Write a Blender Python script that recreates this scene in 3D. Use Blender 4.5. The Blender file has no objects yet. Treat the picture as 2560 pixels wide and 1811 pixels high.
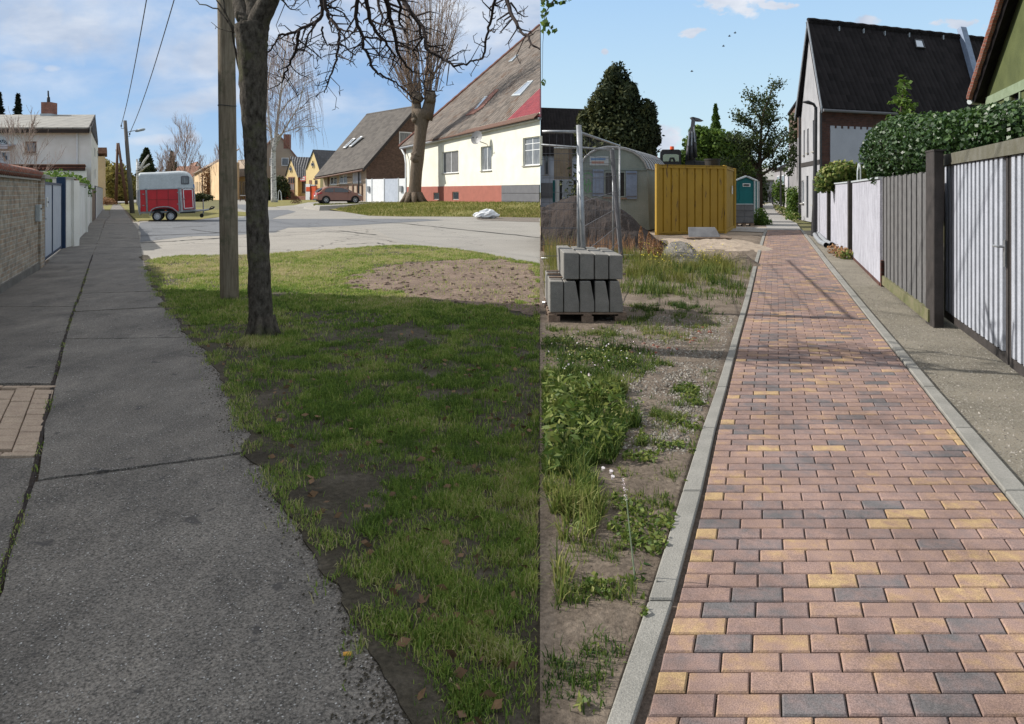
import bpy, bmesh, math, random
import numpy as np
from mathutils import Vector, Matrix
random.seed(7); RS = np.random.RandomState(11)
S = bpy.context.scene; COL = S.collection
R = math.radians

# ---------------------------------------------------------------- camera, sky, sun, exposure
EYE, FPX, CU, CV = 1.6, 1800.0, 1280.0, 480.0        # eye height, focal length and horizon in photo pixels (2560 wide)
cam = bpy.data.cameras.new('camera'); co = bpy.data.objects.new('camera', cam); COL.objects.link(co)
co.location = (0, 0, EYE); co.rotation_euler = (R(90), 0, 0)
cam.sensor_width = 36; cam.lens = FPX/2560*36; cam.shift_y = -(905.5-CV)/2560
cam.clip_start = 0.05; cam.clip_end = 3000
S.camera = co
S.view_settings.view_transform = 'Standard'; S.view_settings.look = 'None'
S.view_settings.exposure = 0.42; S.view_settings.gamma = 1
SUN_AZ, SUN_EL = -78.0, 35.0
SEAM = (1350-CU)/FPX                                   # the line where the spring street meets the summer lane
w = bpy.data.worlds.new('World'); S.world = w; w.use_nodes = True
nt = w.node_tree; nt.nodes.clear(); N = nt.nodes.new; L = nt.links.new
def wm(op, a, b=None, c=None, clamp=False):
    n = N('ShaderNodeMath'); n.operation = op; n.use_clamp = clamp
    for i, x in enumerate((a, b, c)):
        if x is None: continue
        if isinstance(x, (int, float)): n.inputs[i].default_value = x
        else: L(x, n.inputs[i])
    return n.outputs[0]
tc = N('ShaderNodeTexCoord'); sx = N('ShaderNodeSeparateXYZ'); L(tc.outputs['Generated'], sx.inputs[0])
yy = wm('MAXIMUM', sx.outputs[1], 0.08)
az = wm('DIVIDE', sx.outputs[0], yy); el = wm('DIVIDE', sx.outputs[2], yy)
sky = N('ShaderNodeTexSky'); sky.sky_type = 'NISHITA'; sky.sun_disc = False
sky.sun_elevation = R(SUN_EL); sky.sun_rotation = R(SUN_AZ); sky.altitude = 50; sky.air_density = 1.0; sky.dust_density = 0.6; sky.ozone_density = 1.3
def wnoise(sxx, syy, scale, detail, ox=0):
    cb = N('ShaderNodeCombineXYZ'); L(wm('MULTIPLY', az, sxx), cb.inputs[0]); L(wm('MULTIPLY', el, syy), cb.inputs[1]); cb.inputs[2].default_value = ox
    n = N('ShaderNodeTexNoise'); n.inputs['Scale'].default_value = scale; n.inputs['Detail'].default_value = detail; n.inputs['Roughness'].default_value = .55
    n.inputs['Distortion'].default_value = .25
    L(cb.outputs[0], n.inputs['Vector']); return n.outputs['Fac']
def blob(u, v, ru, rv, rot=0.0, amp=.55, nz=None):
    a0 = (u-CU)/FPX; e0 = (CV-v)/FPX; ra = ru/FPX; re = rv/FPX
    da = wm('SUBTRACT', az, a0); de = wm('SUBTRACT', el, e0)
    de = wm('SUBTRACT', de, wm('MULTIPLY', da, rot))
    q = wm('ADD', wm('POWER', wm('ABSOLUTE', wm('DIVIDE', da, ra)), 2.0), wm('POWER', wm('ABSOLUTE', wm('DIVIDE', de, re)), 2.0))
    q = wm('ADD', q, wm('MULTIPLY', wm('SUBTRACT', nz, .5), amp*4))
    return wm('SUBTRACT', 1.0, q, clamp=True)
nzf = wnoise(1, 1.3, 16, 7, 2.0); nzg = wnoise(1, 1.5, 45, 6, 4.0); nzc = wnoise(1, 1.9, 3.6, 6, 5.3); nzd = wnoise(1, 2.6, 7.5, 6, 9.1)
left = wm('LESS_THAN', az, SEAM)
# left sky: broad veils of cloud, thicker towards the top
lc = wm('ADD', wm('MULTIPLY', wm('SUBTRACT', nzc, .43), 2.8), wm('MULTIPLY', wm('SUBTRACT', nzd, .5), 1.3))
lc = wm('ADD', lc, wm('MULTIPLY', wm('SUBTRACT', el, .17), 2.6), clamp=True)
cl = lc
for args in [(120, 60, 330, 110, 0, .5), (560, 235, 330, 42, .22, .45), (640, 110, 420, 110, .1, .5), (30, 170, 90, 28, 0, .5), (390, 350, 90, 18, .05, .5),
             (1150, 60, 260, 120, 0, .5), (130, 172, 30, 12, 0, .5), (480, 345, 30, 22, 0, .5)]:
    cl = wm('MAXIMUM', cl, wm('MULTIPLY', blob(*args, nz=nzf), .85))
rc = blob(1835, -15, 110, 58, -.1, .8, nzg)
for args in [(2168, 58, 34, 20, 0, .7), (1722, 84, 40, 13, .1, 1.3), (1660, 345, 46, 36, 0, .8), (1930, 14, 60, 12, 0, 1.2), (2400, 60, 70, 14, 0, 1.3), (1512, 130, 10, 9, 0, .6)]:
    rc = wm('MAXIMUM', rc, blob(*args, nz=nzg))
cf = wm('ADD', wm('MULTIPLY', left, cl), wm('MULTIPLY', wm('SUBTRACT', 1.0, left), wm('MULTIPLY', rc, 1.5)), clamp=True)
cf = wm('MULTIPLY', cf, wm('GREATER_THAN', sx.outputs[1], 0.0))
def grad(stops):
    r = N('ShaderNodeValToRGB'); e = r.color_ramp.elements
    while len(e) < len(stops): e.new(.5)
    for k, (p, c) in enumerate(stops): e[k].position = p; e[k].color = c+(1,)
    L(sx.outputs[2], r.inputs[0]); return r.outputs[0]
gl = grad([(0, (3.1, 4.2, 5.4)), (.06, (2.0, 3.3, 5.2)), (.14, (1.7, 2.9, 4.9)), (.3, (2.6, 3.5, 4.9)), (.5, (5.0, 5.1, 5.2)), (1, (6.3, 6.3, 6.3))])
gr = grad([(0, (4.2, 5.2, 5.7)), (.08, (3.7, 5.0, 5.8)), (.16, (3.3, 4.7, 5.9)), (.26, (2.7, 4.2, 6.0)), (.55, (5.0, 5.1, 5.3)), (1, (6.3, 6.3, 6.3))])
gm = N('ShaderNodeMix'); gm.data_type = 'RGBA'; L(left, gm.inputs['Factor']); L(gr, gm.inputs['A']); L(gl, gm.inputs['B'])
mul = N('ShaderNodeMix'); mul.data_type = 'RGBA'; mul.inputs['Factor'].default_value = .85
L(sky.outputs[0], mul.inputs['A']); L(gm.outputs['Result'], mul.inputs['B'])
ccr = N('ShaderNodeValToRGB'); ccr.color_ramp.elements[0].position = .35; ccr.color_ramp.elements[0].color = (3.1, 3.6, 4.5, 1)
ccr.color_ramp.elements[1].position = .7; ccr.color_ramp.elements[1].color = (5.0, 5.3, 5.8, 1); L(nzd, ccr.inputs[0])
mx = N('ShaderNodeMix'); mx.data_type = 'RGBA'; L(cf, mx.inputs['Factor']); L(mul.outputs['Result'], mx.inputs['A']); L(ccr.outputs[0], mx.inputs['B'])
bg = N('ShaderNodeBackground'); bg.inputs['Strength'].default_value = .12; L(mx.outputs['Result'], bg.inputs['Color'])
wo = N('ShaderNodeOutputWorld'); L(bg.outputs[0], wo.inputs[0])
sl = bpy.data.lights.new('sun', 'SUN'); sl.energy = 4.6; sl.angle = R(.55); sl.color = (1, .955, .89)
so = bpy.data.objects.new('sun', sl); COL.objects.link(so)
sd = Vector((math.sin(R(SUN_AZ))*math.cos(R(SUN_EL)), math.cos(R(SUN_AZ))*math.cos(R(SUN_EL)), math.sin(R(SUN_EL))))
so.rotation_euler = (-sd).to_track_quat('-Z', 'Y').to_euler(); so.location = (-30, 5, 40)

# ---------------------------------------------------------------- helpers
def P(u, v, z=0.0):
    D = FPX*(EYE-z)/(v-CV); return Vector(((u-CU)/FPX*D, D, z))
def Q(u, v, D): return Vector(((u-CU)/FPX*D, D, EYE+(CV-v)/FPX*D))
def V(x, y, z=0.0): return Vector((x, y, z))
def wallpt(A, B, u, v):
    k = (u-CU)/FPX; d = B-A; t = (k*A.y-A.x)/(d.x-k*d.y); D = A.y+d.y*t
    return t, EYE+(CV-v)/FPX*D
def lerp(a, b, t): return a+(b-a)*t

WL = {}
class MB:
    def __init__(s): s.v = []; s.f = []; s.c = []
    def add(s, vs, fs, c=None):
        n = len(s.v); s.v += [tuple(p) for p in vs]; s.f += [tuple(i+n for i in f) for f in fs]
        if c is not None: s.c += [c]*len(fs)
        return s
    def quad(s, *p): return s.add(p, [tuple(range(len(p)))])
    def obox(s, o, a, b, c, col=None):
        vs = [o, o+a, o+a+b, o+b, o+c, o+a+c, o+a+b+c, o+b+c]
        return s.add(vs, [(0,3,2,1),(4,5,6,7),(0,1,5,4),(1,2,6,5),(2,3,7,6),(3,0,4,7)], col)
    def box(s, cx, cy, cz, sx, sy, sz, rz=0, col=None):
        m = Matrix.Rotation(rz, 3, 'Z'); a = m@V(sx,0,0); b = m@V(0,sy,0); c = V(0,0,sz)
        return s.obox(V(cx,cy,cz)-a/2-b/2-c/2, a, b, c, col)
    def prism(s, pts, ext, cap=True):
        n = len(pts); vs = list(pts)+[p+ext for p in pts]
        fs = [(i, (i+1)%n, (i+1)%n+n, i+n) for i in range(n)]
        if cap: fs += [tuple(range(n))[::-1], tuple(range(n, 2*n))]
        return s.add(vs, fs)
    def tube(s, pts, rad, n=8, cap=True, col=None):
        pts = [Vector(p) for p in pts]
        if isinstance(rad, (int, float)): rad = [rad]*len(pts)
        vs = []; prev = None
        for i, p in enumerate(pts):
            t = (pts[min(i+1, len(pts)-1)]-pts[max(i-1, 0)])
            if t.length < 1e-9: t = V(0,0,1)
            t.normalize()
            if prev is None: a = t.orthogonal().normalized()
            else:
                a = prev-t*prev.dot(t); a = a.normalized() if a.length > 1e-6 else t.orthogonal().normalized()
            prev = a; b = t.cross(a)
            for k in range(n):
                q = 2*math.pi*k/n; vs.append(p+(a*math.cos(q)+b*math.sin(q))*rad[i])
        fs = []
        for i in range(len(pts)-1):
            for k in range(n):
                fs.append((i*n+k, i*n+(k+1)%n, (i+1)*n+(k+1)%n, (i+1)*n+k))
        if cap: fs += [tuple(range(n))[::-1], tuple(range((len(pts)-1)*n, len(pts)*n))]
        return s.add(vs, fs, col)
    def cyl(s, a, b, r, n=16, r2=None): return s.tube([a, b], [r, r if r2 is None else r2], n)
    def sph(s, c, rx, ry, rz, seg=12, rings=8, jit=0):
        vs = [V(c.x, c.y, c.z-rz)]
        for i in range(1, rings):
            th = math.pi*i/rings-math.pi/2
            for k in range(seg):
                q = 2*math.pi*k/seg; j = 1+random.uniform(-jit, jit)
                vs.append(V(c.x+rx*j*math.cos(th)*math.cos(q), c.y+ry*j*math.cos(th)*math.sin(q), c.z+rz*j*math.sin(th)))
        vs.append(V(c.x, c.y, c.z+rz)); last = len(vs)-1
        fs = [(0, 1+(k+1)%seg, 1+k) for k in range(seg)]
        for i in range(rings-2):
            for k in range(seg):
                a = 1+i*seg+k; b = 1+i*seg+(k+1)%seg; fs.append((a, b, b+seg, a+seg))
        fs += [(last, 1+(rings-2)*seg+k, 1+(rings-2)*seg+(k+1)%seg) for k in range(seg)]
        return s.add(vs, fs)
    def build(s, name, mat, parent=None, smooth=False, bevel=0, solid=True, seg=1):
        me = bpy.data.meshes.new(name)
        off = WL.get(parent.name, V(0,0,0)) if parent else V(0,0,0)
        me.from_pydata([(a-off.x, b-off.y, c-off.z) for a, b, c in s.v], [], s.f)
        bm = bmesh.new(); bm.from_mesh(me)
        if solid: bmesh.ops.recalc_face_normals(bm, faces=bm.faces)
        if bevel: bmesh.ops.bevel(bm, geom=[e for e in bm.edges if len(e.link_faces) == 2 and e.calc_face_angle(0) > .5], offset=bevel, segments=seg, affect='EDGES', profile=.6)
        uv = bm.loops.layers.uv.new('UVMap')
        for f in bm.faces:
            n = f.normal
            if abs(n.z) > .97: h = V(1,0,0); k = V(0,1,0)
            else: h = V(0,0,1).cross(n).normalized(); k = n.cross(h)
            for l in f.loops: l[uv].uv = (l.vert.co.dot(h)+off.dot(h), l.vert.co.dot(k)+off.dot(k))
        bm.to_mesh(me); bm.free()
        if s.c and not bevel:
            at = me.attributes.new('rnd', 'FLOAT', 'FACE'); at.data.foreach_set('value', s.c)
        if smooth: me.shade_smooth()
        me.materials.append(mat if not isinstance(mat, str) else M[mat])
        return link(name, me, parent)
def link(name, me, parent):
    o = bpy.data.objects.new(name, me); COL.objects.link(o)
    if parent: o.parent = parent
    WL[o.name] = WL.get(parent.name, V(0,0,0)) if parent else V(0,0,0)
    return o
def tag(o, label=None, cat=None, group=None, kind=None):
    if label: o['label'] = label
    if cat: o['category'] = cat
    if group: o['group'] = group
    if kind: o['kind'] = kind
    return o
def thing(name, label, cat, loc, group=None):
    o = bpy.data.objects.new(name, None); COL.objects.link(o); o.location = loc; o.empty_display_size = .2
    WL[o.name] = Vector(loc); return tag(o, label, cat, group)
def structure(o): o['kind'] = 'structure'; return o
def copytree(o, loc, rz=None, label=None, scale=None):
    c = o.copy(); COL.objects.link(c); c.location = loc; WL[c.name] = Vector(loc)
    if rz is not None: c.rotation_euler = (0, 0, rz)
    if scale: c.scale = scale
    if label: c['label'] = label
    def rec(src, dst):
        for ch in src.children:
            k = ch.copy(); COL.objects.link(k); k.parent = dst; rec(ch, k)
    rec(o, c); return c

# ---------------------------------------------------------------- materials
M = {}
def lin(c): return tuple(((x/255)/12.92 if x/255 <= .04045 else ((x/255+.055)/1.055)**2.4) for x in c)+(1,)
def newmat(name):
    m = bpy.data.materials.new(name); m.use_nodes = True; t = m.node_tree; b = t.nodes['Principled BSDF']; M[name] = m
    return m, t, b
def tn(t, typ, **kw):
    n = t.nodes.new(typ)
    for k, x in kw.items(): setattr(n, k, x)
    return n
def coords(t, uv=False, rot=None, sc=None):
    c = tn(t, 'ShaderNodeTexCoord'); o = c.outputs['UV' if uv else 'Object']
    if rot or sc:
        m = tn(t, 'ShaderNodeMapping'); t.links.new(o, m.inputs['Vector'])
        if rot: m.inputs['Rotation'].default_value = rot
        if sc: m.inputs['Scale'].default_value = sc
        o = m.outputs[0]
    return o
def noise(t, co, scale, detail=5, rough=.55):
    n = tn(t, 'ShaderNodeTexNoise'); n.inputs['Scale'].default_value = scale; n.inputs['Detail'].default_value = detail; n.inputs['Roughness'].default_value = rough
    t.links.new(co, n.inputs['Vector']); return n.outputs['Fac']
def ramp(t, fac, stops, interp='LINEAR'):
    r = tn(t, 'ShaderNodeValToRGB'); r.color_ramp.interpolation = interp; e = r.color_ramp.elements
    while len(e) < len(stops): e.new(.5)
    for k, (p, c) in enumerate(stops): e[k].position = p; e[k].color = c if len(c) == 4 else tuple(c)+(1,)
    t.links.new(fac, r.inputs[0]); return r.outputs[0]
def mixc(t, fac, a, b, blend='MIX'):
    n = tn(t, 'ShaderNodeMix', data_type='RGBA', blend_type=blend)
    for x, k in ((fac, 'Factor'), (a, 'A'), (b, 'B')):
        if isinstance(x, (int, float)): n.inputs[k].default_value = x
        elif isinstance(x, tuple): n.inputs[k].default_value = x if len(x) == 4 else x+(1,)
        else: t.links.new(x, n.inputs[k])
    return n.outputs['Result']
def bump(t, b, h, strength=.4, dist=.02, prev=None):
    n = tn(t, 'ShaderNodeBump'); n.inputs['Strength'].default_value = strength; n.inputs['Distance'].default_value = dist
    t.links.new(h, n.inputs['Height'])
    if prev: t.links.new(prev, n.inputs['Normal'])
    t.links.new(n.outputs[0], b.inputs['Normal']); return n.outputs[0]
def plain(name, c1, c2=None, scale=4, rough=.75, bs=30, bstr=.25, bd=.01, metal=0, lo=.35, hi=.65, fine=.12, spec=.4):
    m, t, b = newmat(name); co = coords(t); c2 = c2 or tuple(x*.8 for x in c1)
    col = ramp(t, noise(t, co, scale, 6), [(lo, c1), (hi, c2)])
    if fine: col = mixc(t, fine, col, ramp(t, noise(t, co, bs*1.7, 3), [(.3, (.0,.0,.0)), (.7, (1,1,1))]), 'OVERLAY')
    t.links.new(col, b.inputs['Base Color']); b.inputs['Roughness'].default_value = rough; b.inputs['Metallic'].default_value = metal
    b.inputs['Specular IOR Level'].default_value = spec
    if bstr: bump(t, b, noise(t, co, bs, 4), bstr, bd)
    return m
def brick(name, c1, c2, mortar, bw=.25, bh=.075, ms=.01, offs=.5, rough=.9, var=(.5,.5,.5), vs=3, bstr=.6, bd=.01, stain=.25):
    m, t, b = newmat(name); co = coords(t, uv=True)
    n = tn(t, 'ShaderNodeTexBrick'); n.offset = offs; t.links.new(co, n.inputs['Vector'])
    n.inputs['Color1'].default_value = c1+(1,); n.inputs['Color2'].default_value = c2+(1,); n.inputs['Mortar'].default_value = mortar+(1,)
    n.inputs['Scale'].default_value = 1; n.inputs['Brick Width'].default_value = bw; n.inputs['Row Height'].default_value = bh; n.inputs['Mortar Size'].default_value = ms
    n.inputs['Mortar Smooth'].default_value = .2
    col = mixc(t, stain, n.outputs['Color'], ramp(t, noise(t, co, vs, 7, .65), [(.35, (.12,.11,.1)), (.62, (.85,.83,.8))]), 'OVERLAY')
    t.links.new(col, b.inputs['Base Color']); b.inputs['Roughness'].default_value = rough
    inv = tn(t, 'ShaderNodeMath', operation='SUBTRACT'); inv.inputs[0].default_value = 1; t.links.new(n.outputs['Fac'], inv.inputs[1])
    p = bump(t, b, noise(t, co, 45, 3), .3, .006); bump(t, b, inv.outputs[0], bstr, bd, p)
    return m
def tiles(name, c1, c2, w=.22, h=.3, moss=None, rough=.85, bstr=1.0, bd=.04, gloss=None):
    m, t, b = newmat(name); co = coords(t, uv=True)
    sp = tn(t, 'ShaderNodeSeparateXYZ'); t.links.new(co, sp.inputs[0])
    def mm(op, a, bb):
        n = tn(t, 'ShaderNodeMath', operation=op)
        for i, x in enumerate((a, bb)):
            if isinstance(x, (int, float)): n.inputs[i].default_value = x
            elif x is not None: t.links.new(x, n.inputs[i])
        return n.outputs[0]
    fx = mm('FRACT', mm('DIVIDE', sp.outputs[0], w), None); fy = mm('FRACT', mm('DIVIDE', sp.outputs[1], h), None)
    hx = mm('SINE', mm('MULTIPLY', fx, math.pi), None); ht = mm('ADD', mm('MULTIPLY', hx, .6), mm('MULTIPLY', mm('SUBTRACT', 1.0, fy), .7))
    cb = tn(t, 'ShaderNodeCombineXYZ'); t.links.new(mm('FLOOR', mm('DIVIDE', sp.outputs[0], w), None), cb.inputs[0]); t.links.new(mm('FLOOR', mm('DIVIDE', sp.outputs[1], h), None), cb.inputs[1])
    wn = tn(t, 'ShaderNodeTexWhiteNoise'); t.links.new(cb.outputs[0], wn.inputs['Vector'])
    fac = mm('ADD', mm('MULTIPLY', wn.outputs['Value'], .45), mm('MULTIPLY', noise(t, co, .8, 6, .65), .75))
    col = ramp(t, fac, [(.3, c1), (.75, c2)])
    if moss: col = mixc(t, ramp(t, noise(t, co, .45, 8, .7), [(.54, (0,0,0)), (.66, (1,1,1))]), col, moss)
    t.links.new(col, b.inputs['Base Color']); b.inputs['Roughness'].default_value = rough
    b.inputs['Specular IOR Level'].default_value = gloss if gloss is not None else .3
    bump(t, b, ht, bstr, bd); return m
def attrmat(name, stops, rough=.8, trans=0, attr='rnd', nscale=None, interp='LINEAR', bs=60, bstr=0, spec=.3, fine=0):
    m, t, b = newmat(name); a = tn(t, 'ShaderNodeAttribute', attribute_name=attr); fac = a.outputs['Fac']
    if nscale:
        ad = tn(t, 'ShaderNodeMath', operation='MULTIPLY_ADD'); t.links.new(noise(t, coords(t), nscale, 5), ad.inputs[0]); ad.inputs[1].default_value = .95
        t.links.new(fac, ad.inputs[2]); s2 = tn(t, 'ShaderNodeMath', operation='SUBTRACT'); t.links.new(ad.outputs[0], s2.inputs[0]); s2.inputs[1].default_value = .475; fac = s2.outputs[0]
    col = ramp(t, fac, stops, interp)
    if fine: col = mixc(t, fine, col, ramp(t, noise(t, coords(t), 260, 2), [(.35, (0,0,0)), (.65, (1,1,1))]), 'OVERLAY'); col = mixc(t, .38, col, ramp(t, noise(t, coords(t), 1.7, 9, .72), [(.36, (.18,.17,.16)), (.6, (.72,.72,.72))]), 'OVERLAY')
    t.links.new(col, b.inputs['Base Color']); b.inputs['Roughness'].default_value = rough; b.inputs['Specular IOR Level'].default_value = spec
    if bstr: bump(t, b, noise(t, coords(t), bs, 3), bstr, .004)
    if trans:
        tr = tn(t, 'ShaderNodeBsdfTranslucent'); t.links.new(col, tr.inputs['Color']); mxs = tn(t, 'ShaderNodeMixShader'); mxs.inputs[0].default_value = trans
        out = t.nodes['Material Output']; t.links.new(b.outputs[0], mxs.inputs[1]); t.links.new(tr.outputs[0], mxs.inputs[2]); t.links.new(mxs.outputs[0], out.inputs[0])
    return m
# plaster, paint, metal
plain('white_plaster', (.74,.73,.68), (.66,.64,.58), 1.5, .9, 25, .2)
plain('cream_plaster', (.74,.72,.62), (.66,.635,.54), .9, .9, 25, .2)
plain('grey_plaster', (.26,.25,.26), (.2,.195,.2), .8, .9, 20, .2)
plain('panel_plaster', (.50,.49,.52), (.36,.35,.37), 2.2, .9, 35, .4, lo=.3, hi=.72)
plain('lilac_plaster', (.40,.41,.46), (.35,.36,.41), 1.0, .9, 25, .2)
plain('blue_white', (.42,.45,.52), (.34,.37,.43), 1.2, .8, 25, .2)
plain('yellow_plaster', (.80,.62,.31), (.74,.56,.27), .8, .9, 20, .15)
plain('ochre_plaster', (.72,.52,.30), (.6,.42,.24), .5, .9, 20, .15)
plain('beige_plaster', (.40,.32,.24), (.34,.27,.21), .5, .9, 20, .15)
plain('green_plaster', (.085,.10,.032), (.055,.068,.02), 1.4, .9, 25, .5)
plain('green_beam', (.2,.25,.16), (.16,.2,.12), 3, .8, 25, .3)
plain('red_plinth', (.33,.115,.085), (.28,.10,.075), 2, .9, 20, .2)
plain('grey_plinth', (.13,.13,.14), (.11,.11,.12), 2, .8, 20, .2)
plain('dark_wood', (.035,.022,.015), (.02,.014,.01), 5, .7, 20, .3)
plain('brown_wood', (.12,.055,.03), (.08,.035,.02), 5, .7, 20, .3)
plain('white_paint', (.72,.73,.73), (.66,.67,.67), 3, .45, 20, .05)
plain('white_frp', (.50,.53,.53), (.42,.45,.45), 2.5, .45, 10, .05)
plain('navy_paint', (.012,.035,.085), (.008,.024,.06), 5, .45, 20, .1)
plain('pale_blue_metal', (.43,.47,.53), (.37,.41,.47), 3, .5, 20, .05)
plain('red_paint', (.50,.025,.03), (.40,.018,.025), 2, .4, 20, .05)
plain('bright_red', (.62,.05,.04), (.5,.04,.03), 2, .5, 20, .05)
plain('orange_red', (.6,.09,.02), (.52,.075,.02), 2, .5, 20, .05)
plain('pink_red', (.60,.14,.13), (.5,.1,.1), 2, .5, 20, .05)
plain('galvanised', (.36,.37,.38), (.26,.27,.28), 9, .4, 30, .1, metal=.55)
plain('dark_metal', (.03,.03,.032), (.018,.018,.02), 6, .5, 30, .1)
plain('black_plastic', (.012,.012,.013), (.02,.02,.02), 6, .55, 30, .1)
plain('rubber', (.012,.012,.012), (.02,.019,.018), 9, .85, 40, .2)
plain('wheel_metal', (.55,.56,.58), (.45,.46,.48), 9, .35, 30, .05, metal=.4)
plain('car_paint', (.26,.11,.065), (.24,.10,.06), 2, .28, 30, 0, metal=.1, fine=0, spec=.7)
plain('dark_car_paint', (.012,.018,.04), (.012,.018,.04), 2, .3, 30, 0, fine=0, spec=.6)
plain('lamp_red', (.5,.01,.02), (.4,.01,.02), 2, .3, 30, 0)
plain('lamp_orange', (.8,.12,.02), (.7,.1,.02), 2, .3, 30, 0)
plain('lamp_clear', (.6,.62,.63), (.5,.5,.5), 2, .2, 30, 0)
plain('concrete', (.36,.345,.31), (.27,.26,.235), 1.6, .9, 60, .35, lo=.3, hi=.7)
plain('kerb_concrete', (.25,.24,.215), (.185,.18,.16), 5, .9, 120, .4, lo=.3, hi=.7, fine=.3)
plain('block_concrete', (.235,.225,.205), (.165,.158,.143), 6, .92, 90, .4, lo=.3, hi=.7, fine=.25)
plain('grey_slab', (.15,.15,.155), (.11,.11,.115), 4, .9, 40, .3)
plain('pallet_wood', (.25,.18,.13), (.15,.105,.075), 9, .85, 60, .4, fine=.3)
plain('dark_board', (.045,.038,.035), (.028,.024,.022), 7, .7, 60, .4, fine=.3)
plain('mossy_board', (.17,.15,.09), (.09,.10,.035), 6, .9, 60, .5, lo=.3, hi=.7, fine=.3)
plain('teal_plastic', (.0,.115,.125), (.0,.095,.105), 3, .5, 20, .05)
plain('pale_grey_plastic', (.42,.45,.46), (.36,.39,.4), 3, .5, 20, .05)
plain('grey_pipe', (.28,.29,.30), (.22,.23,.24), 6, .5, 20, .1)
plain('wagon_paint', (.22,.25,.225), (.17,.20,.18), 1.5, .7, 15, .2, fine=.15)
plain('wagon_roof', (.34,.33,.32), (.24,.23,.22), 2, .6, 15, .2)
plain('shutter_paint', (.20,.25,.34), (.15,.19,.26), 4, .7, 20, .2)
plain('dark_cloth', (.015,.015,.018), (.022,.022,.028), 8, .9, 30, .1)
plain('grey_cloth', (.09,.09,.1), (.07,.07,.08), 8, .9, 30, .1)
plain('skin', (.42,.27,.2), (.4,.25,.18), 8, .6, 30, .05)
plain('hair', (.03,.02,.015), (.02,.015,.01), 8, .7, 30, .1)
plain('bag_plastic', (.74,.75,.75), (.66,.67,.68), 9, .45, 12, .6, bd=.03)
plain('spoil_soil', (.036,.024,.018), (.022,.015,.012), 2.5, .95, 14, .9, bd=.06, fine=.3)
plain('grey_grit', (.20,.185,.165), (.13,.12,.105), 3, .95, 90, .8, bd=.02, fine=.4)
plain('sand_heap', (.36,.29,.22), (.27,.215,.165), 3, .95, 60, .8, bd=.02, fine=.3)
plain('grey_leaf_dish', (.15,.15,.15), (.12,.12,.12), 3, .5, 20, .05)
plain('sign_blue', (.06,.17,.38), (.08,.2,.4), 9, .6, 30, 0)
plain('sign_rust', (.42,.2,.13), (.36,.18,.12), 9, .6, 30, 0)
plain('tan_brick', (.44,.34,.25), (.36,.27,.2), 9, .9, 60, .4, fine=.25)
plain('leaf_litter', (.20,.12,.06), (.12,.07,.04), 9, .9, 60, .2)
m, t, b = newmat('glass'); b.inputs['Base Color'].default_value = (.035,.045,.055,1); b.inputs['Roughness'].default_value = .08; b.inputs['Specular IOR Level'].default_value = .9
m, t, b = newmat('curtain_glass'); co_ = coords(t)
t.links.new(ramp(t, noise(t, coords(t, sc=(9, 9, .6)), 2, 3), [(.4, (.22,.23,.24)), (.6, (.10,.11,.12))]), b.inputs['Base Color']); b.inputs['Roughness'].default_value = .15
m, t, b = newmat('sky_glass'); b.inputs['Base Color'].default_value = (.5,.56,.62,1); b.inputs['Roughness'].default_value = .12; b.inputs['Metallic'].default_value = .7
# masonry and roofs
brick('yellow_red_brick', (.27,.19,.13), (.31,.27,.215), (.34,.32,.28), .25, .077, .012, stain=.5, vs=4, bstr=.8, bd=.015)
brick('brown_brick', (.095,.052,.036), (.145,.085,.06), (.115,.09,.075), .25, .085, .012, stain=.3)
brick('dark_red_brick', (.055,.018,.013), (.085,.03,.02), (.055,.04,.035), .26, .085, .012, stain=.4)
brick('red_brick', (.22,.07,.045), (.28,.1,.06), (.2,.16,.14), .25, .085, .012)
tiles('dark_tiles', (.007,.0055,.006), (.016,.013,.0135), .34, .42, bstr=.8, rough=.85, gloss=.12, bd=.06)
tiles('old_tiles', (.10,.085,.072), (.215,.18,.15), .42, .6, moss=(.13,.075,.045), bstr=1.0, bd=.3)
tiles('maroon_tiles', (.17,.018,.025), (.24,.03,.035), .3, .4, bstr=1.0, bd=.08, rough=.5)
tiles('grey_tiles', (.06,.052,.046), (.10,.088,.076), .5, .36, bstr=.5)
tiles('glazed_dark_tiles', (.03,.03,.033), (.05,.05,.055), .5, .6, bstr=1.0, bd=.12, rough=.4, gloss=.6)
tiles('beige_tiles', (.26,.2,.15), (.34,.27,.2), .5, .4, bstr=.5)
tiles('reddish_tiles', (.19,.09,.06), (.25,.13,.085), .4, .4, bstr=.5)
m, t, b = newmat('roof_felt'); cu = coords(t, uv=True)
n = tn(t, 'ShaderNodeTexBrick'); n.offset = 0; t.links.new(cu, n.inputs['Vector']); n.inputs['Color1'].default_value = (.255,.245,.215,1); n.inputs['Color2'].default_value = (.22,.21,.19,1); n.inputs['Mortar'].default_value = (.13,.125,.115,1)
n.inputs['Scale'].default_value = 1; n.inputs['Brick Width'].default_value = 1.0; n.inputs['Row Height'].default_value = 30; n.inputs['Mortar Size'].default_value = .04
t.links.new(mixc(t, .35, n.outputs['Color'], ramp(t, noise(t, cu, 1.5, 6), [(.3, (.2,.2,.2)), (.7, (.8,.8,.8))]), 'OVERLAY'), b.inputs['Base Color']); b.inputs['Roughness'].default_value = .9
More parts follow.
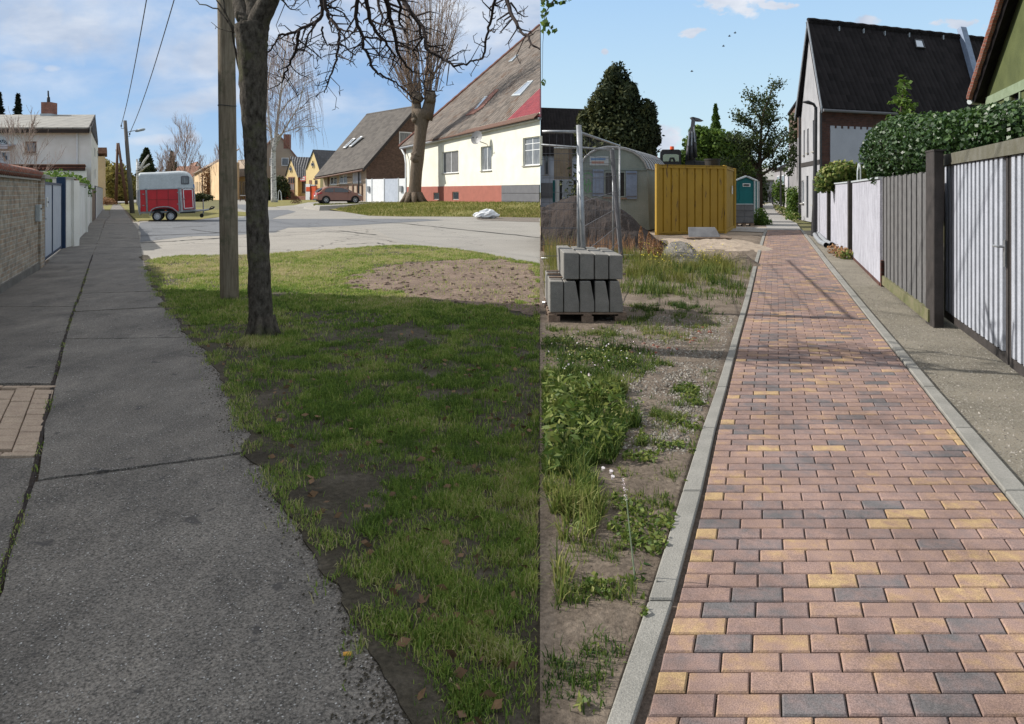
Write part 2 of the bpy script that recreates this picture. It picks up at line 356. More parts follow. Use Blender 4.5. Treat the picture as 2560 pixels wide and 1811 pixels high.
# bark
def bark(name, c1, c2, sc=(6,6,1.2), scale=7, bstr=.9, bd=.03, patch=None):
    m, t, b = newmat(name); co = coords(t, sc=sc)
    col = ramp(t, noise(t, co, scale, 8, .7), [(.35, c1), (.65, c2)])
    if patch: col = mixc(t, ramp(t, noise(t, coords(t), 2.6, 6, .7), [(.52, (0,0,0)), (.66, (1,1,1))]), col, patch)
    t.links.new(col, b.inputs['Base Color']); b.inputs['Roughness'].default_value = .95; b.inputs['Specular IOR Level'].default_value = .15
    bump(t, b, noise(t, co, scale*1.2, 8, .75), bstr, bd)
bark('dark_bark', (.035,.029,.023), (.16,.14,.115), (2,2,1.1), 11, 1.0, .05, patch=(.13,.13,.07))
bark('twig_bark', (.03,.024,.022), (.055,.042,.038), (1,1,1), 20, .3, .005)
bark('pollard_bark', (.11,.085,.062), (.21,.165,.125), (3,3,.7), 5, 1.0, .12)
bark('shoot_bark', (.30,.22,.165), (.22,.16,.12), (1,1,1), 3, .2, .01)
bark('pale_twig', (.33,.25,.21), (.26,.195,.165), (1,1,1), 3, 0, .01)
bark('birch_twig', (.34,.25,.215), (.25,.18,.155), (1,1,1), 3, 0, .01)
bark('brown_bark', (.05,.038,.03), (.09,.07,.055), (3,3,1), 6, .6, .04)
bark('weathered_wood', (.125,.10,.07), (.25,.21,.155), (7,7,.55), 4.5, .8, .012, patch=(.10,.10,.062))
bark('pole_wood', (.11,.1,.09), (.16,.145,.13), (3,3,.4), 6, .4, .02)
m, t, b = newmat('birch_bark'); co_ = coords(t, sc=(1.5, 1.5, 5))
t.links.new(ramp(t, noise(t, co_, 1.6, 6, .7), [(.40, (.05,.045,.04)), (.47, (.52,.5,.47)), (.8, (.62,.6,.56))]), b.inputs['Base Color']); b.inputs['Roughness'].default_value = .8
# ground
m, t, b = newmat('slab_top'); co_ = coords(t)
vo = tn(t, 'ShaderNodeTexVoronoi'); vo.inputs['Scale'].default_value = 75; t.links.new(co_, vo.inputs['Vector'])
vo2 = tn(t, 'ShaderNodeTexVoronoi'); vo2.inputs['Scale'].default_value = 55; vo2.inputs['Randomness'].default_value = 1; t.links.new(co_, vo2.inputs['Vector'])
base = ramp(t, noise(t, co_, 1.1, 7, .6), [(.32, (.105,.094,.082)), (.68, (.18,.163,.142))])
base = mixc(t, .5, base, ramp(t, noise(t, coords(t, sc=(1,.45,1)), 3.2, 8, .72), [(.32, (.2,.2,.2)), (.66, (.8,.78,.75))]), 'OVERLAY')
base = mixc(t, .75, base, ramp(t, noise(t, co_, 95, 5, .75), [(.36, (0,0,0)), (.64, (1,1,1))]), 'OVERLAY')
base = mixc(t, ramp(t, vo.outputs['Distance'], [(.10, (.6,.6,.6)), (.22, (0,0,0))]), base, (.34,.32,.28))
wn_ = tn(t, 'ShaderNodeSeparateColor'); t.links.new(vo2.outputs['Color'], wn_.inputs[0])
mm_ = tn(t, 'ShaderNodeMath', operation='MULTIPLY'); t.links.new(ramp(t, vo2.outputs['Distance'], [(.14, (1,1,1)), (.2, (0,0,0))]), mm_.inputs[0]); t.links.new(ramp(t, wn_.outputs[0], [(.72, (0,0,0)), (.78, (1,1,1))]), mm_.inputs[1])
base = mixc(t, mm_.outputs[0], base, (.50,.48,.45))
base = mixc(t, ramp(t, noise(t, co_, 5, 3), [(.30, (.75,.75,.75)), (.34, (0,0,0))]), base, (.055,.05,.047))
t.links.new(base, b.inputs['Base Color']); b.inputs['Roughness'].default_value = .9
bump(t, b, noise(t, co_, 140, 4, .7), .6, .006)
def crackmat(name, c1, c2, crack, cs=.5, cw=.02, gr=110):
    m, t, b = newmat(name); co = coords(t)
    d = tn(t, 'ShaderNodeMapping'); t.links.new(co, d.inputs['Vector'])
    nz = tn(t, 'ShaderNodeTexNoise'); nz.inputs['Scale'].default_value = .9; nz.inputs['Detail'].default_value = 5; t.links.new(co, nz.inputs['Vector'])
    ad = tn(t, 'ShaderNodeVectorMath', operation='MULTIPLY_ADD'); t.links.new(nz.outputs['Color'], ad.inputs[0]); ad.inputs[1].default_value = (1.6, 1.6, 0); t.links.new(co, ad.inputs[2])
    v = tn(t, 'ShaderNodeTexVoronoi', feature='DISTANCE_TO_EDGE'); v.inputs['Scale'].default_value = cs; t.links.new(ad.outputs[0], v.inputs['Vector'])
    col = ramp(t, noise(t, co, .5, 7, .65), [(.3, c1), (.7, c2)])
    col = mixc(t, .4, col, ramp(t, noise(t, co, gr, 3, .7), [(.3, (0,0,0)), (.7, (1,1,1))]), 'OVERLAY')
    col = mixc(t, ramp(t, v.outputs['Distance'], [(cw*.3, (.8,.8,.8)), (cw, (0,0,0))]), col, crack)
    t.links.new(col, b.inputs['Base Color']); b.inputs['Roughness'].default_value = .9; bump(t, b, noise(t, co, gr, 4, .7), .5, .008); return m
crackmat('driveway_concrete', (.235,.215,.185), (.30,.275,.235), (.07,.06,.05), .22, .008)
crackmat('road_asphalt', (.225,.21,.185), (.28,.262,.23), (.12,.11,.1), .12, .004)
crackmat('shadow_asphalt', (.105,.11,.118), (.14,.145,.152), (.05,.05,.05), .33, .01)  # asphalt with the bluish tone of shadow put into its colour
crackmat('far_path', (.26,.25,.23), (.3,.28,.26), (.15,.14,.13), .3, .01)
def soil(name, c1, c2, c3, sc=2.0, bstr=.9, fine=45, bd=.02, speck=None):
    m, t, b = newmat(name); co = coords(t)
    col = ramp(t, noise(t, co, sc, 9, .68), [(.3, c1), (.5, c2), (.7, c3)])
    col = mixc(t, .45, col, ramp(t, noise(t, co, fine, 5, .7), [(.3, (0,0,0)), (.7, (1,1,1))]), 'OVERLAY')
    if speck:
        v = tn(t, 'ShaderNodeTexVoronoi'); v.inputs['Scale'].default_value = speck[1]; t.links.new(co, v.inputs['Vector'])
        s = tn(t, 'ShaderNodeSeparateColor'); t.links.new(v.outputs['Color'], s.inputs[0])
        col = mixc(t, ramp(t, s.outputs[0], [(.45, (0,0,0)), (.95, (1,1,1))]), col, speck[0])
    t.links.new(col, b.inputs['Base Color']); b.inputs['Roughness'].default_value = .97; b.inputs['Specular IOR Level'].default_value = .15
    bump(t, b, noise(t, co, fine, 6, .75), bstr, bd)
soil('lawn_soil', (.045,.038,.028), (.075,.064,.046), (.135,.115,.09), 2.2, .8, 40)
soil('far_lawn', (.13,.145,.035), (.19,.17,.06), (.25,.2,.085), .6, .5, 20)
soil('brown_soil', (.105,.083,.064), (.165,.132,.102), (.24,.197,.155), 2.6, 1.0, 38)
soil('dirt_patch', (.14,.105,.08), (.21,.155,.12), (.28,.21,.16), 1.6, 1.0, 22, .04)
soil('verge_gravel', (.125,.112,.088), (.20,.178,.138), (.29,.255,.2), 1.0, 1.0, 90, .014, speck=((.26,.24,.2), 85))
soil('ground_far', (.10,.11,.04), (.14,.13,.06), (.19,.16,.09), .3, .5, 10)
soil('joint_sand', (.075,.06,.05), (.10,.08,.065), (.14,.11,.09), 20, .6, 90, .004)
soil('cobbles', (.14,.12,.1), (.19,.165,.14), (.24,.2,.17), 6, 1, 14, .05)
attrmat('brick_paver', [(0, (.115,.108,.108)), (.16, (.15,.122,.118)), (.30, (.19,.138,.125)), (.5, (.225,.152,.13)), (.68, (.255,.17,.135)), (.8, (.29,.19,.13)), (.92, (.325,.22,.125)), (1, (.36,.25,.13))], .88, nscale=15, bs=170, bstr=.45, fine=.3)
attrmat('grass_blade', [(0, (.09,.15,.028)), (.3, (.18,.28,.045)), (.55, (.28,.36,.07)), (.75, (.38,.38,.12)), (1, (.52,.45,.25))], .7, .35)
attrmat('dry_grass', [(0, (.10,.13,.02)), (.5, (.22,.22,.055)), (1, (.38,.31,.14))], .8, .3)
attrmat('weed_leaf', [(0, (.018,.05,.008)), (.35, (.065,.115,.02)), (.65, (.16,.20,.04)), (1, (.32,.30,.11))], .6, .35)
attrmat('ivy_leaf', [(0, (.010,.030,.006)), (.5, (.022,.055,.012)), (.85, (.045,.095,.018)), (1, (.08,.15,.028))], .45, .2, spec=.5)
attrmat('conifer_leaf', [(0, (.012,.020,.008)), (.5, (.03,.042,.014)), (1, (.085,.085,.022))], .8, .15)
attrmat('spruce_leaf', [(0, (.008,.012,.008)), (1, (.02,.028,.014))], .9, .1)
attrmat('green_leaf', [(0, (.03,.06,.012)), (.5, (.07,.13,.02)), (1, (.16,.24,.035))], .6, .35)
attrmat('walnut_leaf', [(0, (.02,.032,.012)), (.5, (.04,.065,.02)), (1, (.09,.12,.035))], .6, .3)
attrmat('willow_leaf', [(0, (.16,.13,.03)), (.5, (.24,.2,.05)), (1, (.32,.28,.09))], .8, .3)
attrmat('yellow_flower', [(0, (.75,.6,.04)), (1, (.8,.7,.1))], .7, .3)
attrmat('white_flower', [(0, (.8,.75,.75)), (1, (.85,.7,.75))], .7, .3)
attrmat('seed_head', [(0, (.25,.13,.07)), (1, (.38,.22,.11))], .8, .3)
attrmat('pebble', [(0, (.11,.095,.08)), (.5, (.17,.155,.13)), (1, (.36,.33,.29))], .9)
attrmat('fleck', [(0, (.22,.2,.18)), (.6, (.4,.38,.35)), (1, (.6,.57,.53))], .8)
plain('filter_ochre', (.8,.42,.08), (.7,.36,.07), 9, .8, 60, 0)
attrmat('red_debris', [(0, (.25,.07,.04)), (1, (.4,.14,.07))], .9)
# ---------------------------------------------------------------- scatter helpers
def vnoise(x, y, s=1.0, seed=0):
    x = np.asarray(x)*s+seed*13.7; y = np.asarray(y)*s+seed*7.3
    xi = np.floor(x).astype(int); yi = np.floor(y).astype(int); fx = x-xi; fy = y-yi
    fx = fx*fx*(3-2*fx); fy = fy*fy*(3-2*fy)
    def h(a, b):
        n = (a*374761393+b*668265263) & 0x7fffffff; n = ((n ^ (n >> 13))*1274126177) & 0x7fffffff; return (n & 0xffff)/65535.0
    return (h(xi, yi)*(1-fx)+h(xi+1, yi)*fx)*(1-fy)+(h(xi, yi+1)*(1-fx)+h(xi+1, yi+1)*fx)*fy
def fbm(x, y, s=1.0, seed=0, o=4):
    r = 0; a = .5; t = 0
    for k in range(o): r = r+a*vnoise(x, y, s*2**k, seed+k); t += a; a *= .5
    return r/t
def inpoly(x, y, poly):
    r = np.zeros(len(x), bool); n = len(poly)
    for i in range(n):
        x1, y1 = poly[i]; x2, y2 = poly[(i+1) % n]
        if y1 == y2: continue
        c = ((y1 > y) != (y2 > y)) & (x < (x2-x1)*(y-y1)/(y2-y1)+x1); r ^= c
    return r
def meshnp(name, verts, loops, sizes, rnd, mat, parent=None, smooth=False):
    me = bpy.data.meshes.new(name); me.vertices.add(len(verts)); me.vertices.foreach_set('co', verts.astype(np.float32).ravel())
    me.loops.add(len(loops)); me.loops.foreach_set('vertex_index', loops.astype(np.int32))
    me.polygons.add(len(sizes)); st = np.zeros(len(sizes), np.int32); st[1:] = np.cumsum(sizes)[:-1]
    me.polygons.foreach_set('loop_start', st)
    at = me.attributes.new('rnd', 'FLOAT', 'FACE'); at.data.foreach_set('value', rnd.astype(np.float32))
    me.update(calc_edges=True); me.validate()
    me.materials.append(M[mat])
    return link(name, me, parent)
def blades(name, x, y, z, h, w, rnd, mat, parent=None, lean=.6):
    n = len(x)
    if n == 0: return None
    off = WL.get(parent.name, V(0,0,0)) if parent else V(0,0,0)
    x = x-off.x; y = y-off.y; z = z-off.z
    a = RS.rand(n)*2*np.pi; dx = np.cos(a); dy = np.sin(a); b = RS.rand(n)*2*np.pi; ln = RS.rand(n)*lean
    lx = np.cos(b)*ln*h; ly = np.sin(b)*ln*h
    hw = w/2; v = np.zeros((n, 5, 3))
    v[:, 0] = np.stack([x-dx*hw, y-dy*hw, z], 1); v[:, 1] = np.stack([x+dx*hw, y+dy*hw, z], 1)
    v[:, 2] = np.stack([x+dx*hw*.75+lx*.35, y+dy*hw*.75+ly*.35, z+h*.55], 1); v[:, 3] = np.stack([x-dx*hw*.75+lx*.35, y-dy*hw*.75+ly*.35, z+h*.55], 1)
    v[:, 4] = np.stack([x+lx, y+ly, z+h*np.sqrt(np.maximum(.15, 1-ln*ln))], 1)
    base = (np.arange(n)*5)[:, None]; lp = np.concatenate([base+np.array([[0,1,2,3]]), base+np.array([[3,2,4]])], 1).ravel()
    return meshnp(name, v.reshape(-1, 3), lp, np.tile([4, 3], n), np.repeat(rnd, 2), mat, parent)
def leaves(name, pts, size, rnd, mat, parent=None, flat=0.0, asp=1.6, nrm=None, hang=0):
    pts = np.asarray(pts, float); n = len(pts); off = WL.get(parent.name, V(0,0,0)) if parent else V(0,0,0)
    pts = pts-np.array([off.x, off.y, off.z])
    a = RS.normal(size=(n, 3)); a[:, 2] *= (1-flat); a[:, 2] -= hang; a /= np.linalg.norm(a, axis=1)[:, None]+1e-9
    b = RS.normal(size=(n, 3)); 
    if nrm is not None:
        nn = nrm+RS.normal(size=(n, 3))*.45; b = np.cross(nn, a)
    b -= a*(a*b).sum(1)[:, None]; b /= np.linalg.norm(b, axis=1)[:, None]+1e-9
    s = (np.asarray(size)*(0.7+.6*RS.rand(n)))[:, None]
    v = np.zeros((n, 4, 3)); v[:, 0] = pts-a*s*asp/2; v[:, 1] = pts+b*s/2; v[:, 2] = pts+a*s*asp/2; v[:, 3] = pts-b*s/2
    return meshnp(name, v.reshape(-1, 3), np.arange(n*4), np.full(n, 4), np.asarray(rnd), mat, parent)
def clumpcloud(clumps, per, shell=.35):
    P_, N_ = [], []
    for (c, r) in clumps:
        k = max(3, int(per*r[0]*r[2])); d = RS.normal(size=(k, 3)); d /= np.linalg.norm(d, axis=1)[:, None]
        q = 1-shell*RS.rand(k)**1.3
        P_.append(np.array(c)+d*np.array(r)*q[:, None]); N_.append(d)
    return np.concatenate(P_), np.concatenate(N_)

def sheet(name, pts, z, mat, kind='structure', thick=0.0):
    mb = MB(); pts = [V(p.x, p.y, z) for p in pts]
    if thick: mb.prism([p-V(0,0,thick) for p in pts], V(0,0,thick))
    else: mb.quad(*pts)
    me = mb
    o = mb.build(name, mat, solid=bool(thick))
    if not thick:
        bm = bmesh.new(); bm.from_mesh(o.data)
        for f in bm.faces:
            if f.normal.z < 0: f.normal_flip()
        bmesh.ops.triangulate(bm, faces=bm.faces); bm.to_mesh(o.data); bm.free()
    if kind: o['kind'] = kind
    return o
def densify(pts, n=4, jit=.02):
    r = []
    for i, p in enumerate(pts):
        q = pts[(i+1) % len(pts)]
        for k in range(n):
            s = p.lerp(q, k/n)
            if k: s = s+V(random.uniform(-jit, jit), random.uniform(-jit, jit)*2, 0)
            r.append(s)
    return r
def seam(D, z=0): return V(SEAM*D, D, z)

# ---------------------------------------------------------------- the ground
structure(sheet('ground', [V(-900,-60), V(900,-60), V(900,1500), V(-900,1500)], -.05, 'ground_far'))
# spring street side (left of the seam)
road = [P(150,590), P(340,555), P(480,540), P(560,527), P(560,500), P(540,494), P(640,494), P(672,517), P(790,521), P(860,530), P(922,540), P(1010,542), P(1098,542), P(1220,543), P(1350,545), P(1350,700), P(1000,760), P(700,690), P(300,650), P(100,650)]
sheet('road', road, .0, 'road_asphalt')
drive = [P(320,556), P(700,548), P(930,571), P(1020,616), P(900,640), P(640,660), P(340,680), P(290,600)]
sheet('driveway', drive, .004, 'driveway_concrete')
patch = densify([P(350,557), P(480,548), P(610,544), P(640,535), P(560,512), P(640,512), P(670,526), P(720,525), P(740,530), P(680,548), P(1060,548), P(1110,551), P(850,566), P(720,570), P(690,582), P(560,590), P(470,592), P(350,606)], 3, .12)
sheet('painted_road_shadow', patch, .008, 'shadow_asphalt')  # pointed roof shadow across the road, painted as a darker sheet
sheet('cobble_strip', densify([P(1190,546), P(1350,540.5), P(1350,556), P(1200,551)], 3, .1), .010, 'cobbles')
tl = MB()
def crackline(px, wd, z, seg=10, jit=.06):
    pts = [P(*p) for p in px]; out = []
    for a, b in zip(pts[:-1], pts[1:]):
        for k in range(seg): out.append(a.lerp(b, k/seg)+V(random.uniform(-jit, jit), random.uniform(-jit, jit), 0))
    out.append(pts[-1]); up = []; dn = []
    for i, p in enumerate(out):
        t_ = (out[min(i+1, len(out)-1)]-out[max(i-1, 0)]).normalized(); nn = V(-t_.y, t_.x, 0); ww = wd*random.uniform(.4, 1.3)
        up.append(p+nn*ww+V(0,0,z)); dn.append(p-nn*ww+V(0,0,z))
    for i in range(len(out)-1): tl.quad(dn[i], dn[i+1], up[i+1], up[i])
crackline([(860,550), (1010,560), (1160,575), (1350,595)], .06, .013)
crackline([(330,592), (430,588), (560,583), (700,580)], .10, .014); crackline([(345,609), (450,603), (560,596)], .09, .014)
crackline([(720,582), (850,578), (940,588)], .05, .014); crackline([(430,570), (520,566)], .08, .014); crackline([(480,575), (560,585)], .06, .014)
crackline([(870,612), (940,608), (960,612)], .04, .014); crackline([(330,575), (420,572)], .06, .014)
structure(tl.build('road_cracks', 'rubber', solid=False))
# path slabs
rightE = [(359,640),(376,685),(416,764),(451,803),(482,843),(543,905),(579,984),(622,1060),(645,1126),(725,1238),(870,1438),(948,1617),(1037,1811),(1080,1900)]
def interp(tab, v):
    if v <= tab[0][1]: return tab[0][0]
    for (u1, v1), (u2, v2) in zip(tab[:-1], tab[1:]):
        if v1 <= v <= v2: return lerp(u1, u2, (v-v1)/(v2-v1))
    return tab[-1][0]
rightE = [(300,512),(320,540),(345,575),(352,610),(357,640)]+rightE[1:]
crackC = [(272,512),(275,540),(262,557),(248,600),(232,640),(201,736),(178,800),(158,870),(134,968),(108,1080),(84,1212),(45,1330),(0,1470),(-60,1640),(-120,1811),(-150,1900)]
wallE = [(262,512),(256,523),(246,539),(237,549),(226,557),(212,582),(192,600),(186,617),(154,622),(106,671),(0,735),(-100,800),(-260,900),(-420,1000),(-900,1300),(-1500,1700)]
slabs_r = [(512,512),(522,522),(532,532),(545,545),(560,560),(577,577),(597,597),(622,620),(655,650),(737,731),(783,770),(852,848),(1212,1135),(1900,1900)]
wp_ = MB()
def slabpoly(lt, rt, v0l, v0r, v1l, v1r, gap=.017, z=.02, jag=0):
    def row(vl, vr, sgn, nseg=14):
        r = []
        for k in range(nseg+1):
            t = k/nseg; v = lerp(vl, vr, t)
            uL = interp(lt, vl); uR = interp(rt, vr); u = lerp(uL, uR, t)
            p = P(u, v); p.y += -sgn*gap*(1+random.uniform(-.6, .8))
            if k == 0: p.x += gap*.8
            if k == nseg: p.x -= gap*.8
            r.append(p)
        return r
    top = row(v0l, v0r, 1); bot = row(v1l, v1r, -1)
    # side edges following the tables
    def side(tab, va, vb, s, n=10):
        r = []
        for k in range(1, n):
            v = lerp(va, vb, k/n); p = P(interp(tab, v), v); p.x += s*gap*.8+random.uniform(-.012, .012)*(1 if v > 560 else 2); r.append(p)
        return r
    ring = top+side(rt, v0r, v1r, -1)+bot[::-1]+side(lt, v1l, v0l, 1)
    wp_.prism([V(p.x, p.y, z-.07) for p in ring], V(0, 0, .07))
for (a, b) in zip(slabs_r[:-1], slabs_r[1:]):
    slabpoly(crackC, rightE, a[0], a[1], b[0], b[1], z=.02+random.uniform(-.004, .004))
for a, b in zip([523,545,575,610,660,770,965,1150], [545,575,610,660,770,965,1150-3,1900]):
    if a == 965: continue
    slabpoly(wallE, crackC, a, a, b, b, z=.016+random.uniform(-.004, .004))
structure(wp_.build('pavement', 'slab_top'))
sheet('pavement_bed', [P(-1500,1900,0)]+[P(u-25, v) for u, v in wallE[::-1]]+[P(280,512)]+[P(u+6, v) for u, v in rightE], -.006, 'brown_soil')
# tan brick inset: rows of clinker set into the pavement
tb = MB()
a0, a1 = 966, 1150
ex = P(158,868)-P(84,1212)
n_rows = 13
pA = P(146,a0); pB = P(97,a1)                   # its right edge runs along the crack
rowv = (pB-pA)/n_rows
for i in range(n_rows):
    edge = i in (0, n_rows-1)
    for j in range(18):
        wd = .155; o_ = pA+rowv*i+V(-.02-(j+1)*wd, 0, .0)
        if edge: tb.obox(V(o_.x+.004-j*.06, o_.y+rowv.y*.98+.045*(i == 0)*0, -.02), V(.2,0,0), V(0,-rowv.y*.42,0)*(1), V(0,0,.045+random.uniform(-.002,.002)))
        else:
            sh = .0 if j % 2 else .5
            q = pA+rowv*(i+sh); 
            if i+sh > n_rows-1.2: continue
            tb.obox(V(q.x-.02-(j+1)*wd+.004, q.y, -.02)+rowv*.03, V(wd-.009,0,0), rowv*.94, V(0,0,.042+random.uniform(-.003,.003)))
structure(tb.build('clinker_inset', 'tan_brick', bevel=.004))

# lawn
lawn_px = [(357,654),(451,642),(560,640),(632,639),(790,628),(900,621),(988,615),(1054,617),(1142,625),(1220,638),(1291,652),(1350,663)]
lawn_edge = [P(*p) for p in lawn_px]
lr = [P(interp(rightE, v)+2, v) for v in (1900,1811,1700,1617,1520,1438,1330,1238,1180,1126,1060,984,940,905,870,843,803,764,720,685)]
lawn_poly = [seam(14.9)]+[seam(d) for d in (10,6,3,1.9)]+lr+lawn_edge
lawn_poly = [V(p.x, p.y, 0) for p in lawn_poly]
structure(sheet('lawn', lawn_poly[1:], .012, 'lawn_soil'))
dirt_px = [(840,707),(880,690),(922,676),(1010,660),(1100,655),(1186,648),(1270,652),(1350,668),(1350,792),(1300,782),(1230,766),(1120,756),(1010,746),(950,736),(900,727),(860,722)]
dp = densify([P(*p) for p in dirt_px], 3, .08); dp = [V(min(p.x, SEAM*p.y), p.y, 0) for p in dp]
structure(sheet('dirt_patch', dp, .018, 'dirt_patch'))
def lawnmask(x, y):
    lp = [(p.x, p.y) for p in lawn_poly]; m = inpoly(x, y, lp)
    d = inpoly(x+1.2*(fbm(x, y, 2.2, 77)-.5), y+1.6*(fbm(x, y, 2.2, 78)-.5), [(P(*p).x, P(*p).y) for p in dirt_px])
    return m, d
BARE = [P(600,905)+V(0,0,0), P(540,835), P(900,1180), P(860,1235), P(800,1270), P(770,790), P(430,710), P(690,985), P(1010,830), P(620,1010), P(740,1150), P(560,880), P(1010,1480), P(880,1400), P(1230,1060), P(980,850)]
BR = [.40,.42,.25,.2,.2,.35,.4,.3,.35,.22,.22,.3,.13,.12,.2,.35]
def grassfield(name, dens, y0, y1, h, wd, label, thr=.0):
    n = int(dens*(y1-y0)*(y0*.45+y1*.45+2)/2*1.6); y = y0+(y1-y0)*RS.rand(n)
    x = -.62*y+RS.rand(n)*(.66*y+.05); 
    keep = x < SEAM*y-.01; x = x[keep]; y = y[keep]; m, d = lawnmask(x, y)
    bare = fbm(x, y, 1.1, 3); bare2 = fbm(x, y, 4.5, 8)
    prob = np.clip((bare*.5+bare2*.5-.36)*7, .14, 1)
    for c, r in zip(BARE, BR):
        q = np.sqrt((x-c.x)**2+((y-c.y)/1.5)**2)/r; prob *= np.clip((q-.55+1.1*(bare2-.5))*1.5, .13, 1)
    # thin grass beside the path edge
    ex_ = np.interp(y, [P(*p).y for p in rightE][::-1], [P(*p).x for p in rightE][::-1]); prob *= np.clip((x-ex_)/.22+.15+(bare2-.5)*1.5, .04, 1)
    prob *= np.where(d, .035, 1)
    k = m & (RS.rand(len(x)) < prob); x = x[k]; y = y[k]
    hh = h*(.35+.65*RS.rand(len(x)))*(.55+.9*fbm(x, y, 2.3, 5))
    cl_ = fbm(x, y, 9, 66, 3); kk = RS.rand(len(x)) < np.clip((cl_-.36)*6, .22, 1); x, y, hh, cl_ = x[kk], y[kk], hh[kk], cl_[kk]; hh = hh*(.7+.8*cl_)
    for tp in (P(656,840), P(574,765)):
        hh *= 1+.9*np.exp(-((x-tp.x)**2+(y-tp.y)**2)/.12)
    rnd = np.clip(.33+1.0*(fbm(x, y, .8, 9)-.45)+.9*(fbm(x, y, 5, 19)-.5)+.27*RS.normal(size=len(x))+np.clip((y-9)*.07, 0, .38), 0, 1)
    o = blades(name, x, y, np.full(len(x), .010), hh, wd, rnd, 'grass_blade', lean=.95); tag(o, kind='stuff'); return o
tag(grassfield('lawn_grass', 21000, 1.9, 4.6, .045, .0045, ''), 'short green lawn grass close to the camera beside the asphalt pavement', 'grass')
tag(grassfield('lawn_grass', 10500, 4.6, 8.5, .05, .006, ''), 'patchy lawn grass around the trunk and the wooden pole', 'grass')
tag(grassfield('lawn_grass', 4200, 8.5, 21.5, .055, .011, ''), 'yellowish sunlit lawn grass between the pole and the driveway', 'grass')
# soil washed over the pavement edge and into its joints
def soilstrip(tab, v0, v1, wi, wo, name, z=.027, n=260, mat='lawn_soil'):
    mb = MB(); D_ = np.linspace(P(0,v1).y, P(0,v0).y, n); tb_ = sorted([(P(*p).y, P(*p).x) for p in tab]); X = np.interp(D_, [a for a, b in tb_], [b for a, b in tb_])
    a = X-wi*np.clip((fbm(D_, X, 2.6, 91)-.36)*2.2, .03, 1.2)-.035*fbm(D_, X, 12, 5, 4); b = X+wo*(.6+.8*fbm(D_, X, 3, 95))
    for i in range(n-1): mb.quad(V(a[i],D_[i],z), V(X[i],D_[i],z+.002), V(X[i+1],D_[i+1],z+.002), V(a[i+1],D_[i+1],z)); mb.quad(V(X[i],D_[i],z+.002), V(b[i],D_[i],.016), V(b[i+1],D_[i+1],.016), V(X[i+1],D_[i+1],z+.002)); mb.quad(V(a[i],D_[i],z), V(a[i+1],D_[i+1],z), V(a[i+1],D_[i+1],.0), V(a[i],D_[i],.0))
    return structure(mb.build(name, mat, solid=False))
soilstrip(rightE, 640, 1900, .11, .14, 'edge_soil'); soilstrip(crackC, 640, 1700, .006, .008, 'joint_soil', .0225, mat='spoil_soil')
ex_D = np.linspace(P(0,1811).y, P(0,660).y, 400)
def blade_line(tab, name, n, wdt, hh, lab):
    tb_ = sorted([(P(*p).y, P(*p).x) for p in tab]); y = 2.1+13*RS.rand(n)**1.5; x = np.interp(y, [a for a, b in tb_], [b for a, b in tb_])+wdt*RS.normal(size=n)
    k = fbm(x, y, 5, 33) > .50; x, y = x[k], y[k]; tag(blades(name, x, y, np.full(len(x), .022), hh*(.4+RS.rand(len(x))), .005, np.clip(.5+.3*RS.normal(size=len(x)), 0, 1), 'grass_blade', lean=.98), lab, 'grass', kind='stuff')
blade_line(rightE, 'edge_grass', 16000, .07, .04, 'thin grass creeping over the pavement edge'); blade_line(crackC, 'joint_grass', 1500, .015, .02, 'tiny weeds in the long pavement joint')
# little fallen leaves on the lawn and pavement
k = 520; yy_ = 2.0+7*RS.rand(k)**1.3; xx_ = -.55*yy_+RS.rand(k)*(.58*yy_); ok = xx_ < SEAM*yy_-.05; xx_ = xx_[ok]; yy_ = yy_[ok]
m_, d_ = lawnmask(xx_, yy_); xx_ = xx_[m_]; yy_ = yy_[m_]
o = leaves('fallen_leaves', np.stack([xx_, yy_, np.full(len(xx_), .035)], 1), .03, RS.rand(len(xx_)), 'leaf_litter', flat=.8); tag(o, 'small brown dead leaves lying in the lawn grass', 'leaves', kind='stuff')
# clods and stones in the dirt patch
mb = MB()
for i in range(420):
    v = random.uniform(652, 790); u = random.uniform(850, 1348); p = P(u, v)
    if not inpoly(np.array([p.x]), np.array([p.y]), [(P(*q).x, P(*q).y) for q in dirt_px])[0]: continue
    s = random.uniform(.012, .05)
    if p.x+s > SEAM*p.y: continue
    mb.sph(p+V(0,0,.02), s, s*.8, s*.6, 6, 4, .3)
tag(mb.build('soil_clods', 'dirt_patch'), 'loose clods scattered over the bare earth patch in the lawn', 'clods', kind='stuff')
# verge lawns further off
mb = MB()
def vstrip(name, lo, hi, z, lab):
    mb = MB(); a = [P(*p) for p in lo]; b = [P(*p) for p in hi]
    for i in range(len(a)-1): mb.quad(*[V(p.x, p.y, z) for p in (a[i], a[i+1], b[i+1], b[i])])
    o = mb.build(name, 'far_lawn', solid=False)
    for f in o.data.polygons:
        if f.normal.z < 0: f.flip()
    return structure(o)
vstrip('grass_verge', [(345,556),(350,553),(480,552),(560,542),(640,540)], [(300,512),(310,505),(480,518),(560,527),(640,533)], .02, '')
vstrip('grass_verge', [(262,527),(275,527),(282,512),(340,505)], [(258,515),(270,515),(276,499),(330,497)], .024, '')
vstrip('grass_verge', [(668,517.5),(720,518.5),(790,520.5)], [(668,503),(730,500),(800,501)], .02, '')
sheet('side_road', [P(255,511), P(335,507), P(420,501), P(420,497), P(330,500), P(262,503)], .026, 'far_path')
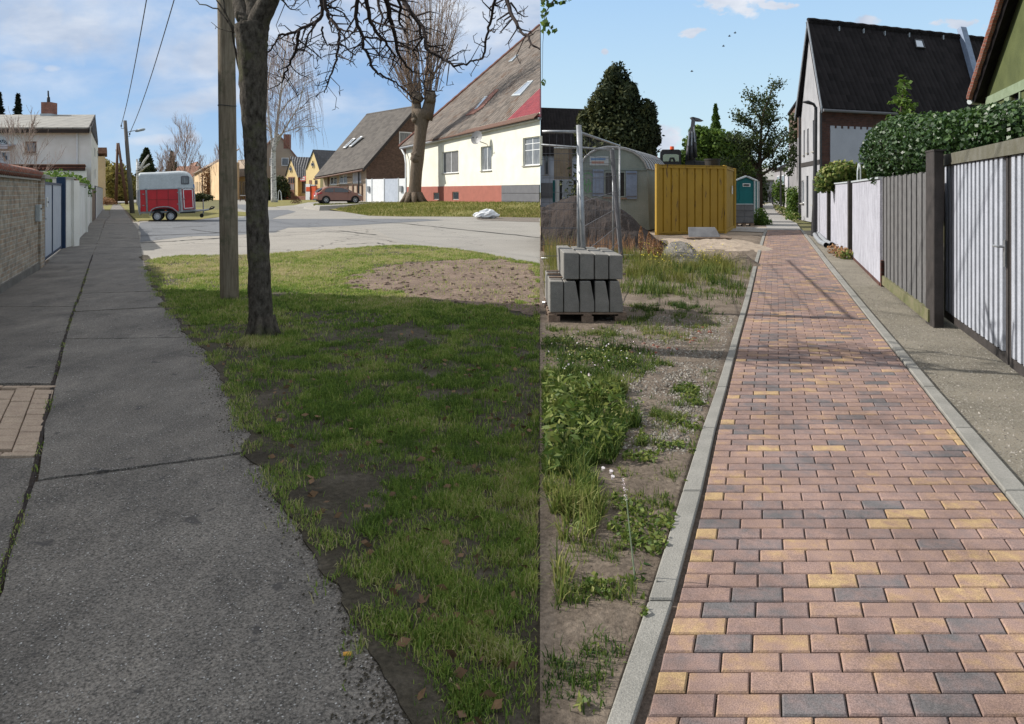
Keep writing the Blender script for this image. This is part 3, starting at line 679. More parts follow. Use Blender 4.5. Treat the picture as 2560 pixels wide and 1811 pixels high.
# bank in front of the houses
foot = [(786,521.5,0),(860,530,0),(922,540,0),(1010,542,0),(1098,542,0),(1220,543,0),(1350,545,0)]
mid = [(784,517,.25),(860,517,.3),(925,516,.35),(1010,518,.36),(1098,520,.38),(1220,525,.38),(1350,527,.38)]
topb = [(784,512,.38),(870,510.5,.42),(935,506.5,.48),(1012,504.6,.54),(1098,505.2,.61),(1220,506.6,.69),(1350,508,.78)]
top2 = [(770,503.5,.40),(870,503.5,.44),(935,501,.5),(1012,500,.56),(1098,500,.63),(1220,501,.71),(1350,502.5,.80)]
mb = MB(); lo_ = [P(700,521,.012), P(760,519,.10), P(800,516.5,.36), P(870,513.5,.45), P(925,508.5,.50), P(1005,505,.565)]; hi_ = [P(690,517,.012), P(735,514,.10), P(770,507,.40), P(860,503,.475), P(925,501,.51), P(1005,500.5,.575)]
for i in range(5): mb.quad(lo_[i]+V(0,0,.02), lo_[i+1]+V(0,0,.02), hi_[i+1]+V(0,0,.02), hi_[i]+V(0,0,.02)); mb.quad(lo_[i]+V(0,0,.02), lo_[i+1]+V(0,0,.02), V(lo_[i+1].x,lo_[i+1].y-.3,-.03), V(lo_[i].x,lo_[i].y-.3,-.03))
structure(mb.build('house_drive', 'road_asphalt', solid=False))
rows = [[P(*p) for p in r] for r in (foot, mid, topb, top2)]
mb = MB(); bankpts = []
for r0, r1 in zip(rows[:-1], rows[1:]):
    for i in range(len(r0)-1): mb.quad(r0[i]+V(0,0,.012), r0[i+1]+V(0,0,.012), r1[i+1]+V(0,0,.012), r1[i]+V(0,0,.012))
o = mb.build('grass_bank', 'far_lawn', solid=False); structure(o)
for f in o.data.polygons:
    if f.normal.z < 0: f.flip()
bx, by, bz = [], [], []
for k in range(26000):
    j = random.randrange(2); i = random.randrange(6); r0, r1 = rows[j], rows[j+1]; s = random.random(); q = random.random()
    p = r0[i].lerp(r0[i+1], s).lerp(r1[i].lerp(r1[i+1], s), q); bx.append(p.x); by.append(p.y); bz.append(p.z)
bx = np.array(bx); by = np.array(by); bz = np.array(bz); rn = np.clip(.35+.3*RS.normal(size=len(bx))+.8*(fbm(bx, by, .35, 3)-.5), 0, 1)
tag(blades('bank_grass', bx, by, bz, .13*(.5+RS.rand(len(bx))), .05, rn, 'dry_grass'), 'straw-tinged grass on the bank in front of the cream house', 'grass', kind='stuff')

def rg_pave():
    D_ = 2.1+9*random.random()**1.5; return V(lerp(-.62*D_-.2, float(np.interp(D_, sorted([P(*p).y for p in rightE]), [b for a, b in sorted([(P(*p).y, P(*p).x) for p in rightE])])), random.random()), D_, .022)
stones_later = rg_pave
# summer lane side (right of the seam)
lkO = [(1500,1900),(1531,1811),(1587,1629),(1643,1461),(1710,1236),(1772,1035),(1787,1000),(1830,860),(1860,760),(1886,660),(1906,592),(1912,576)]
lkI = [(1572,1900),(1604,1811),(1646,1650),(1688,1506),(1744,1293),(1789,1085),(1812,1000),(1846,860),(1873,760),(1895,660),(1913,592),(1918,576)]
rkI = [(2900,1760),(2700,1490),(2560,1305),(2489,1220),(2324,1000),(2200,840),(2138,760),(2070,672),(2022,606),(2000,577)]
rkO = [(3000,1760),(2790,1510),(2560,1235),(2500,1165),(2354,1000),(2220,838),(2153,758),(2080,668),(2028,602),(2005,575)]
def tabD(px): 
    pts = sorted([(P(*p).y, P(*p).x) for p in px]); return [a for a, b in pts], [b for a, b in pts]
LO, LI, RI, RO = tabD(lkO), tabD(lkI), tabD(rkI), tabD(rkO)
def xat(tab, D): 
    if D < tab[0][0]: 
        s = (tab[1][1]-tab[1][0])/(tab[0][1]-tab[0][0]); return tab[1][0]+s*(D-tab[0][0])
    return float(np.interp(D, tab[0], tab[1]))
def kerb(name, A, B):
    mb = MB(); d = 1.75
    while d < 29.6:
        e = min(d+1.0, 29.7); g = .005
        p = [V(xat(A, d+g), d+g, -.12), V(xat(B, d+g), d+g, -.12), V(xat(B, e-g), e-g, -.12), V(xat(A, e-g), e-g, -.12)]
        mb.prism(p, V(0, 0, .12+.045+random.uniform(-.003, .003))); d = e
    return structure(mb.build(name, 'kerb_concrete', bevel=.006))
kerb('kerb_stones', LO, LI); kerb('kerb_stones', RI, RO)
mb = MB(); ds = np.linspace(1.6, 29.8, 24)
for a, b in zip(ds[:-1], ds[1:]): mb.quad(V(xat(LI, a), a, .018), V(xat(RI, a), a, .018), V(xat(RI, b), b, .018), V(xat(LI, b), b, .018))
structure(mb.build('path_bed', 'joint_sand', solid=False))
mb = MB(); d = 1.75; i = 0; PW = .1; BL = .2
while d < 29.55:
    x0 = xat(LI, d+.05)+.02; x1 = xat(RI, d+.05)-.012; x = x0; first = True
    while x < x1-.03:
        l_ = BL*.5 if (first and i % 2) else BL; first = False
        e = min(x+l_, x1)
        if x1-e < .03: e = x1
        sh = (xat(LI, d+PW)-xat(LI, d))*.92
        g = .0028; zt = .036+random.uniform(-.0018, .0018)
        c = random.choice([random.uniform(.06, .26), random.uniform(.25, .5), random.uniform(.3, .68), random.uniform(.4, .75), random.uniform(.5, .82), random.uniform(.74, .93) if random.random() < .6 else .5])
        if e-x < .13: c = random.choice([.62, .7, .72, .95, .66])
        ch = .005; y0 = d+g; y1 = d+PW-g; xa = x+g; xb = e-g
        vs = [(xa,y0,.01),(xb,y0,.01),(xb,y1,.01),(xa,y1,.01),(xa,y0,zt-ch),(xb,y0,zt-ch),(xb,y1,zt-ch),(xa,y1,zt-ch),(xa+ch,y0+ch,zt),(xb-ch,y0+ch,zt),(xb-ch,y1-ch,zt),(xa+ch,y1-ch,zt)]
        vs = [(p[0]+sh*(p[1]-d-PW/2)/PW, p[1], p[2]) for p in vs]
        mb.add(vs, [(0,1,5,4),(1,2,6,5),(2,3,7,6),(3,0,4,7),(4,5,9,8),(5,6,10,9),(6,7,11,10),(7,4,8,11),(8,9,10,11)], c)
        x = e
    d += PW; i += 1
structure(mb.build('brick_path', 'brick_paver', solid=False))
# far lane, curving away to the left
fl = [(1918,577),(1914,560),(1906,545),(1901,530),(1901,518),(1914,511),(1926,508),(1934,508)]; fr = [(2003,577),(1992,560),(1975,552),(1955,541),(1940,530),(1933,518),(1932,511),(1938,508)]
mb = MB()
for k in range(len(fl)-1): mb.quad(*[P(*p)+V(0,0,.03) for p in (fl[k], fr[k], fr[k+1], fl[k+1])])
structure(mb.build('far_lane', 'far_path', solid=False))
sheet('cross_lane', [P(1790,578), P(1920,583), P(1916,571), P(1800,568)], .022, 'far_path')
# soil beside the path as a rough height field
mb = MB(); nD, nS = 150, 60; Dv = 1.7*(26/1.7)**(np.linspace(0, 1, nD)); vv = []
for D_ in Dv:
    xs = SEAM*D_+(xat(LO, D_)-.004-SEAM*D_)*np.linspace(0, 1, nS); ys = np.full(nS, D_)
    z = .006+.030*fbm(xs, ys, 3.2, 2)+.014*fbm(xs, ys, 16, 5)+.006*vnoise(xs, ys, 40, 6)
    if D_ > 13: z = z+.06*(fbm(xs, ys, 1.5, 12)-.4)*min(1, (D_-13)/3)
    z[-1] = .02; vv += list(zip(xs, ys, z))
ff = [(a*nS+b, a*nS+b+1, (a+1)*nS+b+1, (a+1)*nS+b) for a in range(nD-1) for b in range(nS-1)]
mb.add(vv, ff); structure(mb.build('bare_soil', 'brown_soil', smooth=True, solid=False))
sheet('building_site_ground', [seam(25.5), V(xat(LO, 25.5), 25.5), V(xat(LO, 29), 29), V(24, 60), V(40, 120), seam(160)], .0, 'sand_heap')
mb = MB(); ds = np.linspace(1.7, 29.6, 60)
for a, b in zip(ds[:-1], ds[1:]): mb.quad(V(xat(RO, a)+.002, a, .012), V(xat(RO, a)+4+.0*a, a, .012), V(xat(RO, b)+4+.0*b, b, .012), V(xat(RO, b)+.002, b, .012))
structure(mb.build('gravel_verge', 'verge_gravel', solid=False))
def stones(name, reg, n, smin, smax, label, mat='pebble'):
    mb = MB()
    for k in range(n):
        p = reg(); s = random.uniform(smin, smax)*random.uniform(.6, 1)
        j = lambda: random.uniform(.6, 1.1)*s
        vs = [V(p.x-j(), p.y-j()*.4, p.z), V(p.x+j()*.3, p.y-j(), p.z), V(p.x+j(), p.y+j()*.3, p.z), V(p.x-j()*.2, p.y+j(), p.z), V(p.x+j()*.2, p.y, p.z+s*.8)]
        mb.add(vs, [(0,1,4),(1,2,4),(2,3,4),(3,0,4)], random.random())
    o = mb.build(name, mat, solid=False); tag(o, label, 'stones', kind='stuff')
def rg_right():
    D_ = 1.8+13*random.random()**1.6; x0 = xat(RO, D_)+.03; return V(x0+random.random()*1.6, D_, .012)
stones('verge_stones', rg_right, 16000, .004, .0125, 'fine crushed gravel strewn beside the fence and path edge')
def rg_left():
    D_ = 4.3+4.8*random.random(); x1 = xat(LO, D_)-.05; x0 = lerp(SEAM*D_, x1, .30); return V(x0+(x1-x0)*random.random()**.7, D_, .03)
stones('rubble_stones', rg_left, 8000, .005, .019, 'pale rubble and pebbles on the soil left of the kerb')
def rg_l2():
    D_ = 1.8+3*random.random(); x1 = xat(LO, D_)-.03; x0 = SEAM*D_+.02; return V(x0+(x1-x0)*random.random(), D_, .022)
stones('soil_crumbs', rg_l2, 7000, .0025, .010, 'small crumbs of earth on the bare soil at the front', 'brown_soil')
stones('pavement_grit', stones_later, 5200, .0014, .0055, 'pale grit and tiny stones strewn over the asphalt pavement', 'fleck')
def rg_edge():
    D_ = 2.1+7*random.random()**1.4; xx = float(np.interp(D_, sorted([P(*p).y for p in rightE]), [b for a, b in sorted([(P(*p).y, P(*p).x) for p in rightE])])); return V(xx+.05-abs(random.gauss(0,.11)), D_, .022)
stones('edge_crumbs', rg_edge, 4200, .002, .009, 'dark soil crumbs along the ragged pavement edge', 'lawn_soil')
# ---------------------------------------------------------------- building helpers
def wallpanel(mb, A, B, z0a, z0b, z1a, z1b, holes=(), depth=.14, n=None):
    """wall face from A to B (ground points), holes given as (s0,s1,h0,h1) with s in 0..1 and heights absolute"""
    d = (B-A); d.z = 0
    if n is None: n = V(d.y, -d.x, 0)
    n = V(n.x, n.y, 0).normalized()
    ss = sorted(set([0, 1]+[x for h in holes for x in h[:2]]))
    def pt(s, z, k=0): p = A.lerp(B, s); return V(p.x-n.x*k, p.y-n.y*k, z)
    for a, b in zip(ss[:-1], ss[1:]):
        hs = sorted([h for h in holes if h[0] <= a+1e-6 and h[1] >= b-1e-6], key=lambda h: h[2])
        lo_a, lo_b = lerp(z0a, z0b, a), lerp(z0a, z0b, b)
        for h in hs:
            mb.quad(pt(a, lo_a), pt(b, lo_b), pt(b, h[2]), pt(a, h[2])); lo_a = lo_b = h[3]
        mb.quad(pt(a, lo_a), pt(b, lo_b), pt(b, lerp(z1a, z1b, b)), pt(a, lerp(z1a, z1b, a)))
    for (a, b, h0, h1) in holes:
        mb.quad(pt(a,h0), pt(b,h0), pt(b,h0,depth), pt(a,h0,depth)); mb.quad(pt(a,h1), pt(b,h1), pt(b,h1,depth), pt(a,h1,depth))
        mb.quad(pt(a,h0), pt(a,h1), pt(a,h1,depth), pt(a,h0,depth)); mb.quad(pt(b,h0), pt(b,h1), pt(b,h1,depth), pt(b,h0,depth))
def hole(A, B, u0, v0, u1, v1):
    s0, za = wallpt(A, B, u0, v0); s1, zb = wallpt(A, B, u1, v0); _, zc = wallpt(A, B, u0, v1); _, zd = wallpt(A, B, u1, v1)
    return (min(s0, s1), max(s0, s1), (zc+zd)/2, (za+zb)/2)
def window(parent, A, B, h, recess=.10, fw=.06, frame='white_paint', pane='glass', vbars=1, hbars=(), sill=None, n=None, name='window', label=None, blind=0, blindmat='white_paint', proud=0):
    d = (B-A); d.z = 0; ln = d.length; d.normalize(); n = n.normalized() if n else V(d.y, -d.x, 0)
    s0, s1, z0, z1 = h; o = A.lerp(B, s0)-n*(recess-proud); o.z = z0+.002; w_ = (s1-s0)*ln-.004; hh = z1-z0-.004; o = o+d*.002
    mb = MB(); t_ = n*.05
    def bar(x, z, bw, bh): mb.obox(V(o.x, o.y, o.z)+d*x+V(0,0,z), d*bw, V(0,0,bh), t_)
    bar(0, 0, fw, hh); bar(w_-fw, 0, fw, hh); bar(fw, 0, w_-2*fw, fw); bar(fw, hh-fw, w_-2*fw, fw)
    for k in range(vbars): x = fw+(w_-2*fw)*(k+1)/(vbars+1)-fw*.5; bar(x, fw, fw, hh-2*fw)
    cells = [(fw+(w_-2*fw)*k/(vbars+1)+(fw*.5 if k else 0), fw+(w_-2*fw)*(k+1)/(vbars+1)-(fw*.5 if k < vbars else 0)) for k in range(vbars+1)]
    for q in hbars:
        for (ca, cb) in cells: bar(ca, fw+(hh-2*fw)*q-fw*.3, cb-ca, fw*.6)
    f = mb.build(name, frame, parent)
    p = MB(); p.obox(o+d*fw*.5+V(0,0,fw*.5)+n*.012, d*(w_-fw), V(0,0,hh-fw), n*.012); p.build('pane', pane, f)
    if blind:
        q = MB(); q.obox(o+d*fw+V(0,0,hh-fw-(hh-2*fw)*blind)+n*.027, d*(w_-2*fw), V(0,0,(hh-2*fw)*blind), n*.01); q.build('blind', blindmat, f)
    if sill:
        q = MB(); q.obox(o-d*.06+V(0,0,-.07)+n*(.03-.0), d*(w_+.12), V(0,0,.06), n*(recess-proud+.07)); q.build('sill', sill, f)
    if label: f['label'] = label
    return f
def onroof(O, A_, B_, u, v):
    """point on the plane through O with directions A_,B_ seen at photo position (u,v)"""
    n = A_.cross(B_); r = V((u-CU)/FPX, 1, (CV-v)/FPX); c = V(0,0,EYE); t = (O-c).dot(n)/r.dot(n); return c+r*t
def roofwindow(parent, O, A_, B_, quad, up, frame='pale_grey_plastic', pane='sky_glass', name='skylight', lift=.10, fw=.09, label=None):
    n = A_.cross(B_).normalized(); n = n if n.z > 0 else -n
    c = [onroof(O, A_, B_, *q) for q in quad]; ctr = sum(c, V(0,0,0))/4
    mb = MB(); inn = [ctr+(p-ctr)*.80 for p in c]
    for i in range(4):
        j = (i+1) % 4; mb.prism([c[i], c[j], inn[j], inn[i]], n*lift)
    f = mb.build(name, frame, parent); q = MB(); q.prism([p+n*.02 for p in inn], n*(lift*.55)); q.build('pane', pane, f)
    if label: f['label'] = label
    return f
def slab(mb, pts, th):
    n = (pts[1]-pts[0]).cross(pts[2]-pts[0]).normalized(); n = n if n.z > 0 else -n
    mb.prism([p-n*th for p in pts], n*th)

# ---------------------------------------------------------------- unseen house added out of frame, ridge shaped to end its shadow at the seam
t_ = thing('shadow_house', 'unseen tall grey plastered house added beyond the left edge to shade the foreground', 'house', (-11.3, 0, 0))
mb = MB(); x0, x1, xr = -14.4, -9.0, -10.5
yA, yB = 12.32, -14.0; rz = 7.86; ez = 5.6; sk = .0389
def hx(x, y): return x+sk*(y-12.32)
g = [V(hx(x0,yA),yA,0), V(hx(x1,yA),yA,0), V(hx(x1,yA),yA,ez), V(hx(xr,yA),yA,rz-.15), V(hx(x0,yA),yA,4.0)]
h_ = [V(hx(x0,yB),yB,0), V(hx(x1,yB),yB,0), V(hx(x1,yB),yB,ez), V(hx(xr,yB),yB,rz-.15), V(hx(x0,yB),yB,4.0)]
mb.add(g+h_, [(0,1,2,3,4),(9,8,7,6,5),(1,6,7,2),(0,4,9,5)]); mb.build('wall', 'grey_plaster', t_)
mb = MB(); slab(mb, [V(hx(x1,yA)+.15,yA,ez-.2), V(hx(xr,yA),yA,rz), V(hx(xr,yB),yB,rz), V(hx(x1,yB)+.15,yB,ez-.2)], .12); slab(mb, [V(hx(xr,yA),yA,rz), V(hx(x0,yA)-.2,yA,3.8), V(hx(x0,yB)-.2,yB,3.8), V(hx(xr,yB),yB,rz)], .12); mb.build('roof', 'grey_tiles', t_)
for k in range(4):
    A = V(hx(x1,yB),yB); B = V(hx(x1,yA),yA); window(t_, A, B, (.14+.22*k, .18+.22*k, 1.2, 2.6), recess=0, proud=.03, sill='concrete', n=V(1,0,0))

# ---------------------------------------------------------------- brick garden wall, gate, white wall (left)
wb = [P(-300, 960), P(0, 735), P(52, 696), P(92, 676)]
def lines(pts): return list(zip(pts[:-1], pts[1:]))
t_ = thing('brick_wall', 'low garden wall of yellow and red bricks with a coping of red roof tiles', 'wall', (wb[1].x, wb[1].y, 0))
d = (wb[3]-wb[1]).normalized(); nn = V(d.y, -d.x, 0)                                    # towards the pavement
zt0 = wallpt(wb[1]+d*-.01, wb[3], 20, 428)[1]
A = wb[1]-d*6; B = wb[1]+d*((P(97,664)-wb[1]).dot(d)-.92); HT = 1.95
mb = MB(); mb.obox(A+V(0,0,-.1), B-A, -nn*.24, V(0,0,HT-.12+.1)); mb.build('wall_body', 'yellow_red_brick', t_)
mb = MB(); mb.obox(A+V(0,0,-.1)+nn*.03, B-A-d*.01, -nn*.03, V(0,0,.24)); mb.build('footing', 'grey_grit', t_)
mb = MB(); mb.obox(B+V(0,0,-.1)+nn*.04, d*.62, -nn*.33, V(0,0,HT+.02)); mb.build('end_pillar', 'yellow_red_brick', t_)
mb = MB(); mb.obox(B-d*.06+V(0,0,HT-.08)+nn*.13, d*.74, -nn*.46, V(0,0,.09)); mb.build('pillar_cap', 'concrete', t_, bevel=.01)
mb = MB(); mb.obox(A+V(0,0,HT-.12)+nn*.05, B-A-d*.07, -nn*.34, V(0,0,.10)); mb.build('plaster_band', 'concrete', t_)
mb = MB(); L_ = (B-A).length; k = 0
while k*.16 < L_-.1:
    q = A+d*(k*.16+.02)+V(0,0,HT-.02)+nn*.09; mb.tube([q+V(0,0,.0), q-nn*.20+V(0,0,.085)], [.078,.07], 8); mb.tube([q-nn*.20+V(0,0,.085), q-nn*.42+V(0,0,.0)], [.07,.078], 8); k += 1
mb.build('coping', 'red_brick', t_, smooth=True)
q = B-d*.45+nn*.0+V(0,0,1.0)
lb = thing('letter_box', 'small grey letter box fixed to the yellow brick wall', 'letter box', tuple(q)); mb = MB(); mb.obox(q+V(0,0,0), d*.26, nn*.09, V(0,0,.34)); mb.build('box_body', 'pale_grey_plastic', lb, bevel=.01)
mb = MB(); mb.obox(q+d*.05+nn*.091+V(0,0,.24), d*.16, nn*.01, V(0,0,.03)); mb.build('slot', 'dark_metal', lb)
q = B+d*.36+nn*.09+V(0,0,1.28)
lb = thing('door_bell', 'white door bell panel on the brick pillar beside the blue gate', 'door bell', tuple(q)); mb = MB(); mb.obox(q, d*.1, nn*.03, V(0,0,.2)); mb.build('plate', 'white_paint', lb, bevel=.006); mb = MB(); mb.obox(q+d*.03+nn*.03+V(0,0,.08), d*.04, nn*.012, V(0,0,.04)); mb.build('button', 'dark_metal', lb)
# gate
gA = P(97, 664); gB = P(153, 622); gd = (gB-gA).normalized(); gn = V(gd.y, -gd.x, 0); gl_ = (gB-gA).length
t_ = thing('yard_gate', 'pale blue double yard gate between two navy square posts', 'gate', tuple(gA))
for q, hgt in ((gA, 1.98), (gB, 2.02)):
    mb = MB(); mb.obox(q-gd*.11-gn*.11+V(0,0,-.05), gd*.22, gn*.22, V(0,0,hgt+.05)); mb.build('gate_post', 'navy_paint', t_, bevel=.012)
for (a, b) in ((.112, gl_*.5-.004), (gl_*.5+.004, gl_-.112)):
    fr = MB(); o_ = gA+gd*a+V(0,0,.03)-gn*.02; W_ = b-a; Hh = 1.8
    for (x, z, ww, hh) in ((0,0,.05,Hh),(W_-.05,0,.05,Hh),(.05,0,W_-.1,.06),(.05,Hh-.06,W_-.1,.06)): fr.obox(o_+gd*x+V(0,0,z), gd*ww, gn*.05, V(0,0,hh))
    lf = fr.build('gate_leaf', 'navy_paint', t_)
    pn = MB(); kk = int((W_-.1)/.16)
    for j in range(kk):
        x = .05+(W_-.1)*j/kk; w2 = (W_-.1)/kk; pn.obox(o_+gd*(x+.006)+V(0,0,.06)+gn*.012, gd*(w2-.012), gn*.02, V(0,0,Hh-.12)); pn.obox(o_+gd*(x+.006)+V(0,0,.06)+gn*.006, gd*(w2), gn*.006, V(0,0,Hh-.12))
    pn.build('panel', 'pale_blue_metal', lf)
mb = MB(); q = gA+gd*.3+gn*.04+V(0,0,1.0); mb.tube([q, q+gn*.06, q+gn*.06+gd*.12], .012, 6); mb.build('handle', 'galvanised', t_)
# white wall in five bays with piers
ww = [P(154.5,621.6), P(186,617), P(193,600), P(212,582), P(226,557), P(237,549), P(246,539), P(255,524.5)]
t_ = thing('white_wall', 'whitewashed garden wall running along the left pavement beyond the blue gate', 'wall', tuple(ww[1]))
for i, (a, b) in enumerate(lines(ww[:5])):
    dd = (b-a).normalized(); n2 = V(dd.y, -dd.x, 0); off = (0, .0, .03, .0)[i]; hh = (1.97, 1.93, 1.86, 1.84)[i]
    mb = MB(); mb.obox(a+n2*off+V(0,0,-.1), b-a, -n2*.25, V(0,0,hh+.1)); mb.build('wall_panel', 'white_plaster', t_)
    mb = MB(); mb.obox(a+n2*(off+.05)-dd*.02+V(0,0,hh), b-a+dd*.02, -n2*.35, V(0,0,.05)); mb.build('coping', 'concrete' if i != 1 else 'reddish_tiles', t_)
    mb = MB(); mb.obox(b+n2*(off+.07)-dd*.16+V(0,0,-.1), dd*.3, -n2*.34, V(0,0,hh+.06)); mb.build('pier', 'white_plaster', t_)
a, b = ww[4], ww[5]
t2 = thing('board_gate', 'narrow weathered grey wooden gate at the far end of the whitewashed wall', 'gate', tuple(a)); dd = (b-a).normalized(); n2 = V(dd.y,-dd.x,0)
for k in range(12):
    L2 = (b-a).length-.5; mb = MB(); mb.obox(a+dd*(.3+L2*k/12), dd*(L2/12-.02), n2*.03, V(0,0,1.75)); mb.build('board', 'pallet_wood' if k % 5 else 'dark_board', t2)
a, b = ww[5], ww[7]
t2 = thing('white_fence', 'tall white panel fence beside the gable of the white house', 'fence', tuple(a)); dd = (b-a).normalized(); n2 = V(dd.y,-dd.x,0); L2 = (b-a).length
for k in range(8): mb = MB(); mb.obox(a+dd*(L2*k/8)+V(0,0,0), dd*(L2/8-.06), n2*.05, V(0,0,1.9)); mb.build('fence_panel', 'white_paint', t2)
for k in range(9): mb = MB(); mb.obox(a+dd*(L2*k/8-.06)+V(0,0,0)-n2*.02, dd*.06, n2*.09, V(0,0,1.95)); mb.build('post', 'grey_plinth', t2)

# white house on the left
t_ = thing('white_house', 'white two storey house with low felt roof and brick chimney behind the garden walls', 'house', (-28, 48, 0))
A = V(-28.05, 48); C = V(-35.7, 62); Lf = V(-44, 48); Lb = V(-51, 62); ez = 5.95; dg = (C-A).normalized(); ng = V(dg.y, -dg.x, 0)
mb = MB()
h1 = hole(Lf, A, 62, 354, 91, 383); hd = hole(Lf, A, -10, 337, 22, 420)
wallpanel(mb, Lf, A, 0, 0, ez, ez, [h1, hd], .12, V(0,-1,0))
hs = [hole(A, C, 236, 372, 239, 392), hole(A, C, 243, 378, 245, 396), hole(A, C, 236.5, 424, 239, 448)]
wallpanel(mb, A, C, 0, 0, ez, ez, hs, .12, ng)
mid_ = A.lerp(C, .5); rz = 7.5
mb.quad(V(A.x,A.y,ez), V(C.x,C.y,ez), V(mid_.x,mid_.y,rz-.1)); mb.quad(C, Lb, V(Lb.x,Lb.y,ez), V(C.x,C.y,ez)); mb.quad(Lb, Lf, V(Lf.x,Lf.y,ez), V(Lb.x,Lb.y,ez))
mb.build('wall', 'white_plaster', t_, solid=False)
window(t_, Lf, A, h1, .09, .1, 'brown_wood', 'curtain_glass', 0, n=V(0,-1,0), sill='concrete')
for h in hs: window(t_, A, C, h, .1, .07, 'white_paint', 'glass', 0, n=ng)
o_ = Lf.lerp(A, hd[0]); mb = MB(); mb.obox(V(o_.x, o_.y+.05, hd[2]+.002), V((hd[1]-hd[0])*15.9,0,0), V(0,.05,0), V(0,0,hd[3]-hd[2]-.004)); dr = mb.build('door', 'white_paint', t_, label) if False else mb.build('door', 'white_paint', t_)
q = Q(6, 362, 47.99); mb = MB()
for k in range(5):
    a = math.pi*(k+.5)/5; mb.prism([q+V(-.02,.05-.02,0)+V(math.cos(a-.2)*.12,0,math.sin(a-.2)*.12), q+V(-.02,.03,0)+V(math.cos(a-.24)*.34,0,math.sin(a-.24)*.34), q+V(-.02,.03,0)+V(math.cos(a+.24)*.34,0,math.sin(a+.24)*.34)], V(0,.03,0))
mb.build('fanlight', 'glass', dr)
mb = MB(); mb.obox(Q(5,382,48.0)-V(0,0,.0), V(.2,0,0), V(0,.06,0), V(0,0,-.28)); mb.obox(Q(9,390,48.0), V(.2,0,0), V(0,.06,0), V(0,0,-.3)); mb.build('door_pane', 'glass', dr)
mb = MB(); mb.obox(V(Lf.x,47.2,4.55+.0), V(Q(26,340,47.5).x-Lf.x,0,0), V(0,.8,.15), V(0,0,.08)); mb.obox(V(Lf.x,47.2,4.42), V(Q(26,340,47.5).x-Lf.x,0,0), V(0,.03,0), V(0,0,.15)); mb.build('awning', 'panel_plaster', t_)
mb = MB()
for v in (380, 400): mb.tube([Q(-5,v,47), Q(28,v+1,47)], .02, 6)
for u in (0, 28): mb.tube([Q(u,378,47), Q(u,425,47)], .02, 6)
mb.build('stair_railing', 'galvanised', t_)
ov = .45
e1 = V(Lf.x, 48-.5, ez-.10); e2 = V(A.x-.25, 48-.5, ez-.10); rp = V(mid_.x-.35, mid_.y, rz); rl = V((Lf.x+Lb.x)/2, 55, rz); e3 = V(C.x-.8, C.y+.5, ez-.10); e4 = V(Lb.x, Lb.y+.5, ez-.10)
mb = MB(); slab(mb, [e1, V(e2.x+.35,e2.y,e2.z), V(rp.x+.35,rp.y,rp.z), rl], .1); slab(mb, [V(rp.x+.35,rp.y,rp.z), V(e3.x+.35,e3.y,e3.z), e4, rl], .1); rf = mb.build('roof', 'roof_felt', t_)
mb = MB(); mb.obox(e1+V(0,-.02,-.36), V(e2.x-e1.x+.35,0,0), V(0,.12,0), V(0,0,.24)); mb.prism([V(e2.x+.36,e2.y,e2.z-.36), V(rp.x+.36,rp.y,rp.z-.36), V(rp.x+.36,rp.y,rp.z-.01), V(e2.x+.36,e2.y,e2.z-.01)], V(.05,0,0)); mb.prism([V(rp.x+.36,rp.y,rp.z-.36), V(e3.x+.36,e3.y,e3.z-.36), V(e3.x+.36,e3.y,e3.z), V(rp.x+.36,rp.y,rp.z)], V(.05,0,0)); mb.build('fascia', 'dark_wood', rf)
a_ = A+ng*.02; c_ = C+ng*.02
mb = MB(); mb.prism([V(a_.x,a_.y,ez-.35), V(c_.x,c_.y,ez-.35), V(c_.x,c_.y,ez), V(mid_.x+ng.x*.02,mid_.y+ng.y*.02,rz-.15), V(a_.x,a_.y,ez)], ng*.03); mb.build('gable_boards', 'dark_wood', t_)
cq = Q(123, 290, 54.5); mb = MB(); mb.box(cq.x, 54.5, 7.75, .75, .75, 1.2); ch = mb.build('chimney', 'red_brick', t_); mb = MB(); mb.box(cq.x, 54.5, 7.30, .84, .84, .36); mb.build('flashing', 'pale_grey_plastic', ch)
mb = MB(); mb.tube([V(cq.x-.05,54.5,8.35), V(cq.x-.05,54.5,8.75), V(cq.x-.06,54.5,8.8), V(cq.x-.08,54.5,9.25)], [.12,.10,.06,.05], 10); mb.build('flue_pipe', 'dark_metal', ch)
mb = MB(); mb.tube([V(-28.95,47.93,5.8), V(-28.95,47.93,2.0)], .05, 8); mb.build('downpipe', 'white_paint', t_)
# garage
t_ = thing('garage', 'flat roofed white outbuilding with a red dentilled cornice below the white house', 'garage', (-29, 44.5, 0))
xr_ = Q(217, 420, 44.5).x; mb = MB(); mb.obox(V(-40, 44.5, 0), V(xr_+40,0,0), V(-1.85,3,0), V(0,0,2.9)); mb.build('wall', 'white_plaster', t_)
mb = MB(); mb.obox(V(-40,44.35,2.95), V(xr_+40,0,0), V(-1.9,3.2,0), V(0,0,.28)); mb.build('cornice', 'dark_red_brick', t_)
mb = MB()
for k in range(48): mb.box(-40+k*.24+.1, 44.33, 3.03, .11, .05, .10, 0)
mb.obox(V(-40,44.345,3.09), V(xr_+40,0,0), V(0,-.03,0), V(0,0,.03)); mb.build('dentils', 'red_brick', t_)['kind'] = 'stuff'
mb = MB(); mb.obox(V(-40.0,44.25,3.24), V(xr_+40.05,0,0), V(-1.95,3.4,0), V(0,0,.06)); mb.build('roof', 'reddish_tiles', t_)

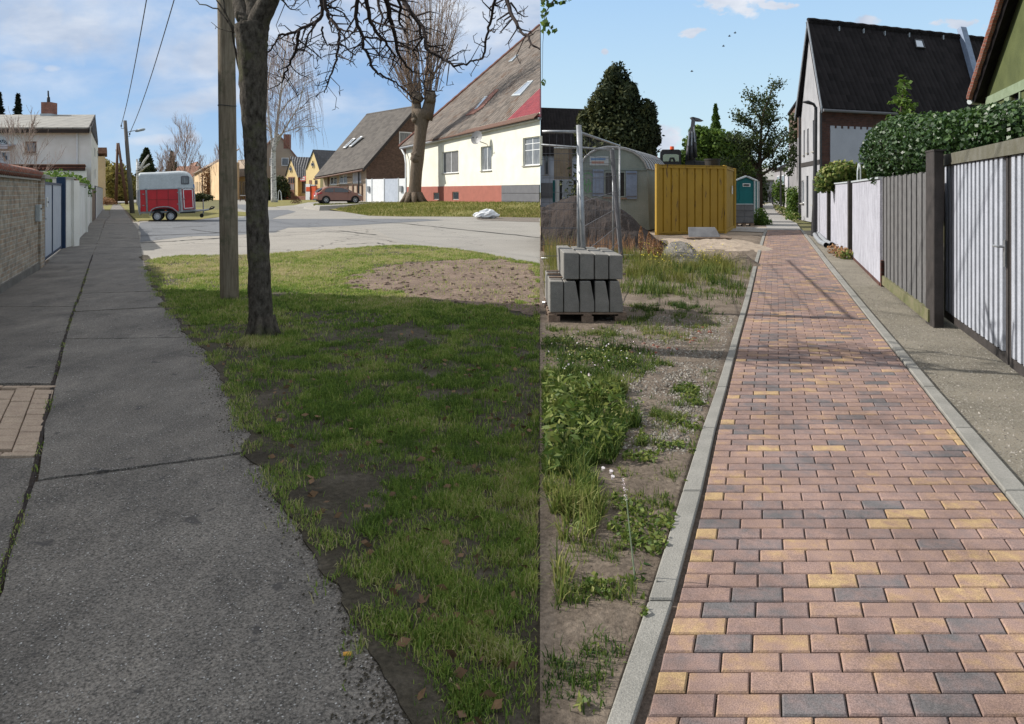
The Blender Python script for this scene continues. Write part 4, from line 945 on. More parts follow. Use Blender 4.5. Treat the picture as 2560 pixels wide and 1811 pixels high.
# house stub beyond (orange edge)
t_ = thing('brick_house', 'small orange brick gable seen just past the end of the white house', 'house', tuple(P(257,508)))
q = P(252, 509); mb = MB(); mb.obox(V(q.x-9,q.y,0), V(9+.6,0,0), V(-5.6,10,0), V(0,0,6.5)); mb.build('wall', 'ochre_plaster', t_)
mb = MB(); mb.obox(V(q.x-9.2,q.y-.3,6.9), V(9+1.2,0,0), V(-5.9,10.6,0), V(0,0,.8)); mb.build('roof', 'reddish_tiles', t_)

# ---------------------------------------------------------------- trees
def limb(mb, pts, r0, r1, n=6):
    k = len(pts); mb.tube(pts, [lerp(r0, r1, i/(k-1)) for i in range(k)], n, True)
def grow(mb, p, d, length, r, depth, n=5, spread=.5, up=.15, kids=(2, 4), taper=.55, segs=4, minr=.004, droop=0, tips=None, wob=.12):
    pts = [p]; dd = d.normalized()
    for i in range(segs):
        dd = (dd+V(random.gauss(0, wob), random.gauss(0, wob), random.gauss(0, wob)+up*.3-droop*(i/segs))).normalized(); pts.append(pts[-1]+dd*length/segs)
    limb(mb, pts, r, max(minr, r*taper), n if r > .02 else 3)
    if tips is not None and depth <= 1: tips.extend([tuple(q) for q in pts[1:]])
    if depth > 0:
        for k in range(random.randint(*kids)):
            t = random.uniform(.35, 1); i = min(segs-1, int(t*segs)); q = pts[i].lerp(pts[i+1], t*segs-i if t < 1 else 1)
            dr = (dd+V(random.gauss(0, spread), random.gauss(0, spread), random.gauss(0, spread*.6)+up)).normalized()
            grow(mb, q, dr, length*random.uniform(.5, .75), max(minr, r*(taper+.1)*random.uniform(.6, .9)), depth-1, n, spread, up, kids, taper, segs, minr, droop, tips, wob)
def bare_tree(name, label, base, height, r, limbs, depth=3, barkm='shoot_bark', spread=.4, up=.25, minr=.01, start=.25, ang=.5, group=None, lk=(3,5), lenf=.45):
    t_ = thing(name, label, 'tree', tuple(base), group)
    mb = MB(); pts = [base+V(random.uniform(-.05,.05)*i, 0, height*.85*i/6) for i in range(7)]; limb(mb, pts, r, r*.25, 8); mb.build('trunk', barkm, t_, smooth=True)
    cr = MB()
    for k in range(limbs):
        f = start+(1-start)*(k+random.random())/limbs; q = pts[0].lerp(pts[-1], min(1, f)); a = k*2.4+random.random()
        dd = V(math.cos(a)*ang, math.sin(a)*ang, 1-ang*.4)
        grow(cr, q, dd, height*lenf*(1.15-f*.6), r*.35*(1.1-f*.6), depth, 4, spread, up, lk, .6, 4, minr)
    cr.build('crown', barkm if barkm != 'birch_bark' else 'birch_twig', t_, solid=False); return t_

# wooden pole in the lawn
pb = P(574, 759)
t_ = thing('wooden_pole', 'thick weathered wooden utility pole standing in the lawn behind the dark tree trunk', 'utility pole', tuple(pb))
mb = MB(); pts = []; rr = []
for i in range(26):
    z = -.05+4.72*i/25; pts.append(V(pb.x-.012*z, pb.y, z)); rr.append(.128-.0028*z+random.uniform(-.0012,.0012))
mb.tube(pts, rr, 28); mb.build('pole', 'weathered_wood', t_, smooth=True)
mb = MB(); z = 2.83; mb.tube([V(pb.x-.012*z+.124*math.cos(a), pb.y+.124*math.sin(a), z+.008*math.sin(a*2)) for a in [2*math.pi*k/24 for k in range(25)]], .006, 5); mb.build('wire_band', 'dark_metal', t_)

# dark tree in front
tb_ = P(656, 842); TD = tb_.y
def TQ(x, y, d=0): return Q(500+x/2.67, y/2.67, TD+d)          # positions read from the enlarged view of the crown
def DQ(x, y, d=0): return Q(x*1.115, y*1.115, TD+d)
t_ = thing('street_tree', 'bare tree with dark rough trunk and knobbly overhanging twigs in the near lawn', 'tree', tuple(tb_))
mb = MB()
cl = [(588,762,31),(587,752,29),(586,735,28.5),(584,690,27),(581,600,26),(578,500,25.5),(575,400,25.5),(572,330,26),(570,270,28),(568,215,31),(567,165,33),(566,120,35),(565,85,38),(564,55,41)]
pts = [DQ(x, y) for x, y, r in cl]; pts[0].z = -.05
rr = [r*1.03/FPX*TD for x, y, r in cl]; P2, R2 = [], []
for i in range(len(pts)-1):
    for k in range(4):
        P2.append(pts[i].lerp(pts[i+1], k/4)+V(random.uniform(-.004,.004),0,0)); R2.append(lerp(rr[i], rr[i+1], k/4)*random.uniform(.98,1.025))
P2.append(pts[-1]); R2.append(rr[-1]); mb.tube(P2, R2, 30)
for a in range(7):
    q = 2*math.pi*a/7+.3; e = V(math.cos(q), math.sin(q), 0); mb.tube([tb_+e*.08+V(0,0,.22), tb_+e*.13+V(0,0,.07), tb_+e*.21+V(0,0,-.02)], [.06,.05,.02], 8)
tk = mb.build('trunk', 'dark_bark', t_, smooth=True)
# displace the trunk for a rough outline
for v_ in tk.data.vertices:
    x, y, z = v_.co; a = math.atan2(y, x); rr_ = .012*(float(fbm(np.array([a*3]), np.array([z*4.0]), 1.5, 4)[0])-.5)+.006*(float(vnoise(np.array([a*9]), np.array([z*14.0]), 1.5, 2)[0])-.5)
    v_.co.x += rr_*2*math.cos(a); v_.co.y += rr_*2*math.sin(a)
mb = MB()
def L2(pl, r0, r1, d0=0, d1=0, f=TQ, n=9):
    k = len(pl); pts = [f(x, y, lerp(d0, d1, i/(k-1))) for i, (x, y) in enumerate(pl)]; q = []
    for i in range(k-1):
        for j in range(3): q.append(pts[i].lerp(pts[i+1], j/3)+V(random.gauss(0,.006), 0, random.gauss(0,.006)) if (i or j) else pts[0])
    q.append(pts[-1]); m_ = len(q); mb.tube(q, [lerp(r0, r1, i/(m_-1)) for i in range(m_)], n); return q
L2([(330,190),(280,60),(250,-60),(215,-160)], .11, .07, 0, .3); L2([(380,180),(430,60),(480,-40),(560,-130)], .125, .09, 0, -.2)
L2([(350,160),(350,40),(345,-80),(330,-200)], .09, .05, 0, .2)
top = L2([(520,-90),(640,-110),(800,-120),(1050,-110),(1300,-90),(1500,-80)], .045, .03, -.2, -.5)
L2([(1300,-90),(1600,-110),(1850,-80),(2050,-60)], .03, .022, -.5, -.8); L2([(1050,-110),(1150,-60),(1250,-20)], .03, .024, -.4, -.3)
L2([(240,210),(150,60),(100,-20)], .012, .006); L2([(265,470),(235,330),(220,210),(170,90),(150,-30)], .014, .008, .05, .0)
L2([(230,210),(120,60),(0,30),(-60,-20)], .012, .003, 0, .2); L2([(230,215),(130,195),(75,150)], .006, .003, 0, .1); L2([(110,180),(100,195)], .004, .003)
mb.build('limbs', 'dark_bark', t_, smooth=True)
mb = MB()
BR_ = [([(740,-115),(800,-40),(822,50),(800,128),(730,170),(660,200),(590,225),(530,238),(500,290),(470,335),(436,368)], .024, .008),
 ([(660,205),(650,290),(630,350),(600,430),(570,490),(550,545),(510,578),(440,604)], .016, .005),
 ([(790,-115),(830,-10),(835,60),(862,120),(900,160),(932,205),(930,280),(915,330),(912,400),(885,470),(860,530),(850,570),(830,622)], .024, .006),
 ([(820,180),(820,240),(850,300),(900,310)], .012, .005), ([(760,170),(770,150),(720,270),(700,330),(660,330)], .012, .004),
 ([(1040,-105),(1050,0),(1040,80),(1055,170),(1085,250),(1090,320),(1125,370),(1140,440),(1190,490),(1240,515),(1290,540),(1340,580),(1400,640),(1480,680)], .024, .006),
 ([(1100,-100),(1110,10),(1130,120),(1170,200),(1230,270),(1250,300),(1300,370),(1290,420),(1265,470)], .024, .007),
 ([(1230,-60),(1250,20),(1265,110),(1290,180),(1310,280),(1320,360),(1360,420),(1420,480),(1450,490)], .030, .008),
 ([(1440,500),(1490,550),(1510,605),(1570,612),(1620,608)], .009, .004),
 ([(1330,-90),(1370,20),(1430,110),(1490,190),(1510,250),(1500,320),(1590,380),(1640,410),(1700,440),(1780,430),(1850,400)], .026, .009),
 ([(1850,402),(1875,395),(1900,350),(1915,260),(1925,190),(1950,100),(1960,30),(1985,-70)], .010, .016),
 ([(2035,-70),(2055,20),(2080,100),(2110,160),(2150,220),(2190,240),(2215,300),(2266,330)], .024, .008),
 ([(2150,218),(2200,238),(2266,200)], .008, .004), ([(2075,20),(2120,90),(2190,110)], .011, .004), ([(2120,90),(2160,70),(2190,40)], .006, .003),
 ([(1955,30),(2000,50),(2050,60)], .008, .003), ([(2000,55),(2010,100)], .006, .003), ([(1930,200),(1960,215),(1975,200)], .007, .003),
 ([(870,130),(920,190),(980,215),(1040,210),(1120,215),(1160,235)], .013, .004), ([(930,290),(990,330),(1030,372),(1080,310)], .010, .004),
 ([(1060,180),(990,250),(930,290),(880,300)], .010, .004), ([(1010,-110),(940,-20),(850,30),(900,60),(960,90),(1010,160)], .012, .004),
 ([(1200,-80),(1190,40),(1220,120),(1200,200),(1240,260)], .018, .006), ([(1400,60),(1460,170),(1480,260),(1420,330),(1450,400),(1500,410)], .014, .005),
 ([(1130,130),(1200,160),(1290,180),(1390,200),(1480,220)], .012, .005), ([(1090,260),(1150,250),(1230,270),(1330,280),(1400,300),(1460,310)], .012, .004),
 ([(1310,300),(1400,330),(1500,345),(1570,350),(1620,335)], .010, .004), ([(1130,440),(1180,360),(1240,330)], .007, .003),
 ([(1300,-90),(1340,50),(1330,140),(1360,190),(1400,240)], .018, .006), ([(640,330),(700,340),(740,360),(770,390)], .009, .003), ([(630,350),(690,320),(760,290),(800,270)], .009, .003),
 ([(915,360),(960,390),(1015,415)], .008, .003), ([(620,250),(625,320),(650,360)], .009, .003), ([(600,430),(640,480),(690,515),(730,500)], .007, .003),
 ([(520,-95),(540,0),(580,40),(625,70),(672,62)], .012, .003), ([(600,-60),(640,10),(625,50)], .008, .003), ([(850,560),(835,520),(850,510)], .005, .003), ([(845,575),(815,575)], .004, .003), ([(1500,395),(1560,360),(1640,330)], .008, .004),
 ([(1650,415),(1720,400),(1715,345)], .007, .003), ([(1870,395),(1920,380),(1945,320)], .006, .003)]
twig_ends = []
for i, (pl, r0, r1) in enumerate(BR_):
    q = L2(pl, r0*1.1, r1, random.uniform(-.7,.5), random.uniform(-1.0,.7), n=6)
    # knobbly spurs and side twigs
    for j in range(2, len(q)-1):
        if random.random() < .8:
            s_ = random.choice((-1, 1)); t2 = (q[j+1]-q[j]).normalized(); sd_ = t2.cross(V(0,1,0)).normalized()*s_
            l_ = random.uniform(.02, .08) if random.random() < .6 else random.uniform(.1, .28); a = q[j]; b = a+(t2*.5+sd_*.8+V(0,random.uniform(-.5,.5),0)).normalized()*l_; rr_ = lerp(r0, r1, j/len(q))
            c = b+(t2*.8+sd_*.2+V(0,0,random.uniform(-.2,.5))).normalized()*l_*.6
            if c.x < SEAM*c.y-.02 and b.x < SEAM*b.y-.02:
                mb.tube([a, b, c], [rr_*.6, max(.0035, rr_*.4), .003], 4)
                if l_ > .1:
                    for e_ in range(2): z_ = b.lerp(c, random.random()); f_ = z_+V(random.uniform(-.05,.05), random.uniform(-.03,.03), random.uniform(-.03,.06)); mb.tube([z_, f_], [.004,.003], 4) if f_.x < SEAM*f_.y-.02 else None
mb.build('twigs', 'twig_bark', t_, smooth=True)

# pollarded linden on the bank
PD = 71.5; pb2 = V((1034-CU)/FPX*PD, PD, .60)
def PQ(x, y, d=0): return Q(900+x/2.9, y/2.9, PD+d)           # read from the enlarged view
t_ = thing('pollarded_tree', 'large pollarded tree with gnarled trunk and upright bare shoots in front of the cream house', 'tree', tuple(pb2))
mb = MB()
cl = [(388,1475,62),(390,1455,55),(395,1420,48),(400,1350,44),(408,1250,44),(418,1150,46),(430,1050,43),(440,950,44),(448,880,50),(450,840,62),(455,800,72)]
mb.tube([PQ(x, y) for x, y, r in cl], [r/2.9/FPX*PD*random.uniform(.97,1.04) for x, y, r in cl], 18)
mb.tube([PQ(425,860), PQ(410,800), PQ(408,740), PQ(415,700)], [.7,.5,.46,.5], 12); mb.tube([PQ(470,860), PQ(495,790), PQ(510,720), PQ(505,680)], [.8,.62,.56,.6], 12)
for (x, y, r) in [(412,712,.6),(508,705,.68),(398,870,.35),(400,1150,.52),(415,1120,.42),(392,1120,.3)]: mb.sph(PQ(x,y,-.3), r, r, r, 10, 7, .22)
for a in range(9):
    e = V(math.cos(a*.7), math.sin(a*.7), 0); mb.tube([pb2+e*.55+V(0,0,.8), pb2+e*.95+V(0,0,.2), pb2+e*1.4+V(0,0,-.1)], [.35,.28,.1], 8)
mb.build('trunk', 'pollard_bark', t_, smooth=True)
mb = MB()
def shoot(base, ang, ln, r, lean=.0):
    d = V(math.sin(ang), random.gauss(0,.25), math.cos(ang)).normalized(); p = base; pts = [p]
    for i in range(7):
        d = (d+V(random.gauss(0,.045)-ang*.07, random.gauss(0,.04), .10*(abs(ang)))).normalized(); p = p+d*ln/7; pts.append(p)
    limb(mb, pts, r, .018, 5)
    for k in range(int(ln*1.7)):
        i = random.randint(2, 6); q = pts[i].lerp(pts[i+1], random.random()); s_ = random.choice((-1,1))
        dd = (d*.8+V(random.gauss(s_*.6,.3), random.gauss(0,.4), random.gauss(.0,.25))).normalized(); l2 = random.uniform(.5,1.7)*(1 if abs(ang) < .8 else .7)
        m1 = q+dd*l2*.5; m2 = q+dd*l2+V(random.gauss(0,.1),0,random.gauss(.1,.12)); mb.tube([q, m1, m2], [.018,.012,.007], 3)
        for e_ in range(2):
            z_ = m1.lerp(m2, random.random()); mb.tube([z_, z_+(dd+V(random.gauss(0,.6),0,random.gauss(0,.5))).normalized()*l2*.4], [.011,.007], 3)
for k in range(22):
    shoot(PQ(random.gauss(410,24), random.uniform(660,730), random.uniform(-.5,.5)), random.gauss(-.12,.15), random.uniform(9,14), random.uniform(.035,.085))
for k in range(24):
    shoot(PQ(random.gauss(505,26), random.uniform(650,720), random.uniform(-.5,.5)), random.gauss(.13,.17), random.uniform(9,14), random.uniform(.035,.085))
for k in range(34):
    shoot(PQ(random.gauss(405,10), random.uniform(680,760), random.uniform(-.4,.4)), -random.uniform(.4,1.4), random.uniform(4,7), random.uniform(.035,.06))
for k in range(16):
    shoot(PQ(random.gauss(470,30), random.uniform(560,640), random.uniform(-.4,.4)), random.uniform(.3,.95), random.uniform(5,9), random.uniform(.03,.05))
mb.build('shoots', 'shoot_bark', t_, solid=False)

# weeping birch
bb = P(686, 506.5); BD = bb.y
def BQ(x, y, d=0): return Q(500+x/2.67, y/2.67, BD+d)
t_ = thing('birch_tree', 'tall weeping birch with white trunk and hanging bare twigs beside the grass verge', 'tree', tuple(bb))
mb = MB(); cl = [(686,508,9),(685,495,7.2),(684,460,6.5),(683,400,6),(684,375,5.5),(690,340,4.2),(694,300,3.4),(700,250,2.8),(706,200,2.2),(712,150,1.6),(716,105,1)]
mb.tube([Q(x, y, BD) for x, y, r in cl], [r/FPX*BD for x, y, r in cl], 12)
for pl, r0, r1 in [([(684,380),(678,340),(672,300),(668,240),(672,190),(680,140)], 3.6, 1.0), ([(686,372),(702,340),(720,310),(745,270),(760,215),(772,190)], 2.8, .8), ([(690,345),(712,330),(750,318),(785,316),(800,330)], 1.6, .6), ([(695,290),(720,255),(750,235),(775,205)], 1.8, .6),
    ([(680,330),(655,300),(640,260),(632,220)], 2, .6), ([(700,245),(690,200),(684,160),(700,120)], 1.5, .6), ([(702,230),(730,190),(745,150)], 1.5, .6), ([(706,200),(690,150),(705,110)], 1.2, .5)]:
    mb.tube([Q(x, y, BD+random.uniform(-1,1)) for x, y in pl], [lerp(r0, r1, i/(len(pl)-1))/FPX*BD for i in range(len(pl))], 7)
mb.build('trunk', 'birch_bark', t_, smooth=True)
mb = MB()
def crown_pt():
    while True:
        x = random.gauss(712, 42); y = random.uniform(92, 330)
        w_ = 34+48*math.sin(min(1, max(0, (y-85)/150))*math.pi/2)
        if abs(x-712) < w_ and y < 330+abs(x-712)*.2: return x, y
for k in range(820):
    x, y = crown_pt(); d_ = random.uniform(-2.5, 2.5); p = Q(x, y, BD+d_); ln = random.uniform(1.2, 4.2)*(1.25 if abs(x-712) > 30 else .8); s_ = (x-712)/60
    a = p; b = p+V(s_*.5+random.gauss(0,.25), 0, .35); pts = [a+V(-s_*.9,0,-.3), b]; q = b
    for j in range(4): q = q+V(s_*.12+random.gauss(0,.09), random.gauss(0,.08), -ln/4); pts.append(q)
    mb.tube(pts, [.028,.024,.02,.017,.014,.01], 3, False)
mb.build('hanging_twigs', 'birch_twig', t_, solid=False)

R22 = lambda h: .012*h
# leafy crowns
def conifer(name, label, base, h, w_, mat, n=2600, size=.35, group=None, cat='tree', gap=.0, pw=.8, barkm='brown_bark'):
    t_ = thing(name, label, cat, tuple(base), group)
    mb = MB(); limb(mb, [base, base+V(0,0,h*.5), base+V(0,0,h*.97)], w_*.06, .02, 8); mb.build('trunk', barkm, t_, smooth=True)
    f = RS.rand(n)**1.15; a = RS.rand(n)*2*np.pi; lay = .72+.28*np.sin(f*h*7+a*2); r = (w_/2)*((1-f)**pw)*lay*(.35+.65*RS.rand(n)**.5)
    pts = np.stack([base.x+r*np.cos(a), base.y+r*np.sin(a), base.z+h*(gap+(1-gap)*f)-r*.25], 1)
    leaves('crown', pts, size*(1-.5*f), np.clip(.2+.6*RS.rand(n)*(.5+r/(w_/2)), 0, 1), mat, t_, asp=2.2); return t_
def leafy(name, label, base, clumps, mat, per, size, trunk=None, group=None, cat='tree', barkm='brown_bark', asp=1.6, shell=.5):
    t_ = thing(name, label, cat, tuple(base), group)
    if trunk:
        mb = MB()
        for (pl, r0, r1) in trunk: limb(mb, pl, r0, r1, 8)
        mb.build('trunk' if cat == 'tree' else 'stems', barkm, t_, smooth=True)
    p, n_ = clumpcloud([((c.x, c.y, c.z), r) for c, r in clumps], per, shell)
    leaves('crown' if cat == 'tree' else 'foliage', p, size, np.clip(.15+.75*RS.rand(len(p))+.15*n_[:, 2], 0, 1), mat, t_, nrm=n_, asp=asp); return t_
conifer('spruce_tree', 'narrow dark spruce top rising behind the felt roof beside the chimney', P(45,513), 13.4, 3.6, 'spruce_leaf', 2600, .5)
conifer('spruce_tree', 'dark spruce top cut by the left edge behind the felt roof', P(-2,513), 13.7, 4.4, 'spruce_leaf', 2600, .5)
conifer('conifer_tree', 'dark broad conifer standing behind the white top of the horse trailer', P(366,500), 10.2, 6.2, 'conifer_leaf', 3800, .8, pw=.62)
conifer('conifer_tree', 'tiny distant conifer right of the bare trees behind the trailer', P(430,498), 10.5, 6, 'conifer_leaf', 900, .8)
q = Q(58, 418, 30); bare_tree('bare_sapling', 'thin bare sapling in front of the small window of the white house', V(q.x, 30, 0), 4.3, .035, 14, 2, 'pale_twig', .35, .3, .006, .30, .55, lenf=.38)
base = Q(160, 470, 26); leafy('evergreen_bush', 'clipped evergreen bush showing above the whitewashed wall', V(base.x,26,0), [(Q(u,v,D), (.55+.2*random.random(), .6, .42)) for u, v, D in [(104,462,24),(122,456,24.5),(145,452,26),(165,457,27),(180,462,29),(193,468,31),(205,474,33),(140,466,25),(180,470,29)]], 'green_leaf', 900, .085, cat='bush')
base = P(352,514); t_ = thing('lopped_tree', 'pale lopped tree with two cut limbs beside the rear of the trailer', 'tree', tuple(base))
mb = MB(); D_ = base.y
for pl, r0, r1 in [([(349,514),(347,470),(346,435),(344,405)], .35, .16), ([(346,440),(352,418),(362,402),(372,388)], .2, .1), ([(347,432),(362,418),(374,410)], .17, .1), ([(344,410),(342,398)], .15, .08)]: limb(mb, [Q(u,v,D_) for u, v in pl], r0, r1, 8)
mb.build('trunk', 'birch_bark', t_, smooth=True)
for (u, v, hh, lab, n_) in [(463, 499, 15.5, 'tallest bare tree behind the front end of the horse trailer', 26), (423, 499, 10.5, 'slender bare tree above the middle of the trailer roof', 16), (405, 499, 9, 'bare tree above the rear half of the trailer roof', 14), (395, 499, 6.5, 'low bushy bare tree just right of the dark conifer', 14), (548, 500, 10, 'bare tree just left of the wooden pole above the yellow buildings', 16), (630, 499, 13.5, 'bare tree between the wooden pole and the dark trunk', 20), (505, 499, 9, 'bare tree by the white gabled house', 10)]:
    b_ = P(u, v); bare_tree('bare_tree', lab, b_, hh, R22(hh), n_, 2, 'pale_twig', .32, .3, .017, .22, .42, group='bare trees along the far end of the street', lenf=.34)
b_ = P(275, 503); leafy('willow_tree', 'yellow budding willow at the far end of the left street', P(262,503), [(Q(u,v,125), (1.6,1.6,2.2)) for u, v in [(256,425),(262,440),(258,460),(268,455),(264,478),(272,470)]], 'willow_leaf', 130, .3, [([P(262,503), Q(262,440,125)], .35, .15)], asp=3)
leafy('willow_tree', 'yellow budding willow behind the lamp pole, right of the first one', P(300,503), [(Q(u,v,122), (1.9,1.8,2.4)) for u, v in [(284,452),(292,440),(302,446),(288,468),(300,466),(310,460),(318,470),(296,478)]], 'willow_leaf', 110, .3, [([P(300,503), Q(300,450,122)], .4, .15)], asp=3)
leafy('street_bush', 'brownish shrubs along the verge at the end of the white wall', P(268,514), [(Q(u,v,88), (.7,.7,.45)) for u, v in [(262,500),(267,503),(272,506),(278,507)]], 'seed_head', 300, .16, cat='bush')

# ---------------------------------------------------------------- poles and wires
pf = P(331, 534); tp = Q(312.5, 302, 53.5)
t_ = thing('lamp_pole', 'leaning grey wooden pole with a street lamp arm between the pavement and the trailer', 'street lamp', tuple(pf))
mb = MB(); mb.tube([pf, pf.lerp(tp,.5), tp], [.17,.145,.12], 12); mb.build('pole', 'pole_wood', t_, smooth=True)
q = pf.lerp(tp, .87); mb = MB(); mb.tube([q, q+V(.45,0,.12), q+V(.75,0,.16)], .03, 8); a_ = mb.build('lamp_arm', 'galvanised', t_)
mb = MB(); mb.tube([q+V(.7,0,.10), q+V(.85,0,.15), q+V(1.3,0,.24), q+V(1.42,0,.26)], [.06,.11,.10,.05], 10); mb.build('lamp_head', 'pale_grey_plastic', a_, smooth=True)
for sx_, zz in ((-.28,-.45), (.35,-1.05)):
    e = tp+V(sx_,0,zz); mb = MB(); mb.tube([tp+V(0,0,zz-.15), e+V(0,0,-.12), e], .018, 6); mb.tube([e, e+V(0,0,.05), e+V(0,0,.14)], [.05,.06,.035], 8); mb.build('insulator', 'dark_metal', t_)
    far = Q(357 if sx_ < 0 else 420, 0, 22); s = e+V(0,0,.1); end = s.lerp(far, 1.55)
    w_ = MB(); pts = [s.lerp(end, i/24)-V(0,0,1.3*math.sin(math.pi*i/24)*(0.55)) for i in range(25)]; w_.tube(pts, [.022-.010*i/24 for i in range(25)], 5)
    o = w_.build('overhead_wire', 'dark_metal'); tag(o, ('left' if sx_ < 0 else 'right')+' overhead wire rising from the leaning lamp pole into the clouds', 'wire', 'overhead wires')
ap = Q(294.5, 358, 90); t_ = thing('a_frame_pole', 'dark A-shaped double wooden pole with a crossbar down the pavement', 'utility pole', tuple(P(300,512)))
for u in (290, 317): mb = MB(); mb.tube([P(u, 512), ap+V((u-300)*.004,0,0)], [.2,.14], 10); mb.build('leg', 'brown_wood', t_, smooth=True)
mb = MB(); mb.tube([Q(291.5,434,90), Q(305.5,434,90)], .1, 8); mb.build('crossbar', 'brown_wood', t_)
mb = MB(); mb.tube([Q(296,376,90), Q(290,378,90), Q(290,374,90)], .06, 6); mb.tube([Q(300,402,90), Q(305,404,90), Q(305,400,90)], .06, 6); mb.build('insulator', 'dark_metal', t_)

# ---------------------------------------------------------------- horse trailer
tw = P(411, 553.5); SC = tw.y/FPX
def H_(u, v, y=0): q = Q(u, v, tw.y+y); return q
t_ = thing('horse_trailer', 'red horse trailer with a rounded white top parked beside the pavement', 'trailer', (tw.x, tw.y, 0))
TY0, TY1 = 0.0, 1.75
def ext(mb, outline, y0=TY0, y1=TY1): mb.prism([H_(u, v)+V(0, y0, 0) for u, v in outline], V(0, y1-y0, 0))
mb = MB(); ext(mb, [(351,474.5),(486.5,470.5),(489,526),(487,528),(352,533)]); body = mb.build('body', 'red_paint', t_, bevel=.015)
mb = MB(); out = [(348.5,474),(347.5,434.5),(351,432),(385,430.5),(420,428.5),(445,426.5),(458,426.8),(468,429),(475,433.5),(480,441),(483,452),(484.5,462),(485,470.3)]
# tilt top: lengthways outline with rounded shoulders
ys = [(0,1.0,0),(.0,.93,.0),(.10,.965,.0),(.28,.99,.0),(.5,1.0,.0),(1.25,1.0,0),(1.47,.99,0),(1.65,.965,0),(1.75,.93,0)]
secs = []; n_ = len(out); vb = 472
for k, (yy2, s, _) in enumerate([(0,.82,0),(.05,.90,0),(.15,.955,0),(.32,.99,0),(.6,1,0),(1.15,1,0),(1.43,.99,0),(1.6,.955,0),(1.70,.90,0),(1.75,.82,0)]):
    secs.append([H_(u, lerp(vb, v, s if v < 450 else 1))+V(0, yy2, 0) for u, v in out])
vs = [p for r in secs for p in r]; fs = []
for a in range(len(secs)-1):
    for b in range(n_-1): fs.append((a*n_+b, a*n_+b+1, (a+1)*n_+b+1, (a+1)*n_+b))
fs += [tuple(range(n_))[::-1], tuple(range((len(secs)-1)*n_, len(secs)*n_))]; mb.add(vs, fs); tp_ = mb.build('top', 'white_frp', t_, smooth=False)
def frame(mb, pts, wd, y=-.02, th=.03, close=True):
    n = len(pts)
    for i in range(n if close else n-1):
        a, b = H_(*pts[i]), H_(*pts[(i+1) % n]); d_ = (b-a).normalized(); nn_ = V(-d_.z, 0, d_.x); mb.obox(a+V(0,y,0)-nn_*wd/2-d_*wd/2, (b-a)+d_*wd, nn_*wd, V(0,th,0))
mb = MB(); frame(mb, [(351,474.2),(487,470.2)], .05, -.03); frame(mb, [(352,531.5),(430,530.5)], .10, -.03) ; frame(mb, [(452,529),(488,526.5)], .12, -.03); frame(mb, [(366,474),(368.5,531)], .09, -.035); frame(mb, [(447,472),(449.5,529)], .10, -.035)
mb.build('side_trim', 'pale_grey_plastic', t_)
mb = MB(); frame(mb, [(451.5,472),(455.5,528)], .11, -.045); frame(mb, [(486,471),(489,526)], .07, -.04); frame(mb, [(451,472),(487,470.5)], .06, -.045); mb.build('corner_trim', 'white_paint', t_)
mb = MB(); ext(mb, [(458,474),(482,473),(484.5,521),(461,522.5)], -.035, .0); dr = mb.build('groom_door', 'red_paint', t_)
mb = MB(); frame(mb, [(458.5,474.5),(481.5,473.5),(484,520.5),(461.5,522)], .045, -.05, .02); mb.build('door_trim', 'white_paint', dr)
mb = MB(); mb.tube([H_(459.5,498)+V(0,-.07,0), H_(463,497.5)+V(0,-.08,0)], .025, 6); mb.build('handle', 'galvanised', dr)
mb = MB(); ext(mb, [(452.5,441),(454.5,440),(471,440),(473,442),(473.5,459),(472,461),(454.5,461.5),(452.5,460)], -.03, .06); wdw = mb.build('window', 'grey_plinth', t_, bevel=.02); mb = MB(); ext(mb, [(455.5,443.5),(470.5,443.5),(471,458),(456,458.5)], -.042, -.031); mb.build('pane', 'curtain_glass', wdw)
mb = MB(); ext(mb, [(347,474),(351,474),(352.5,534),(350,538),(348,532)], .0, 1.75); mb.build('rear_ramp', 'pale_grey_plastic', t_)
mb = MB(); mb.tube([H_(347,476)+V(0,-.05,0), H_(346,500)+V(0,-.06,0), H_(349,530)+V(0,-.04,0)], .045, 8); mb.build('rear_strut', 'galvanised', t_)
arc = [(377,538),(377.5,531),(381,525),(388,521),(398,519),(410,518.2),(422,518.8),(431,521.5),(438,526.5),(444,532),(449,535.5)]
mb = MB(); top_ = [H_(u,v)+V(0,-.22,0) for u,v in arc]; 
for a, b in zip(top_[:-1], top_[1:]): d_ = (b-a); nn_ = V(-d_.z,0,d_.x).normalized()*.05; mb.obox(a, d_, nn_, V(0,.42,0))
mb.build('mudguard', 'galvanised', t_)
mb = MB(); ext(mb, [(379,534),(384,526),(398,522),(424,522),(436,528),(440,532)], -.02, .0); mb.build('wheel_arch', 'rubber', t_)
